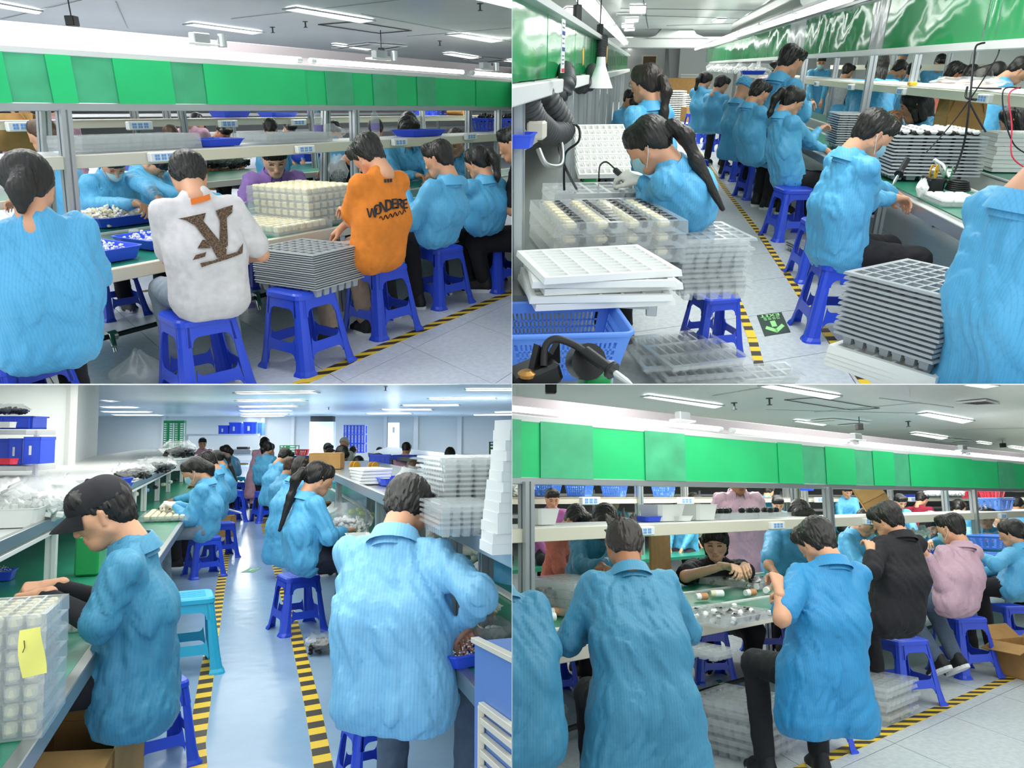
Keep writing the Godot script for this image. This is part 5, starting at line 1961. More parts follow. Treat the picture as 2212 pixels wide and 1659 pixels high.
	mb.slab([V(1.978,.715,-1.373),V(5.187,.715,-20.506),V(6.568,.715,-20.274),V(3.359,.715,-1.141)],V(0,-.04,0))
	part(rb,"bench_top",mb,M.steel)
	for z in [[-.06,-.5],[-.98,-1.38]]:
		mb=MB.new()
		mb.slab([V(1.978,.72,-1.373)-nrm*-z[0],V(5.187,.72,-20.506)-nrm*-z[0],V(5.187,.72,-20.506)-nrm*-z[1],V(1.978,.72,-1.373)-nrm*-z[1]],V(0,-.003,0))
		part(rb,"green_mat",mb,M.green_mat)
	for z in [-.52,-.95]:
		mb=MB.new()
		bar(mb,V(1.978,.723,-1.373)+nrm*z,V(5.187,.723,-20.506)+nrm*z,.03,.012)
		part(rb,"dividing_strip",mb,M.white_metal)
	mb=MB.new()
	bar(mb,V(1.958,.69,-1.376),V(5.167,.69,-20.509),.045,.07)
	part(rb,"edge_beam",mb,M.aluminium)
	for x in [-1.5,2.0,6.0]:
		part(rb,"table_leg",post_shape(V(2.935,0,-4.66)+u*x,V(2.935,.68,-4.66)+u*x,.07,u),M.aluminium)
	var sh:=thing("bench_shelf","white shelf with socket strips over the right bench","shelf")
	mb=MB.new()
	mb.slab([V(3.065,1.335,-3.624),V(5.877,1.335,-20.39),V(6.42,1.335,-20.299),V(3.608,1.335,-3.533)],V(0,-.03,0))
	part(sh,"shelf_board",mb,M.white_metal)
	mb=MB.new()
	bar(mb,V(3.056,1.29,-3.626),V(5.867,1.29,-20.392),.03,.07)
	part(sh,"front_beam",mb,M.beige_metal)
	k=0
	for x in [[V(4.605,1.287,-12.924),.2],[V(4.331,1.272,-11.294),.2],[V(4.01,1.275,-9.376),.2],[V(3.696,1.283,-7.504),.2],[V(3.382,1.289,-5.631),.2]]:
		var f:=Transform3D(Basis(-u,Vector3.UP,nrm),x[0])
		socket_plate(["farthest","second farthest","middle","second nearest","nearest"][k]+" white socket strip on the right bench shelf edge",f,x[1])
		k+=1
	ca=thing("bench_canopy","metal canopy frame with glossy green screens over the right bench","light hood")
	mb=MB.new()
	bar(mb,V(2.638,1.615,-3.493),V(6.475,1.615,-26.373),.06,.05)
	part(ca,"bottom_rail",mb,M.white_metal)
	mb=MB.new()
	bar(mb,V(2.638,2.08,-3.493),V(6.475,2.08,-26.373),.06,.03)
	part(ca,"top_rail",mb,M.aluminium)
	var sx:=[V(2.812,1.712,-4.408),V(2.894,1.736,-4.9),V(2.922,1.744,-5.068),V(3.282,1.847,-7.212),V(3.355,1.868,-7.646),V(3.639,1.902,-9.341),V(3.769,1.832,-10.114),V(3.9,1.857,-10.897),V(4.092,1.895,-12.044),V(4.441,1.89,-14.125),V(5.123,1.815,-18.192),V(5.651,1.813,-21.34),V(6.92,1.849,-28.904)]
	for i in sx.size()-1:
		var p: Vector3=sx[i]
		var q: Vector3=sx[i+1]
		var rows:=[]
		for r in 7:
			var row:=[]
			for c in 9:
				var e:=p.lerp(q,.01+c/8.0*.98)
				var wob:=.035*sin(c*1.3+i*2.0+r*.5)*(1.0-absf(c-4)/5.0)*(1.0 if i in [2,4,5,8] else .3)*(r/6.0)
				row.append(V(e.x,1.635+(.44 if not i in [4,3] else .41)*r/6.0,e.z)+nrm*wob)
			rows.append(row)
		mb=MB.new()
		mb.sheet(rows)
		single("hanging_sheet",["dark green screen at the right edge","narrow dark green screen strip beside the right edge","large wavy green screen with bright reflections","narrow pale clear strip between the two wavy green screens","wavy green screen left of the clear strip","dark folded green screen left of the wavy pair","narrow green screen above the standing man's face","clear greenish strip above the standing man","green screen above the standing man's shoulder","small green screen above the cap wearer","second smallest green screen toward the far end","smallest green screen at the far end"][i]+" of the right canopy","plastic sheet",mb,M.clear_tray if i in [3,7] else M.gloss_green)
	k=0
	for x in [[1888,118,310],[1741,122,240],[1805,121,245],[1982,108,300],[1640,125,180],[1600,128,170]]:
		pass
	for p in [V(3.611,1.606,-8.084),V(4.191,1.627,-11.547),V(5,1.655,-16.369),V(4.456,1.654,-8.892),V(5.085,1.653,-12.64),V(5.543,1.665,-19.608)]:
		single("bench_post",["front metal post left of the wavy screen pair","front metal post beside the ponytail woman","front metal post behind the capped worker","rear metal post between the long haired woman and salmon shirt","rear metal post behind the ponytail woman's tray","far front metal post near the end of the right bench"][k],"post",post_shape(V(p.x,.7,p.z),V(p.x,1.62,p.z),.07,u),M.aluminium)
		k+=1
	var s2:=thing("far_bench","second bench with pale shelf beyond the right bench","bench")
	mb=MB.new()
	mb.slab([V(5.696,1.53,-4.197),V(8.674,1.53,-21.949),V(9.167,1.53,-21.866),V(6.19,1.53,-4.114)],V(0,-.1,0))
	part(s2,"shelf_board",mb,M.beige_metal)
	mb=MB.new()
	mb.slab([V(5.45,.72,-4.238),V(8.427,.72,-21.99),V(9.561,.72,-21.8),V(6.584,.72,-4.048)],V(0,-.05,0))
	part(s2,"green_top",mb,M.green_mat)
	for p in [V(7.235,1.731,-13.374),V(7.068,1.714,-12.372),V(7.734,1.74,-16.346),V(8.246,1.734,-19.396)]:
		part(s2,"post",post_shape(V(p.x,0,p.z),V(p.x,1.7,p.z),.08,u),M.aluminium)
	tape("long yellow and black striped tape along the right side of the walkway",[V(1.8,0,-3.405),V(1.818,0,-3.499),V(1.943,0,-4.413),V(2.37,0,-6.914),V(2.818,0,-10),V(3.805,0,-16.172),V(4.791,0,-22.461)],.055,.15,.2)
	tape("short crooked striped tape beside the left stool",[V(1.347,0,-3.749),V(1.443,0,-4.198),V(1.55,0,-4.853),V(1.622,0,-5.314)],.055,.15,.2)
	var sg:=thing("exit_sign","dark green floor sign with a pale arrow and EXIT lettering","sign")
	var c0:=V(1.602,0,-4.629)
	var c1:=V(1.786,0,-4.698)
	var c2:=V(1.709,0,-4.299)
	var c3:=V(1.526,0,-4.223)
	mb=MB.new()
	mb.slab([c0+V(0,.003,0),c1+V(0,.003,0),c2+V(0,.003,0),c3+V(0,.003,0)],V(0,-.003,0))
	part(sg,"plate",mb,mat("20382e",.5))
	var at:=func(x: float,y: float)->Vector3: return c0.lerp(c1,x).lerp(c3.lerp(c2,x),y)+V(0,.0046,0)
	var pale:=mat("9ee88e",.5)
	for q in [[[.4,.38],[.6,.38],[.6,.66],[.4,.66]],[[.5,.95],[.42,.82],[.8,.58],[.88,.7]],[[.5,.95],[.58,.82],[.2,.58],[.12,.7]]]:
		mb=MB.new()
		var pts:=[]
		for p in q:
			pts.append(at.call(p[0],p[1]))
		mb.slab(pts,V(0,-.0012,0))
		part(sg,"arrow",mb,pale)
	var ex: Vector3=(at.call(1,0)-at.call(0,0))
	var ez: Vector3=(at.call(0,1)-at.call(0,0))
	var lt:=text_mb("EXIT",.075,Transform3D(Basis(-ex.normalized(),-ez.normalized()*-1.0,Vector3.UP),at.call(.5,.1)),.001)
	part(sg,"lettering",lt,pale)
	mb=MB.new()
	for g in 4:
		var ox:=.2+g*.17
		for s in [[0,.2,.12,.215],[0,.25,.12,.265],[0,.3,.12,.315],[.05,.2,.068,.315],[.0,.2,.016,.26 if g % 2==0 else .31],[.105,.24,.12,.31]]:
			if g==3 and s[1]==.25:
				continue
			mb.slab([at.call(ox+s[0],s[1]),at.call(ox+s[2],s[1]),at.call(ox+s[2],s[3]),at.call(ox+s[0],s[3])],V(0,-.001,0))
	var cp:=part(sg,"characters",mb,pale)
	cp.set_meta("kind","stuff")
	room_tr_things(u,nrm,ty)
	stool("dark blue plastic stool carrying the pile of clear trays",V(1.132,0,-3.988),3.39,.735)
	stool("blue plastic stool under the near seated man in the mask",V(1.948,0,-4.288),3.06,.993)
	stool("blue plastic stool standing behind the seated man",V(2.347,0,-5.584),3.09,.958)
	stool("blue plastic stool carrying white foam and clear trays",V(2.083,0,-3.572),3.22,1.019)
	stool("blue plastic stool under the ponytail woman on the right row",V(2.626,0,-7.035),3.22,1.014)
	stool("blue plastic stool under the standing tall man",V(3.008,0,-9.376),3.27,1.029)
	stool("blue plastic stool under the worker in the blue cap",V(3.253,0,-10.95),3.29,.990)
	stool("blue plastic stool under the second worker from the far end",V(3.955,0,-14.996),3.32,1.062)
	stool("blue plastic stool under the farthest woman on the right row",V(4.04,0,-16.549),3.34,.951)
	stool("farthest blue plastic stool by the carton at the aisle end",V(4.469,0,-19.405),3.35,.947)
	stool("blue plastic stool half hidden behind the masked woman",V(2.332,0,-9.783),3.34,.905)
	person("woman with a long ponytail seen from behind at the left bench",V(.972,0,-5.47),[0,72,0,2,95,2,-1,124,-1,-5,139,-6,-14,119,8,-8,95,21,-32,90,25,11,119,-13,-2,94,-26,-20,76,-38,-7,72,6,-39,69,-21,-35,8,-16,7,72,-6,-15,69,-41,-11,8,-37,-71,-14,-69,-10,99,-10,-65,0,-76],{"hair": "longtail","hair_mat": "dark_hair","cell": .015,"glasses": true})
	person("masked woman in a blue jacket bent over the left bench",V(.895,0,-3.795),[0,83,0,-3,93,7,-13,105,12,-24,115,7,-18,100,24,-21,84,2,-22,95,-21,-4,100,-6,-14,90,10,-26,98,5,-4,83,8,-44,80,-3,-38,8,-1,4,83,-8,-30,80,-32,-25,8,-29,-71,-62,-34,-56,79,-26,-90,0,-43],{"mask": true,"hair": "longtail","cell": .014,"gloves": true,"hand": "pinch","coat": .06})
	person("small face behind the standing woman, looking right",V(1.5,0,-10.824),[0,42,0,0,66,0,5,96,5,11,109,12,17,90,-5,30,67,2,35,76,26,-7,90,17,-1,67,30,21,76,37,7,42,-6,39,39,20,35,8,16,-7,42,6,15,39,41,11,8,37,62,-34,70,23,94,26,66,0,75],{"hair": "short","cell": .024})
	person("dark haired worker low behind the standing woman",V(1.571,0,-9.134),[0,39,0,0,63,0,-3,93,-5,-8,106,-14,-18,88,3,-29,66,-9,-29,76,-31,11,88,-14,6,66,-30,-14,76,-41,-8,39,5,-35,36,-27,-32,8,-22,8,39,-5,-7,36,-43,-4,8,-38,-47,-42,-78,-22,91,-36,-51,0,-86],{"hair": "short","cell": .024})
	person("farthest woman on the right row with a ponytail",V(3.051,0,-12.457),[0,70,0,-7,91,1,-10,117,-1,-2,129,-6,-17,111,-15,4,90,-25,29,76,-32,2,111,12,21,90,-1,39,76,-18,-5,70,-7,24,67,-37,19,8,-33,5,70,7,42,67,-11,38,8,-8,76,-34,-56,28,94,-20,81,0,-59],{"hair": "ponytail","cell": .022,"coat": .1})
	person("man in a blue jacket second from the far end of the right row",V(2.941,0,-11.159),[0,81,0,-7,96,5,-11,114,7,-2,126,2,-16,108,-9,6,88,-21,32,76,-29,0,108,19,14,93,1,21,104,-21,-4,81,-8,27,78,-34,22,8,-31,4,81,8,43,78,-7,38,8,-4,78,-42,-46,37,91,-21,86,0,-50],{"hair": "short","cell": .022,"coat": .1})
	person("worker in a blue jacket and blue cap on the right row",V(2.761,0,-9.514),[0,62,0,-5,84,1,-6,111,0,3,123,-5,-12,105,-15,9,87,-23,32,76,-28,4,105,13,23,87,2,41,76,-12,-4,62,-8,28,59,-34,23,8,-31,4,62,8,44,59,-6,38,8,-3,79,-42,-44,37,91,-20,88,0,-48],{"hair": "none","cap": "bouffant","cap_mat": "blue_cloth","cell": .02,"coat": .1})
	person("man in a blue jacket right of the capped worker",V(2.61,0,-8.333),[0,63,0,-8,85,1,-11,112,1,-1,124,-2,-13,106,-15,11,87,-20,37,76,-21,-3,106,16,20,87,8,43,76,-4,-3,63,-8,34,60,-27,29,8,-26,3,63,8,44,60,3,38,8,4,86,-42,-27,40,91,-13,95,0,-30],{"hair": "short","cell": .019,"coat": .08})
	person("tall man in a blue jacket standing behind the ponytail woman",V(2.918,0,-8.648),[0,73,0,-6,102,4,-5,138,5,7,154,-1,-12,130,-17,15,98,-27,46,76,-33,6,130,23,24,101,12,38,111,-16,-5,73,-11,-2,62,-12,-5,11,-11,5,73,11,7,62,9,5,11,11,83,-42,-36,39,91,-17,92,0,-40],{"hair": "short","cell": .017,"coat": .12,"s": 1.32})
	person("woman with a short ponytail in a blue jacket sitting below the tall man",V(2.649,0,-7.303),[0,51,0,-9,77,0,-14,108,-2,-5,120,-4,-15,103,-18,12,85,-20,39,76,-18,-8,103,14,18,84,-9,29,94,-18,-2,51,-9,37,48,-24,31,8,-23,2,51,9,43,48,7,38,8,8,91,-37,-19,37,93,-8,98,0,-21],{"hair": "ponytail","cell": .016,"coat": .05,"glasses": true})
	person("seated man in a blue jacket and mask nearest on the right row",V(1.903,0,-4.308),[0,51,0,-3,75,0,-1,104,0,10,115,-1,-1,99,-17,22,85,-27,45,78,-33,2,99,16,11,80,4,31,80,-7,-1,51,-9,40,48,-19,34,8,-18,1,51,9,42,48,13,36,8,13,85,-53,-6,53,85,-4,100,0,-7],{"hair": "short","mask": true,"cell": .013,"coat": .05,"wide": 1.05})
	person("large blue jacket of a worker cut off at the right edge",V(1.592,0,-2.159),[0,57,0,-8,83,0,-11,114,-1,0,126,-2,-10,109,-18,12,94,-33,35,87,-45,-7,109,15,9,96,-5,24,91,-25,-1,57,-9,40,54,-18,34,8,-18,1,57,9,42,54,13,36,8,14,86,-50,-5,50,87,-3,100,0,-6],{"hair": "short","cell": .014,"coat": .1,"wide": 1.12,"fold": .012})
	person("masked woman in a blue coat and pale trousers standing far behind the shelf",V(7.492,0,-19.609),[0,78,0,0,107,1,-3,142,9,-5,158,19,16,136,15,10,102,32,-3,76,52,-22,136,4,-25,102,22,-24,76,46,10,78,3,9,57,6,10,10,3,-10,78,-3,-11,57,0,-10,10,-3,-27,-26,93,-7,97,25,-27,0,96],{"hair": "short","mask": true,"glasses": true,"cell": .026,"coat": .25,"pants": "cream_cloth","s": 1.203})
	person("dark haired worker in a grey top left of the long haired woman",V(7.137,0,-17.413),[0,52,0,0,84,0,8,122,-4,18,139,-9,-1,115,-23,12,84,-34,43,76,-35,19,115,14,34,84,10,53,76,-15,-5,52,-10,38,49,-42,31,11,-39,5,52,10,56,49,-6,49,11,-3,83,-34,-43,30,94,-16,89,0,-46],{"hair": "short","cell": .026,"coat_mat": "stone_cloth","top": "shirt","s": 1.291})
	person("woman with very long black hair seen from behind",V(4.516,0,-9.92),[0,66,0,1,96,-2,4,134,-12,7,153,-20,-16,127,-20,-10,96,-36,7,76,-55,25,127,-6,30,96,-22,29,76,-48,-11,66,-4,-10,61,-7,-11,11,-4,11,66,4,12,61,1,11,11,4,33,-9,-94,3,100,-8,33,0,-94],{"hair": "long","cell": .02,"coat": .2,"s": 1.3})
	person("bowed worker with dark hair right of the long haired woman",V(6.521,0,-13.947),[0,57,0,-2,90,0,4,131,0,21,143,-2,4,124,-22,27,96,-21,53,76,-16,8,124,21,30,96,17,55,76,8,-1,57,-11,51,54,-24,43,11,-24,1,57,11,54,54,16,46,11,17,76,-64,-6,64,77,-5,100,0,-7],{"hair": "short","cell": .024,"s": 1.286})
	person("close cropped man in blue farther right of the long haired woman",V(6.467,0,-13.152),[0,72,0,0,97,0,7,128,-4,14,142,-9,-2,122,-19,12,96,-27,31,76,-32,17,122,9,29,96,-1,41,76,-16,-5,72,-8,26,69,-37,21,9,-34,5,72,8,45,69,-10,39,9,-6,81,-26,-53,22,97,-14,83,0,-55],{"hair": "short","cell": .026,"s": 1.037})
	person("woman looking down under the right shelf beside the middle socket strip",V(5.24,0,-12.332),[0,22,0,0,55,-1,1,95,5,2,109,21,22,88,4,30,61,27,18,76,53,-21,88,9,-23,61,33,-5,76,56,11,22,-1,26,19,51,26,11,43,-11,22,1,-14,19,55,-15,11,48,9,-57,81,7,82,57,11,0,99],{"hair": "bob","cell": .022,"s": 1.3})
	person("woman in blue under the shelf holding a part in both hands",V(4.358,0,-8.128),[0,66,0,-4,80,9,-16,97,17,-27,113,12,-23,91,33,-29,69,5,-29,97,-13,-6,91,-7,-31,65,-9,-35,96,1,-5,66,11,-57,63,-2,-50,11,1,5,66,-11,-41,63,-40,-34,11,-37,-86,-34,-37,-31,94,-13,-92,0,-39],{"hair": "bob","cell": .018,"hand": "pinch","s": 1.3})
	person("man in a salmon shirt behind the right shelf",V(5.95,0,-11.176),[0,53,0,0,84,0,7,123,2,20,139,5,14,116,-18,31,85,-17,55,76,2,3,116,23,19,85,29,50,76,24,3,53,-11,56,50,-7,48,11,-9,-3,53,11,46,50,32,39,11,30,88,-42,22,41,91,10,97,0,24],{"hair": "short","cell": .02,"coat_mat": "salmon_cloth","cuff": -1,"top": "shirt","skin": "skin_tan","s": 1.284})
	person("far worker with dark hair above the salmon shirt man",V(8.844,0,-16.877),[0,69,0,0,102,-1,0,142,5,1,156,21,22,135,6,21,101,28,14,76,54,-21,135,8,-19,101,29,-10,76,55,11,69,0,22,66,53,22,11,45,-11,69,0,-19,66,54,-19,11,46,3,-57,82,2,82,57,4,0,100],{"hair": "short","cell": .026,"s": 1.3})
	person("worker in a white top right of the salmon shirt man",V(6.002,0,-10.786),[0,56,0,-1,85,0,6,122,0,19,136,0,7,116,-20,25,88,-21,50,76,-11,7,116,20,25,88,21,50,76,11,0,56,-11,49,53,-19,42,10,-19,0,56,11,49,53,19,42,10,19,87,-50,0,50,87,0,100,0,0],{"hair": "short","cell": .024,"coat_mat": "white_cloth","top": "shirt","s": 1.196})
	person("dark haired woman bent low at the right background",V(5.873,0,-10.092),[0,54,0,-2,87,0,4,126,1,20,138,4,10,119,-19,30,92,-14,54,76,-1,2,119,21,23,92,24,49,76,21,2,54,-11,54,51,-10,47,11,-11,-2,54,11,47,51,29,39,11,28,75,-64,15,63,77,12,98,0,19],{"hair": "bun","cell": .022,"coat_mat": "teal_cloth","s": 1.254})
	person("worker with dark hair at the right edge of the background",V(5.804,0,-9.536),[0,70,0,-2,99,-1,4,135,1,17,145,7,12,128,-15,29,98,-7,48,76,9,-2,128,19,16,98,25,40,76,27,4,70,-9,50,67,1,43,10,-2,-4,70,9,36,67,34,30,10,32,71,-64,29,59,77,24,93,0,38],{"hair": "short","cell": .022,"s": 1.133})
	person("worker in a blue jacket seen from behind below the near socket strip",V(5.052,0,-8.743),[0,43,0,3,79,-4,13,122,-15,25,130,-30,-3,116,-29,-4,81,-40,26,76,-49,29,116,-2,40,81,-2,44,76,-34,-9,43,-7,19,40,-54,14,11,-48,9,43,7,50,40,-27,45,11,-21,32,-87,-38,56,50,-66,65,0,-76],{"hair": "short","cell": .022,"wide": 1.2,"s": 1.3})
	person("face low at the right edge behind the test leads",V(4.915,0,-7.308),[0,20,0,0,50,0,-5,87,-5,-14,102,-13,-20,80,9,-41,57,-3,-45,76,-27,8,80,-21,-7,57,-41,-30,76,-43,-7,20,8,-50,17,-20,-45,10,-15,7,20,-8,-24,17,-48,-18,10,-43,-67,-42,-61,-31,91,-29,-74,0,-68],{"hair": "bob","cell": .02,"s": 1.23})
	person("pink clothed worker far behind the tall man",V(4.618,0,-14.36),[0,78,0,0,102,0,4,132,-5,10,145,-13,-8,126,-16,2,98,-28,19,76,-39,18,126,4,26,98,-9,33,76,-27,-7,78,-5,13,75,-42,9,8,-37,7,78,5,38,75,-23,34,8,-18,58,-34,-74,21,94,-27,62,0,-79],{"hair": "short","cell": .028,"coat_mat": "pink_cloth"})
	person("worker in a blue cap far behind the rear post",V(9.533,0,-19.896),[0,89,0,1,118,-1,8,152,-7,14,169,-13,-6,146,-22,6,110,-32,25,82,-41,22,146,6,32,110,-5,41,82,-24,-7,89,-8,22,86,-48,17,10,-43,7,89,8,48,86,-21,43,10,-16,71,-17,-69,12,98,-12,72,0,-70],{"hair": "none","cap": "bouffant","cap_mat": "blue_cloth","cell": .03,"s": 1.192})
func hose(label: String,pts: Array,r: float,n:=60)->void:
	var cv:=Curve3D.new()
	for i in pts.size():
		var t: Vector3=(pts[mini(i+1,pts.size()-1)]-pts[maxi(i-1,0)])*.2
		cv.add_point(pts[i],-t,t)
	var path:=[]
	var rad:=[]
	var l:=cv.get_baked_length()
	n*=2
	for i in n:
		path.append(cv.sample_baked(l*i/(n-1),true))
		rad.append(r*[1.0,.9,.8,.9][i % 4])
	var mb:=MB.new()
	mb.tube(path,rad,14)
	single("corrugated_hose",label,"hose",mb,M.hose)
func cable(label: String,pts: Array,r: float,m: Material)->void:
	var cv:=Curve3D.new()
	for i in pts.size():
		var t: Vector3=(pts[mini(i+1,pts.size()-1)]-pts[maxi(i-1,0)])*.22
		cv.add_point(pts[i],-t,t)
	var path:=[]
	for i in 40:
		path.append(cv.sample_baked(cv.get_baked_length()*i/39.0,true))
	var mb:=MB.new()
	mb.tube(path,r,6)
	single("cable",label,"cable",mb,m)
func soldering_iron(label: String,a: Vector3,b: Vector3,k:=1.0)->void:
	var t:=thing("soldering_iron",label,"tool",a)
	var d:=b-a
	var mb:=MB.new()
	mb.tube([V(0,0,0),d*.5,d*.52,d*.58],[.017*k,.015*k,.024*k,.024*k],12)
	part(t,"handle",mb,M.black_plastic)
	mb=MB.new()
	mb.tube([d*.58,d*.85,d],[.009*k,.008*k,.002*k],10)
	part(t,"tip",mb,M.chrome)
func spool(label: String,at: Vector3,r: float,m: Material,turn:=.4)->void:
	var t:=thing("solder_spool",label,"spool",at,turn)
	var f:=Transform3D(Basis(Vector3.RIGHT,PI*.5),V(0,r,0))
	var mb:=MB.new()
	for s in [-1.0,1.0]:
		mb.lathe([Vector2(r*.2,s*r*.35),Vector2(r,s*r*.35),Vector2(r,s*r*.28),Vector2(r*.2,s*r*.28)] if s>0 else [Vector2(r*.2,-r*.28),Vector2(r,-r*.28),Vector2(r,-r*.35),Vector2(r*.2,-r*.35)],20,f)
	part(t,"flange",mb,m)
	mb=MB.new()
	mb.lathe([Vector2(r*.6,-r*.28),Vector2(r*.6,r*.28)],18,f)
	part(t,"wire",mb,M.steel)
func white_tray(label: String,at: Vector3,turn: float,s: Vector3,nx: int,nz: int,group:="",m: Material=null)->Node3D:
	var t:=thing("foam_tray",label,"tray",at,turn,group)
	part(t,"tray_body",blister_shape(s,nx,nz,.12),m if m else M.white_tray)
	return t
func room_tr_things(u: Vector3,nrm: Vector3,ty: float)->void:
	var mb:=MB.new()
	hose("thick grey corrugated hose drooping in front of the first left post",[V(.043,1.422,-3.122),V(.083,1.316,-3.185),V(.178,1.23,-3.366),V(.231,1.25,-3.484),V(.168,1.349,-3.417),V(.124,1.386,-3.433)],.055,70)
	hose("black corrugated hose looping behind the second left post",[V(.115,1.428,-3.669),V(.162,1.395,-3.764),V(.234,1.378,-3.865),V(.268,1.423,-3.885),V(.275,1.485,-4.128)],.045,50)
	hose("grey corrugated hose farther along the left bench",[V(.413,1.451,-5.42),V(.484,1.366,-5.601),V(.549,1.389,-5.611),V(.598,1.478,-5.975)],.05,40)
	hose("straight ribbed hose hanging beside the yellow paper face",[V(.784,1.735,-7.174),V(.784,1.586,-7.11),V(.78,1.362,-7.014)],.06,40)
	mb=MB.new()
	mb.lathe([Vector2(.02,.0),Vector2(.09,.0),Vector2(.035,.14),Vector2(.03,.2),Vector2(.02,.2)],16)
	single("fume_hood","white funnel shaped fume hood hanging on the left bench","fume hood",mb,M.white_plastic,V(.617,1.36,-5.598))
	for i in 2:
		var sp:=thing("hanging_speaker",["dark flat loudspeaker hanging behind the near left screens","smaller dark flat loudspeaker farther along the left canopy"][i],"speaker",[V(.485,1.838,-6.13),V(.891,1.814,-8.296)][i],ty+.4)
		part(sp,"speaker_body",block(.07,.16,.05,.006),M.dark_metal,Transform3D(Basis(),V(0,-.08,0)))
		mb=MB.new()
		mb.tube([V(0,.06,0),V(0,.4,0)],.006,6)
		part(sp,"bracket",mb,M.dark_metal)
	var no:=thing("notice_strip","tall white notice strip with blue and red bars on the first left screens","notice",V(.21,1.575,-3.351))
	var nb:=Basis(u,Vector3.UP,u.cross(Vector3.UP))
	mb=MB.new()
	mb.box(Vector3.ZERO,V(.12,.2,.004),.0,nb)
	part(no,"paper",mb,M.white_plastic)
	for r in [[.05,"2b3f8e"],[-.01,"2b3f8e"],[-.09,"cc2030"]]:
		mb=MB.new()
		mb.box(nb*V(0,r[0],.003),V(.1,.014,.002),.0,nb)
		part(no,"printed_bar",mb,mat(r[1],.7))
	for r in [.085,.07,.03,.012,-.035,-.05,-.065]:
		mb=MB.new()
		mb.box(nb*V(-.01,r,.003),V(.07,.004,.002),.0,nb)
		part(no,"printed_line",mb,mat("707880",.7))
	for i in 2:
		var p:=thing("paper_cutout",["yellow rounded paper cutout stuck to the second left screen","orange rounded paper cutout hanging beside the ribbed hose"][i],"cutout",[V(.359,1.545,-4.1),V(.717,1.58,-6.128)][i])
		mb=MB.new()
		var poly:=PackedVector2Array()
		for j in 16:
			var g:=TAU*j/16.0
			poly.append(Vector2(cos(g)*.04*(1.0+.12*sin(3.0*g)),sin(g)*.055)*[.75,1.1][i])
		mb.prism(poly,.0,.003,Transform3D(nb,Vector3.ZERO))
		part(p,"paper",mb,M.yellow_plastic)
	var fr:=thing("framed_picture","small brown framed picture on the far wall","picture",V(5.42,1.701,-31.861))
	part(fr,"frame",block(.62,.44,.05,.01),M.beige_metal,Transform3D(Basis(),V(0,-.22,0)))
	mb=MB.new()
	mb.box(V(0,0,.03),V(.5,.32,.01))
	part(fr,"print",mb,M.print_brown)
	var at:=V(.349,.73,-3.008)
	for i in 5:
		white_tray(["lowest white foam tray of the near left stack","second white foam tray of the near left stack","third white foam tray of the near left stack","fourth white foam tray, sticking out of the near left stack","top white foam tray with rows of pockets near the blue basket"][i],V(.309,.73,-2.677)+V(rng.randf_range(-.02,.02),.024*i,rng.randf_range(-.02,.02)),.12+[.02,-.05,.04,-.08,.1][i],V(.5,.022,.42),6,9)
	for i in 3:
		var t:=thing("parts_tray",["lowest clear tray of white cylinders and black caps","middle clear tray of white cylinders and black caps","top clear tray of white cylinders and black caps"][i],"tray",V(.415,.73,-3.391)+V(0,.06*i,0),.14)
		part(t,"tray_body",blister_shape(V(.58,.055,.62),5,8),M.clear_tray)
		for c in 4:
			rows_of(t,"white_cylinders",block(.058,.034,.05,.012),M.cream,V(.02,0,.56),1,9,.02)
			var w:=t.get_child(t.get_child_count()-1)
			w.position=V(-.21+c*.135,0,0)
			rows_of(t,"black_caps",block(.034,.036,.05,.008),M.black_part,V(.02,0,.56),1,9,.02)
			w=t.get_child(t.get_child_count()-1)
			w.position=V(-.16+c*.135,0,0)
	for i in 2:
		var t:=thing("blister_tray",["lower empty clear tray laid across the left bench by the masked woman","upper empty clear tray laid across the left bench by the masked woman"][i],"tray",V(.489,.8,-4.091)+V(0,.05*i,0),.12)
		part(t,"tray_body",blister_shape(V(.6,.05,.4),6,3),M.clear_tray)
	for i in 7:
		var t:=thing("foam_tray",["lowest","second","third","fourth","fifth","sixth","topmost"][i]+" white ribbed tray leaning in the pile behind the solder station","tray",V(.566,.895,-4.746)+V(0,.034*i,-.05*i),.15)
		t.transform=t.transform*Transform3D(Basis(Vector3.RIGHT,.5),Vector3.ZERO)
		part(t,"tray_body",blister_shape(V(.34,.03,.12),8,2),M.white_tray)
	var wt:=thing("parts_tray","clear tray of white cylinders under the standing woman's hand","tray",V(.741,.73,-5.698),.14)
	part(wt,"tray_body",blister_shape(V(.4,.06,.5),5,6),M.clear_tray)
	rows_of(wt,"white_cylinders",block(.05,.04,.05,.012),M.white_part,V(.36,0,.46),6,7,.03)
	soldering_iron("black soldering iron on the stand before the masked woman",V(.574,.97,-4.234),V(.642,.917,-4.048),1.0)
	spool("green solder spool on the left bench",V(.517,.73,-5.093),.05,M.green_plastic,.3)
	spool("dark solder spool beside the green one on the left bench",V(.636,.73,-5.238),.045,M.dark_metal,.5)
	mb=MB.new()
	mb.lathe([Vector2(0,0),Vector2(.04,0),Vector2(.038,.02),Vector2(.014,.04),Vector2(.018,.11),Vector2(0,.11)],14)
	single("iron_stand","black iron stand under the soldering iron on the left bench","stand",mb,M.black_plastic,V(.773,.73,-5.302))
	cable("thin black cable looping over the soldering iron on the left bench",[V(.493,.916,-4.32),V(.499,.981,-4.348),V(.536,1.001,-4.356),V(.581,.968,-4.288)],.005,M.black_plastic)
	cable("black power cable hanging from the left hose to the bench",[V(.2,1.193,-3.568),V(.238,1.094,-3.634),V(.287,.996,-3.81),V(.355,.882,-4.087)],.007,M.black_plastic)
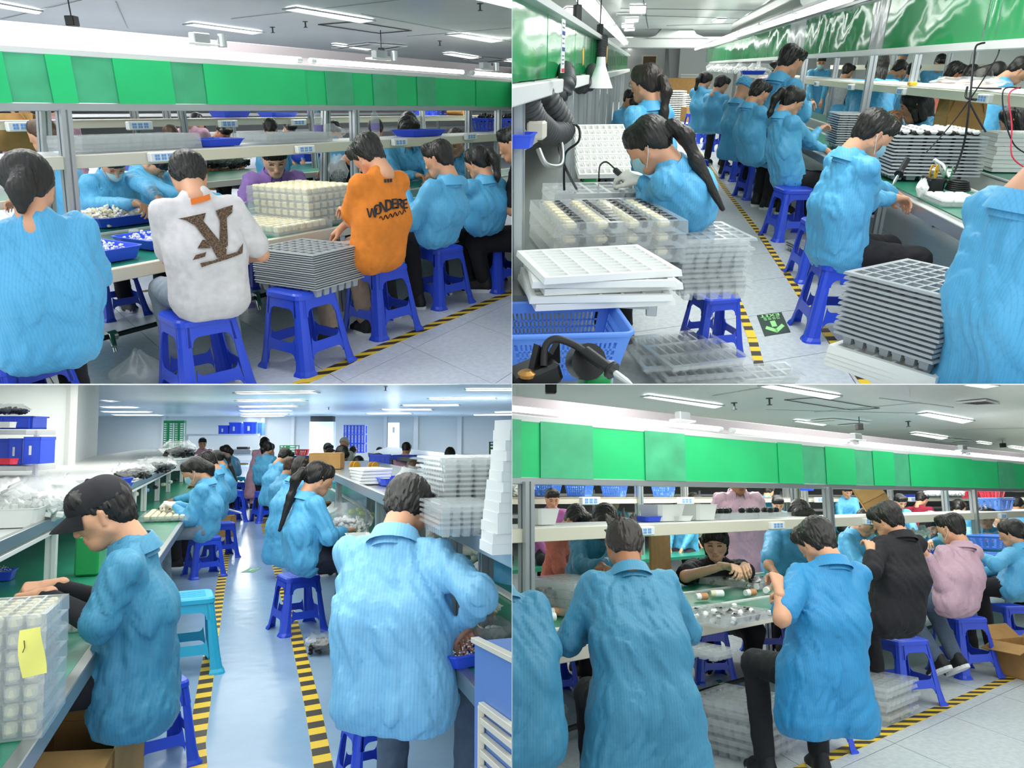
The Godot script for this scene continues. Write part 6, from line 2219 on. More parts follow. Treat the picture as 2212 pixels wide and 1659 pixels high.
	cable("second black cable forked from the hanging power cable",[V(.259,1.268,-3.6),V(.31,1.238,-3.642),V(.31,1.179,-3.616),V(.254,1.124,-3.647),V(.261,.933,-3.783)],.006,M.black_plastic)
	cable("grey hooked cable below the white socket box",[V(.107,1.192,-3.132),V(.139,1.135,-3.108),V(.205,1.123,-3.211),V(.212,1.193,-3.35),V(.184,1.226,-3.365)],.011,M.steel)
	var sb:=thing("socket_box","white socket box at the end of the left rear shelf","power socket",V(.101,1.229,-3.148),ty)
	part(sb,"housing",block(.1,.07,.07,.008),M.beige_metal)
	blue_tray("corner of a blue tray at the left edge above the socket box",V(.01,1.224,-2.874),ty,V(.14,.05,.14))
	mb=MB.new()
	mb.tube([V(.218,.73,-5.175),V(.317,.73,-5.238)],.014,10)
	single("white_tube","white tube with a black ring lying on the left bench","part",mb,M.white_part)
	tray_stack("clear tray in the leaning pile on the dark blue stool","clear trays piled on the stool under the masked woman",V(.937,.46,-3.642),.16,V(.36,.06,.42),11,.024,5,5,M.clear_tray,.02)
	tray_stack("clear blister tray spread on the floor by the dark blue stool","clear trays lying on the floor behind the blue basket",V(.892,0,-3.682),.2,V(.46,.05,.5),4,.03,8,3,M.clear_tray,.05)
	tray_stack("clear tray on the tiles at the bottom edge left of the tape","flat clear trays at the bottom edge",V(1.278,0,-3.523),.2,V(.34,.05,.2),2,.02,4,2,M.clear_tray,.03)
	var bk:=basket("large light blue perforated basket in the near left corner",V(.158,.55,-2.374),.08,V(.42,.17,.34),M.basket_blue,22,5)
	heap(bk,"metal_scraps",[block(.04,.012,.014).mesh()],[M.steel],V(.16,.03,.1),14,.3,V(-.02,.01,.0))
	var tl:=thing("solder_station","black solder station with brass sponge and green base before the basket","tool",V(.068,.728,-1.845),.3)
	part(tl,"station_body",block(.13,.06,.1,.01),M.black_plastic,Transform3D(Basis(Vector3.FORWARD,-.3),V(0,-.02,0)))
	mb=MB.new()
	mb.prism(PackedVector2Array([Vector2(-.05,0),Vector2(.05,0),Vector2(.045,.06),Vector2(.02,.03),Vector2(-.03,.07)]),-.01,.01,Transform3D(Basis(Vector3.UP,.4),V(.02,.03,.0)))
	part(tl,"holder_plate",mb,M.black_plastic)
	mb=MB.new()
	mb.lathe([Vector2(0,0),Vector2(.02,.002),Vector2(.024,.012),Vector2(.012,.02),Vector2(0,.02)],12,Transform3D(Basis(),V(-.05,.03,.06)))
	part(tl,"brass_sponge",mb,mat("b88a4a",.3,.9))
	mb=MB.new()
	mb.box(V(.16,-.02,.02),V(.08,.04,.06),.006)
	part(tl,"green_foot",mb,M.green_plastic)
	mb=MB.new()
	mb.lathe([Vector2(0,0),Vector2(.05,0),Vector2(.05,.05),Vector2(0,.05)],16,Transform3D(Basis(Vector3.RIGHT,1.2),V(.13,.03,.0)))
	part(tl,"spool_holder",mb,M.black_plastic)
	soldering_iron("black soldering iron with a steel tip lying over the near solder station",V(.194,.809,-1.825),V(.305,.765,-1.698),1.0)
	cable("thick black cable arching over the near solder station",[V(.084,.775,-1.811),V(.088,.822,-1.831),V(.115,.84,-1.839),V(.163,.826,-1.833),V(.2,.803,-1.823)],.011,M.black_plastic)
	tray_stack("grey tray in the tall pile left of the seated man's head","tall grey tray pile by the ponytail woman",V(3.538,.73,-8.006),ty,V(.5,.05,.5),14,.022,6,6,M.grey_tray,.006)
	tray_stack("grey tray of black and white caps stacked beside the seated man's face","tray pile under the loose caps on the right bench",V(3.108,.73,-5.825),ty,V(.62,.05,.62),12,.024,7,6,M.grey_tray,.006)
	var lc:=thing("parts_layer","black and white round caps set out on top of the right bench pile","caps",V(3.108,.73,-5.825)+V(0,.315,0),ty)
	rows_of(lc,"black_cap",block(.05,.03,.05,.01),M.black_part,V(.56,0,.56),6,7,.0)
	rows_of(lc,"white_cap",block(.045,.03,.05,.012),M.white_part,V(.6,0,.56),7,6,.01)
	for i in 9:
		white_tray(["lowest","second","third","fourth","fifth","sixth","seventh","eighth","topmost"][i]+" white tray in the stack at the right end of the right bench",V(4.035,.73,-6.241)+V(rng.randf_range(-.01,.01),.032*i,0),ty+rng.randf_range(-.03,.03),V(.42 if i<6 else .36,.03,.42),5,6)
	var wf:=white_tray("clear tray with rows of white clips on the green mat",V(2.765,.725,-4.662),ty+.05,V(.36,.03,.34),8,6,"",M.clear_tray)
	rows_of(wf,"white_clips",block(.03,.022,.05,.005),M.white_part,V(.34,0,.25),8,4,.02)
	wf.get_child(1).position=V(0,0,-.03)
	var ss:=thing("solder_station","black solder station with coiled cable beside the seated man","tool",V(2.834,.725,-5.126),ty)
	part(ss,"station_body",block(.2,.09,.1,.012),M.black_plastic)
	mb=MB.new()
	for i in 5:
		var ring:=[]
		for j in 21:
			ring.append(V(-.1+cos(TAU*j/20.0)*(.075-i*.004),.03+.012*i,.13+sin(TAU*j/20.0)*(.07-i*.004)))
		mb.tube(ring,.008,6,false)
	part(ss,"coiled_cable",mb,M.black_plastic)
	mb=MB.new()
	mb.tube([V(-.06,.1,.08),V(.02,.17,.05),V(.05,.2,.0)],.01,8)
	mb.tube([V(.05,.2,.0),V(.06,.08,.1)],.01,8)
	part(ss,"white_arm",mb,M.white_plastic)
	soldering_iron("dark soldering iron standing in its holder beside the seated man",V(2.402,.978,-4.673),V(2.261,.851,-4.509),1.1)
	spool("green solder spool on the station at the right bench",V(2.919,.78,-5.104),.055,M.green_plastic,1.0)
	spool("small bright green spool beside the white tray stack",V(3.819,.74,-6.466),.05,M.green_plastic,.6)
	spool("yellow tape roll on the solder station at the right bench",V(2.779,.82,-5.032),.045,M.yellow_plastic,.8)
	mb=MB.new()
	mb.box(V(0,.03,0),V(.08,.035,.05),.008)
	single("sponge","yellow sponge block on the edge of the right shelf","sponge",mb,M.yellow_plastic,V(3.723,1.342,-7.427)-V(0,.02,0))
	var cs:=thing("plastic_bag","crumpled white cloth lump at the foot of the solder station","cloth",V(2.621,.73,-4.843))
	part(cs,"film",bag_shape(V(.07,.11,.07),21,.4),M.white_tray)
	bag("crumpled clear film on the bench at the right edge",V(3.149,.725,-4.748),.2,V(.2,.07,.2),31,"white",.7)
	var pan:=thing("film_sheet","crumpled clear film lying on the right shelf","film",V(3.842,1.367,-6.74)-V(0,.05,0))
	part(pan,"film",bag_shape(V(.6,.1,.35),33,.7),M.bag)
	mb=MB.new()
	mb.box(V(0,0,0),V(.3,.012,.1),.003)
	single("black_bar","flat black bar lying on the edge of the right shelf","bar",mb,M.black_plastic,V(3.494,1.353,-5.878),ty)
	cable("black cable hanging from the right canopy rail down to the bench",[V(2.811,1.629,-4.843),V(2.761,1.614,-4.837),V(2.671,1.433,-4.65),V(2.692,1.103,-4.618),V(2.748,.895,-4.746)],.006,M.black_plastic)
	cable("thin black cable slanting across the right background",[V(2.833,1.596,-4.72),V(2.806,1.532,-4.693),V(2.711,1.223,-4.778),V(2.57,1.006,-4.794)],.004,M.black_plastic)
	cable("black cable curling from the near socket strip",[V(2.706,1.386,-4.739),V(2.67,1.333,-4.662),V(2.698,1.322,-4.603)],.008,M.black_plastic)
	cable("black probe cable dropping behind the right shelf",[V(2.72,1.3,-4.702),V(2.775,1.204,-4.661),V(2.816,1.141,-4.634)],.006,M.black_plastic)
	cable("red test lead hanging at the right edge",[V(2.748,1.397,-4.308),V(2.685,1.358,-4.292),V(2.7,1.208,-4.227),V(2.7,1.059,-4.163),V(2.77,.997,-4.137)],.004,M.red_plastic)
	cable("black test lead beside the red one at the right edge",[V(2.748,1.392,-4.306),V(2.655,1.381,-4.301),V(2.665,1.231,-4.237),V(2.71,1.116,-4.188),V(2.77,1.07,-4.168)],.004,M.black_plastic)
	carton("open brown carton on the second bench behind the salmon shirt man",V(3.888,.933,-6.83),ty,V(.3,.17,.3),[-.3,-.2,-.3,-.2])
	blue_tray("blue tray on the far shelf above the capped worker",V(3.244,1.397,-10.837),ty,V(.3,.05,.3))
	for i in 5:
		bag(["white filled bag on the far right shelf, nearest","second white filled bag on the far right shelf","third white filled bag on the far right shelf","fourth white filled bag on the far right shelf","farthest white filled bag on the far right shelf"][i],(V(3.671,1.374,-11.916)).lerp(V(4.34,1.39,-17.363),i/4.0),.3*i,V(.35,.16,.3),40+i,"white",.6)
	for i in 4:
		white_tray(["lowest","second","third","topmost"][i]+" white foam tray under the clear pile on the front right stool",V(1.448,.47,-2.528)+V(0,.018*i,0),.55+.02*i,V(.4,.03,.4),5,5)
	tray_stack("clear grey tray in the pile on the front right stool","clear grey tray pile on white foam trays",V(1.448,.47,-2.528)+V(0,.085,0),.55,V(.38,.05,.38),13,.0185,6,7,M.grey_tray,.004)
	tray_stack("grey blister tray lying on the tiles behind the seated man's stool","flat grey trays on the floor",V(2.555,0,-6.373),.1,V(.24,.05,.34),3,.02,4,5,M.grey_tray,.01)
	for i in 3:
		tray_stack("white ribbed tray in the "+["left","middle","right"][i]+" upright pile at the end of the aisle","piles of white trays at the far end, no. "+["one","two","three"][i],(V(4.953,0,-24.068)).lerp(V(5.779,0,-24.958),i/2.0),.1,V(.55,.05,.5),14-i*2,.06,5,3,M.white_tray,.01)
	tray_stack("white part in the column beside the capped worker's stool","column of white parts by the stools",V(3.945,0,-14.158),.1,V(.2,.06,.2),9,.06,2,2,M.white_tray,.02)
	carton("brown carton on the floor at the far end of the aisle",V(5.294,0,-23.237),.2,V(.5,.4,.4),[.2,.2,.2,.2],true)
	carton("grey covered carton against the far wall",V(6.195,.503,-30.041),.0,V(1.6,.6,.5),[.2,.2,.2,.2],true)
	var lo:=thing("louvre_panel","white louvred panel against the far wall","louvre",V(7.018,.485,-30.577))
	for i in 9:
		mb=MB.new()
		mb.box(V(0,.09*i,0),V(1.2,.05,.08),.008)
		part(lo,"slat",mb,M.white_metal)
# ---------------------------------------------------------------- lower left: long blue aisle between two benches
func room_bl()->void:
	cur="BL"
	var u:=V(-.342,0,-.94)
	var nrm:=V(u.z,0,-u.x)
	var ty:=atan2(-u.z,u.x)
	var mb:=MB.new()
	mb.slab([V(-40,0,2),V(3,0,2),V(3,0,-60),V(-40,0,-60)],V(0,-.1,0))
	struct("floor","glossy pale blue vinyl floor of the long aisle",mb,M.vinyl)
	mb=MB.new()
	mb.slab([V(-44,2.75,-2),V(3,2.75,-2),V(3,2.75,-60),V(-44,2.75,-60)],V(0,-.15,0))
	struct("ceiling","pale glossy panel ceiling above the long blue aisle",mb,M.ceiling_white)
	mb=MB.new()
	mb.box(V(-12.815,1.226,-44.124),V(60,4.5,.3))
	var wb:=struct("wall_back","pale panel wall at the far end of the blue aisle",mb,M.wall)
	for x in [V(-20.594,.955,-43.842),V(-14.694,.955,-43.842),V(-12.946,.955,-43.842),V(-7.484,.955,-43.842),V(-5.681,.955,-43.842),V(-3.114,.955,-43.842)]:
		mb=MB.new()
		mb.box(x,V(.22 if x.x<-6 else .3,4.0,.2),.02)
		part(wb,"panel_post",mb,M.white_metal)
	mb=MB.new()
	mb.slab([V(-42,2.9,-2),V(-41.8,2.9,-2),V(-41.8,2.9,-60),V(-42,2.9,-60)],V(0,-3,0))
	struct("wall_left","pale side wall of the blue aisle room",mb,M.wall)
	mb=MB.new()
	var p0:=V(-6.896,1.724,-9.006)
	var p1:=V(-6.573,1.774,-11.007)
	var p2:=V(-8.94,1.899,-16.011)
	p0.y=2.6
	p1.y=2.6
	p2.y=2.6
	mb.slab([p0,p1,p2,p2+V(-6,0,-1),p0+V(-1,0,-4)],V(0,-2.6,0))
	mb=MB.new()
	mb.loft([V(p0.x,0,p0.z),V(p1.x,0,p1.z),V(p2.x,0,p2.z),V(p2.x-6,0,p2.z-1)],[p0,p1,p2,p2+V(-6,0,-1)])
	var wl:=struct("wall_block","white panelled room block behind the blue crate shelf at the left",mb,M.wall)
	mb=MB.new()
	mb.box(V(p1.x,1.3,p1.z),V(.16,2.6,.16),.03)
	part(wl,"corner_post",mb,M.white_metal)
	for y in [2.28,2.42]:
		mb=MB.new()
		bar(mb,V(p0.x,y,p0.z+.02),V(p1.x,y,p1.z+.02),.06,.03)
		part(wl,"cornice",mb,M.white_metal)
	var du:=(p2-p1).normalized()
	var dn:=V(-du.z,0,du.x)
	var db:=Basis(du,Vector3.UP,du.cross(Vector3.UP))
	k_signs(p1,p2,db)
	var rows:=[]
	var k:=0
	for x in [[505,676,846],[508,650,863],[512,632,876],[514,619,886],[516,610,894],[517,602,899.5],[518,594,904]]:
		rows.append(x)
	for r in [[V(-7.138,2.59,-18.972),V(-4.945,2.59,-18.37)],[V(-8.712,2.59,-23.289),V(-6.47,2.59,-22.682)],[V(-10.468,2.59,-28.188),V(-8.092,2.59,-27.305)],[V(-12.204,2.59,-32.987),V(-9.854,2.59,-32.375)],[V(-14.014,2.59,-38.019),V(-11.554,2.59,-37.208)],[V(-15.696,2.59,-42.664),V(-13.111,2.59,-41.647)],[V(-13.009,2.59,-23.289),V(-12.875,2.59,-23.605)],[V(-15.995,2.59,-28.651),V(-14.849,2.59,-28.651)],[V(-19.11,2.59,-34.284),V(-17.096,2.59,-34.284)],[V(-21.554,2.59,-39.75),V(-19.195,2.59,-39.75)],[V(-1.104,2.59,-17.448),V(.153,2.59,-17.448)],[V(-2.472,2.59,-21.829),V(-.486,2.59,-21.558)],[V(-4.001,2.59,-26.883),V(-1.92,2.59,-26.475)],[V(-5.522,2.59,-31.216),V(-3.434,2.59,-31.216)],[V(-7.346,2.59,-37.208),V(-5.03,2.59,-36.431)],[V(-2.086,2.59,-39.75),V(.34,2.59,-38.865)],[V(-.83,2.59,-34.971),V(.3,2.59,-34.284)],[V(-11.047,2.59,-48.6),V(-8.505,2.59,-47.285)]]:
		var a: Vector3=r[0]
		var b: Vector3=r[1]
		var dz:=V(0,0,.03*a.z)
		var row: String="middle" if k<6 else ("left" if k<10 else "right")
		ceiling_light(["nearest","second","third","fourth","fifth","sixth","nearest short","second","third","farthest","nearest","second","third","fourth","fifth","far outer","second far outer","farthest"][k]+" long white ceiling light of the "+row+" row above the blue aisle",[a,b,b+dz,a+dz],[.0,20.0,.0,.0,30.0,.0,.0,6.0,.0,8.0,.0,20.0,.0,.0,30.0,.0,.0,.0][k],row+" row of ceiling lights above the blue aisle")
		k+=1
	for i in 5:
		deck_lamp(["nearest","second","third","fourth","farthest"][i]+" flat lamp panel under the deck over the blue aisle",V([-1.1,-1.8,-2.9,-4.4,-9.0][i],1.499,[-2.8,-4.8,-7.4,-11.0,-11.0][i]),[1.7,2.2,3.4,3.6,2.0][i],[1.4,1.6,2.2,3.0,3.0][i],[1.25,2.0,3.4,4.0,.7][i],"flat lamp panels under the deck over the blue aisle")
	for x in [[V(-7.211,2.59,-29.13),"sprinkler head in the ceiling right of the middle light row"],[V(-2.841,2.59,-16.613),"sprinkler head at the top right of the blue aisle ceiling"]]:
		sprinkler(x[1],x[0],.9)
	var lb:=thing("work_bench","green topped work bench along the left side of the blue aisle","bench")
	mb=MB.new()
	mb.slab([V(-1.074,.716,-1.446),V(-9.936,.716,-25.782),V(-11.158,.716,-25.337),V(-2.296,.716,-1.001)],V(0,-.03,0))
	part(lb,"green_top",mb,M.green_mat)
	mb=MB.new()
	bar(mb,V(-1.055,.69,-1.452),V(-9.917,.69,-25.789),.04,.06)
	part(lb,"edge_beam",mb,M.steel)
	for x in [-1.0,3.0,8.0]:
		part(lb,"table_leg",post_shape(V(-2.878,0,-4.939)+u*x,V(-2.878,.68,-4.939)+u*x,.06,u),M.aluminium)
	var sh:=thing("bench_shelf","long shelf with a steel front rail over the left bench","shelf")
	mb=MB.new()
	mb.slab([V(-1.69,1.06,-1.966),V(-10.312,1.06,-25.645),V(-12.191,1.06,-24.961),V(-3.569,1.06,-1.282)],V(0,-.02,0))
	part(sh,"shelf_board",mb,M.white_metal)
	mb=MB.new()
	bar(mb,V(-1.68,1.055,-1.97),V(-10.302,1.055,-25.649),.03,.055)
	part(sh,"front_rail",mb,M.steel)
	mb=MB.new()
	bar(mb,V(-1.68,1.005,-1.97),V(-10.302,1.005,-25.649),.025,.02)
	part(sh,"lamp_rail",mb,M.white_metal)
	mb=MB.new()
	bar(mb,V(-2.018,.86,-1.847),V(-10.641,.86,-25.526),.02,.02)
	part(sh,"rear_rail",mb,M.white_metal)
	k=0
	for x in [-1.05,.9,2.1,2.9,4.2,5.6,8.0]:
		single("bench_post",["first","second","third","fourth","fifth","sixth","last"][k]+" white metal post under the left shelf of the blue aisle","post",post_shape(V(-2.803,.72,-4.966)+u*x,V(-2.803,1.04,-4.966)+u*x,.05,u),M.white_metal)
		k+=1
	var rb:=thing("work_bench","green topped work bench along the right side of the blue aisle","bench")
	mb=MB.new()
	mb.slab([V(.262,.716,-1.4),V(-8.771,.716,-26.207),V(-7.822,.716,-26.552),V(1.211,.716,-1.746)],V(0,-.03,0))
	part(rb,"green_top",mb,M.green_mat)
	mb=MB.new()
	bar(mb,V(.253,.69,-1.397),V(-8.78,.69,-26.203),.04,.06)
	part(rb,"edge_beam",mb,M.steel)
	mb=MB.new()
	bar(mb,V(.741,.724,-1.574),V(-8.292,.724,-26.381),.04,.012)
	part(rb,"dividing_strip",mb,M.white_metal)
	for x in [-2.6,1.0,5.0]:
		part(rb,"table_leg",post_shape(V(-.999,0,-5.623)+u*x,V(-.999,.68,-5.623)+u*x,.06,u),M.aluminium)
	sh=thing("bench_shelf","long shelf with a steel front rail over the right bench of the blue aisle","shelf")
	mb=MB.new()
	mb.slab([V(.147,1.15,-1.89),V(-2.761,1.15,-9.877),V(-1.915,1.15,-10.185),V(.993,1.15,-2.198)],V(0,-.02,0))
	part(sh,"shelf_board",mb,M.steel)
	mb=MB.new()
	bar(mb,V(.138,1.135,-1.887),V(-2.77,1.135,-9.874),.03,.06)
	part(sh,"front_rail",mb,M.aluminium)
	k=0
	for x in [V(-.227,0,-2.978),V(-.105,0,-3.022),V(-.809,0,-4.575),V(-.58,0,-4.765),V(-1.51,0,-6.501),V(-1.282,0,-6.691)]:
		single("bench_post",["front metal post right of the foreground man","rear metal post right of the foreground man","front metal post behind the foreground man's head","rear metal post behind the foreground man's head","front metal post beside the ponytail woman's face","rear metal post beside the ponytail woman's face"][k],"post",post_shape(V(x.x,.72,x.z),V(x.x,1.12,x.z),.05,u),M.aluminium)
		k+=1
	var s2:=thing("far_bench","second bench with a shelf rail beyond the right bench","bench")
	mb=MB.new()
	mb.slab([V(-3.11,1.121,-16.064),V(.022,1.04,-9.053),V(.302,1.088,-11.055),V(-3.159,1.204,-19.066)],V(0,-.06,0))
	part(s2,"shelf_board",mb,M.steel)
	mb=MB.new()
	mb.slab([V(-3.11,.802,-16.086),V(.022,.742,-9.074),V(.44,.677,-11.083),V(-3.04,.789,-19.094)],V(0,-.05,0))
	part(s2,"green_top",mb,M.green_mat)
	for x in [V(-2.419,1.079,-15.065),V(-1.846,1.053,-13.864),V(-1.147,1.051,-12.06)]:
		part(s2,"post",post_shape(V(x.x,0,x.z),V(x.x,x.y,x.z),.07,u),M.aluminium)
	tape("yellow and black striped tape along the left edge of the blue aisle",[V(-1.375,0,-3.319),V(-1.43,0,-3.476),V(-1.535,0,-3.714),V(-1.788,0,-4.41),V(-2.259,0,-5.712),V(-3.132,0,-8.142),V(-3.859,0,-10.151),V(-6.232,0,-16.734),V(-9.924,0,-26.897)],.085,.17,.15)
	tape("yellow and black striped tape along the right edge of the blue aisle",[V(-.842,0,-3.43),V(-1.096,0,-4.191),V(-1.611,0,-5.647),V(-2.382,0,-7.759),V(-3.283,0,-10.151),V(-4.511,0,-13.501),V(-6.941,0,-20.199),V(-9.372,0,-26.897)],.085,.17,.15)
	var sg:=thing("floor_sign","small pale green arrow sign on the blue aisle floor","sign",V(-2.899,0,-8.362))
	mb=MB.new()
	mb.box(V(0,.002,0),V(.13,.003,.26))
	part(sg,"plate",mb,mat("7fae9c",.5))
	mb=MB.new()
	mb.prism(PackedVector2Array([Vector2(-.015,-.08),Vector2(.015,-.08),Vector2(.015,.0),Vector2(.04,.0),Vector2(0,.07),Vector2(-.04,.0),Vector2(-.015,.0)]),.003,.005,Transform3D(Basis(Vector3.RIGHT,-PI*.5),V(0,.002,0)))
	part(sg,"arrow",mb,mat("b4e0c4",.5))
	room_bl_things(u,nrm,ty)
	stool("blue plastic stool under the capped man at the near left",V(-1.651,0,-3.519),-2.44,.809)
	stool("blue plastic stool under the foreground man",V(-.595,0,-3.224),-2.61,.671)
	stool("blue plastic stool under the masked woman in grey trousers",V(-3.296,0,-8.043),-2.44,.914)
	stool("second blue plastic stool of the left row behind the masked woman",V(-3.598,0,-9.265),-2.46,.921)
	stool("third blue plastic stool of the left row",V(-4.898,0,-13.005),-2.47,1.178)
	stool("fourth blue plastic stool of the left row",V(-5.725,0,-15.382),-2.47,1.163)
	stool("blue plastic stool under the woman with the long ponytail",V(-1.662,0,-5.852),-2.52,.912)
	stool("blue plastic stool behind the ponytail woman on the right row",V(-2.887,0,-9.366),-2.49,.895)
	stool("third blue plastic stool on the right row",V(-4.27,0,-13.002),-2.48,1.144)
	stool("farthest blue plastic stool on the right row",V(-5.715,0,-16.954),-2.47,1.219)
	stool("light cyan stool far along the left row",V(-6.923,0,-18.83),-2.44,.989,M.cyan_plastic)
	person("young man in a black baseball cap at the near left, face in profile",V(-1.462,0,-2.918),[0,61,0,3,82,1,1,108,5,-9,120,9,6,102,20,1,84,27,-25,92,17,-7,102,-11,-19,80,-21,-38,90,-10,3,61,8,-32,58,30,-26,8,28,-3,61,-8,-44,58,1,-38,8,-1,-83,-44,35,-40,90,17,-92,0,38],{"hair": "short","cap": "baseball","cell": .012,"cuff": .2,"undersleeve": true,"coat": .12,"pants": "black_cloth","wide": 1.06,"coat_mat": "teal_cloth","hand": "pinch","fold": .012,"drop": .5})
	person("masked woman in a blue jacket and grey trousers on the left row",V(-2.914,0,-7.077),[0,63,0,3,82,-1,1,105,0,-10,116,2,3,99,16,-4,73,23,-23,83,11,-4,99,-16,-14,75,-23,-32,84,-9,2,63,9,-37,60,24,-31,8,23,-2,63,-9,-43,60,-7,-38,8,-8,-83,-53,18,-52,85,11,-98,0,21],{"hair": "bun","mask": true,"cell": .016,"gloves": true,"pants": "grey_cloth","coat": .05,"hand": "pinch","shoe": "black_shoe"})
	person("second worker of the left row with dark hair and blue jacket",V(-3.456,0,-8.682),[0,62,0,3,82,0,1,106,0,-10,118,1,1,101,16,-17,80,20,-41,76,14,-3,101,-16,-21,80,-15,-43,76,-4,1,62,9,-39,59,20,-33,8,20,-1,62,-9,-43,59,-11,-37,8,-12,-86,-50,10,-50,87,6,-99,0,12],{"hair": "short","cell": .02,"coat": .05})
	person("third worker of the left row with a long ponytail",V(-4.249,0,-11.088),[0,61,0,0,80,0,-7,103,-1,-17,114,0,-6,97,16,-19,73,21,-41,76,11,-8,97,-17,-21,73,-20,-42,76,-7,0,61,9,-40,58,18,-34,8,18,0,61,-9,-42,58,-14,-36,8,-14,-88,-47,5,-47,88,2,-100,0,5],{"hair": "longtail","cell": .022,"coat": .05})
	person("worker in blue standing at the end of the left row",V(-5.7,0,-15.081),[0,85,0,1,93,-1,-5,104,-3,-14,117,-5,-8,99,13,-22,76,16,-43,76,2,-2,99,-19,-16,76,-24,-40,76,-16,-1,85,9,-4,47,8,-1,8,9,1,85,-9,-2,47,-9,1,8,-9,-93,-34,-15,-34,94,-6,-99,0,-16],{"hair": "bun","cell": .026,"coat": .1})
	person("man in a pink jacket facing the viewer at the end of the left bench",V(-7.035,0,-16.865),[0,64,0,0,88,1,4,118,8,7,131,15,19,112,1,25,88,12,26,76,34,-11,112,15,-7,88,27,9,76,42,8,64,-4,31,61,31,29,8,25,-8,64,4,3,61,44,0,8,38,41,-21,89,9,98,19,42,0,91],{"hair": "short","cell": .026,"coat_mat": "pink_cloth"})
	person("dark haired woman with a ponytail behind the left shelf",V(-8.067,0,-13.616),[0,-5,0,0,28,0,5,67,-5,15,83,-15,-9,60,-21,12,50,-49,30,76,-47,21,60,9,49,50,-12,47,76,-30,-8,-5,-8,23,-8,-52,18,11,-47,8,-5,8,52,-8,-23,47,11,-18,64,-42,-64,30,91,-30,71,0,-71],{"hair": "ponytail","cell": .02,"s": 1.3})
	person("second dark haired head behind the left shelf",V(-7.629,0,-13.633),[0,-3,0,-1,30,1,4,71,-3,16,84,-13,-8,63,-21,15,51,-45,35,76,-43,19,63,13,48,51,-4,50,76,-25,-7,-3,-9,29,-6,-49,23,11,-44,7,-3,9,55,-6,-17,48,11,-12,64,-57,-51,45,82,-36,78,0,-62],{"hair": "bun","cell": .02,"s": 1.3})
	person("woman with a long ponytail and pink sock nearest on the right row",V(-1.55,0,-5.576),[0,59,0,-2,79,0,1,104,-3,9,117,-8,-7,99,-17,5,76,-27,30,76,-31,11,99,10,23,76,13,31,79,1,-5,59,-7,25,56,-36,20,8,-33,5,59,7,43,56,-9,38,8,-6,77,-37,-51,31,93,-21,83,0,-55],{"hair": "longtail","cell": .014,"coat": .05,"pants": "navy_cloth","sole": "white_plastic","shoe": "black_shoe","hem": .78})
	person("short haired woman second on the right row",V(-2.408,0,-7.886),[0,53,0,2,75,-1,9,101,-7,16,114,-13,-2,96,-19,0,71,-30,23,76,-36,21,96,4,31,71,1,36,76,-23,-6,53,-6,18,50,-40,14,8,-36,6,53,6,40,50,-18,36,8,-14,67,-31,-67,22,95,-22,71,0,-71],{"hair": "bob","cell": .018,"coat": .3})
	person("worker with brown hair third on the right row",V(-3.062,0,-9.885),[0,61,0,0,76,0,4,94,-5,10,107,-12,-8,88,-17,0,66,-31,22,76,-37,16,88,6,30,66,-2,35,76,-25,-6,61,-6,16,58,-41,12,8,-36,6,61,6,39,58,-19,35,8,-15,64,-34,-69,23,94,-25,68,0,-73],{"hair": "short","hair_mat": "brown_hair","cell": .022})
	person("man in a blue jacket standing fourth on the right row",V(-3.548,0,-11.085),[0,64,0,0,83,0,5,106,-4,13,117,-13,-7,101,-16,-2,76,-28,22,76,-37,17,101,6,29,76,-1,35,76,-25,-7,64,-6,16,61,-41,12,8,-37,7,64,6,39,61,-20,35,8,-15,55,-57,-61,39,82,-42,67,0,-74],{"hair": "short","cell": .022,"coat": .1})
	person("worker in a blue jacket and black trousers standing fifth on the right row",V(-4.539,0,-13.587),[0,70,0,0,89,2,3,112,-2,6,124,-10,-12,106,-9,-8,84,-24,7,76,-42,19,106,3,24,84,-12,24,76,-36,-8,70,-3,-7,47,-6,-8,8,-3,8,70,3,9,47,0,8,8,3,34,-34,-87,13,94,-32,37,0,-93],{"hair": "bun","cell": .024,"coat": .06})
	person("worker in a pink coat standing at the far end of the right row",V(-5.156,0,-15.094),[0,66,0,4,90,-1,8,120,-8,8,133,-16,-9,114,-9,-13,90,-22,-8,76,-42,24,114,-8,19,92,-24,10,76,-42,-9,66,0,-9,47,-3,-9,8,0,9,66,0,9,47,-3,9,8,0,2,-26,-97,1,97,-26,2,0,-100],{"hair": "bun","cell": .026,"coat": .35,"coat_mat": "pink_cloth","pants": "pink_cloth"})
	person("foreground man in a long pale blue coat seen from behind",V(-.397,0,-2.568),[0,61,0,-2,84,-5,-3,112,-17,0,121,-30,-19,106,-21,-4,84,-27,18,75,-34,13,106,-13,29,98,13,24,86,-3,-9,61,-2,-6,58,-44,-7,8,-38,9,61,2,25,58,-36,23,8,-30,17,-67,-72,15,74,-65,23,0,-97],{"hair": "short","cell": .012,"coat": 0,"coat_mat": "pale_blue_cloth","wide": 1.1,"hand": "pinch","fold": .014,"pants": "denim_cloth"})
	person("dark haired worker in the middle distance beside the brown carton",V(-4.579,0,-18.235),[0,30,0,0,61,0,4,99,6,11,114,17,22,92,-4,37,64,9,39,76,38,-12,92,19,-6,64,38,20,76,50,9,30,-6,45,27,32,41,11,26,-9,30,6,12,27,54,8,11,48,51,-42,75,24,91,35,56,0,83],{"hair": "short","cell": .026,"s": 1.26})
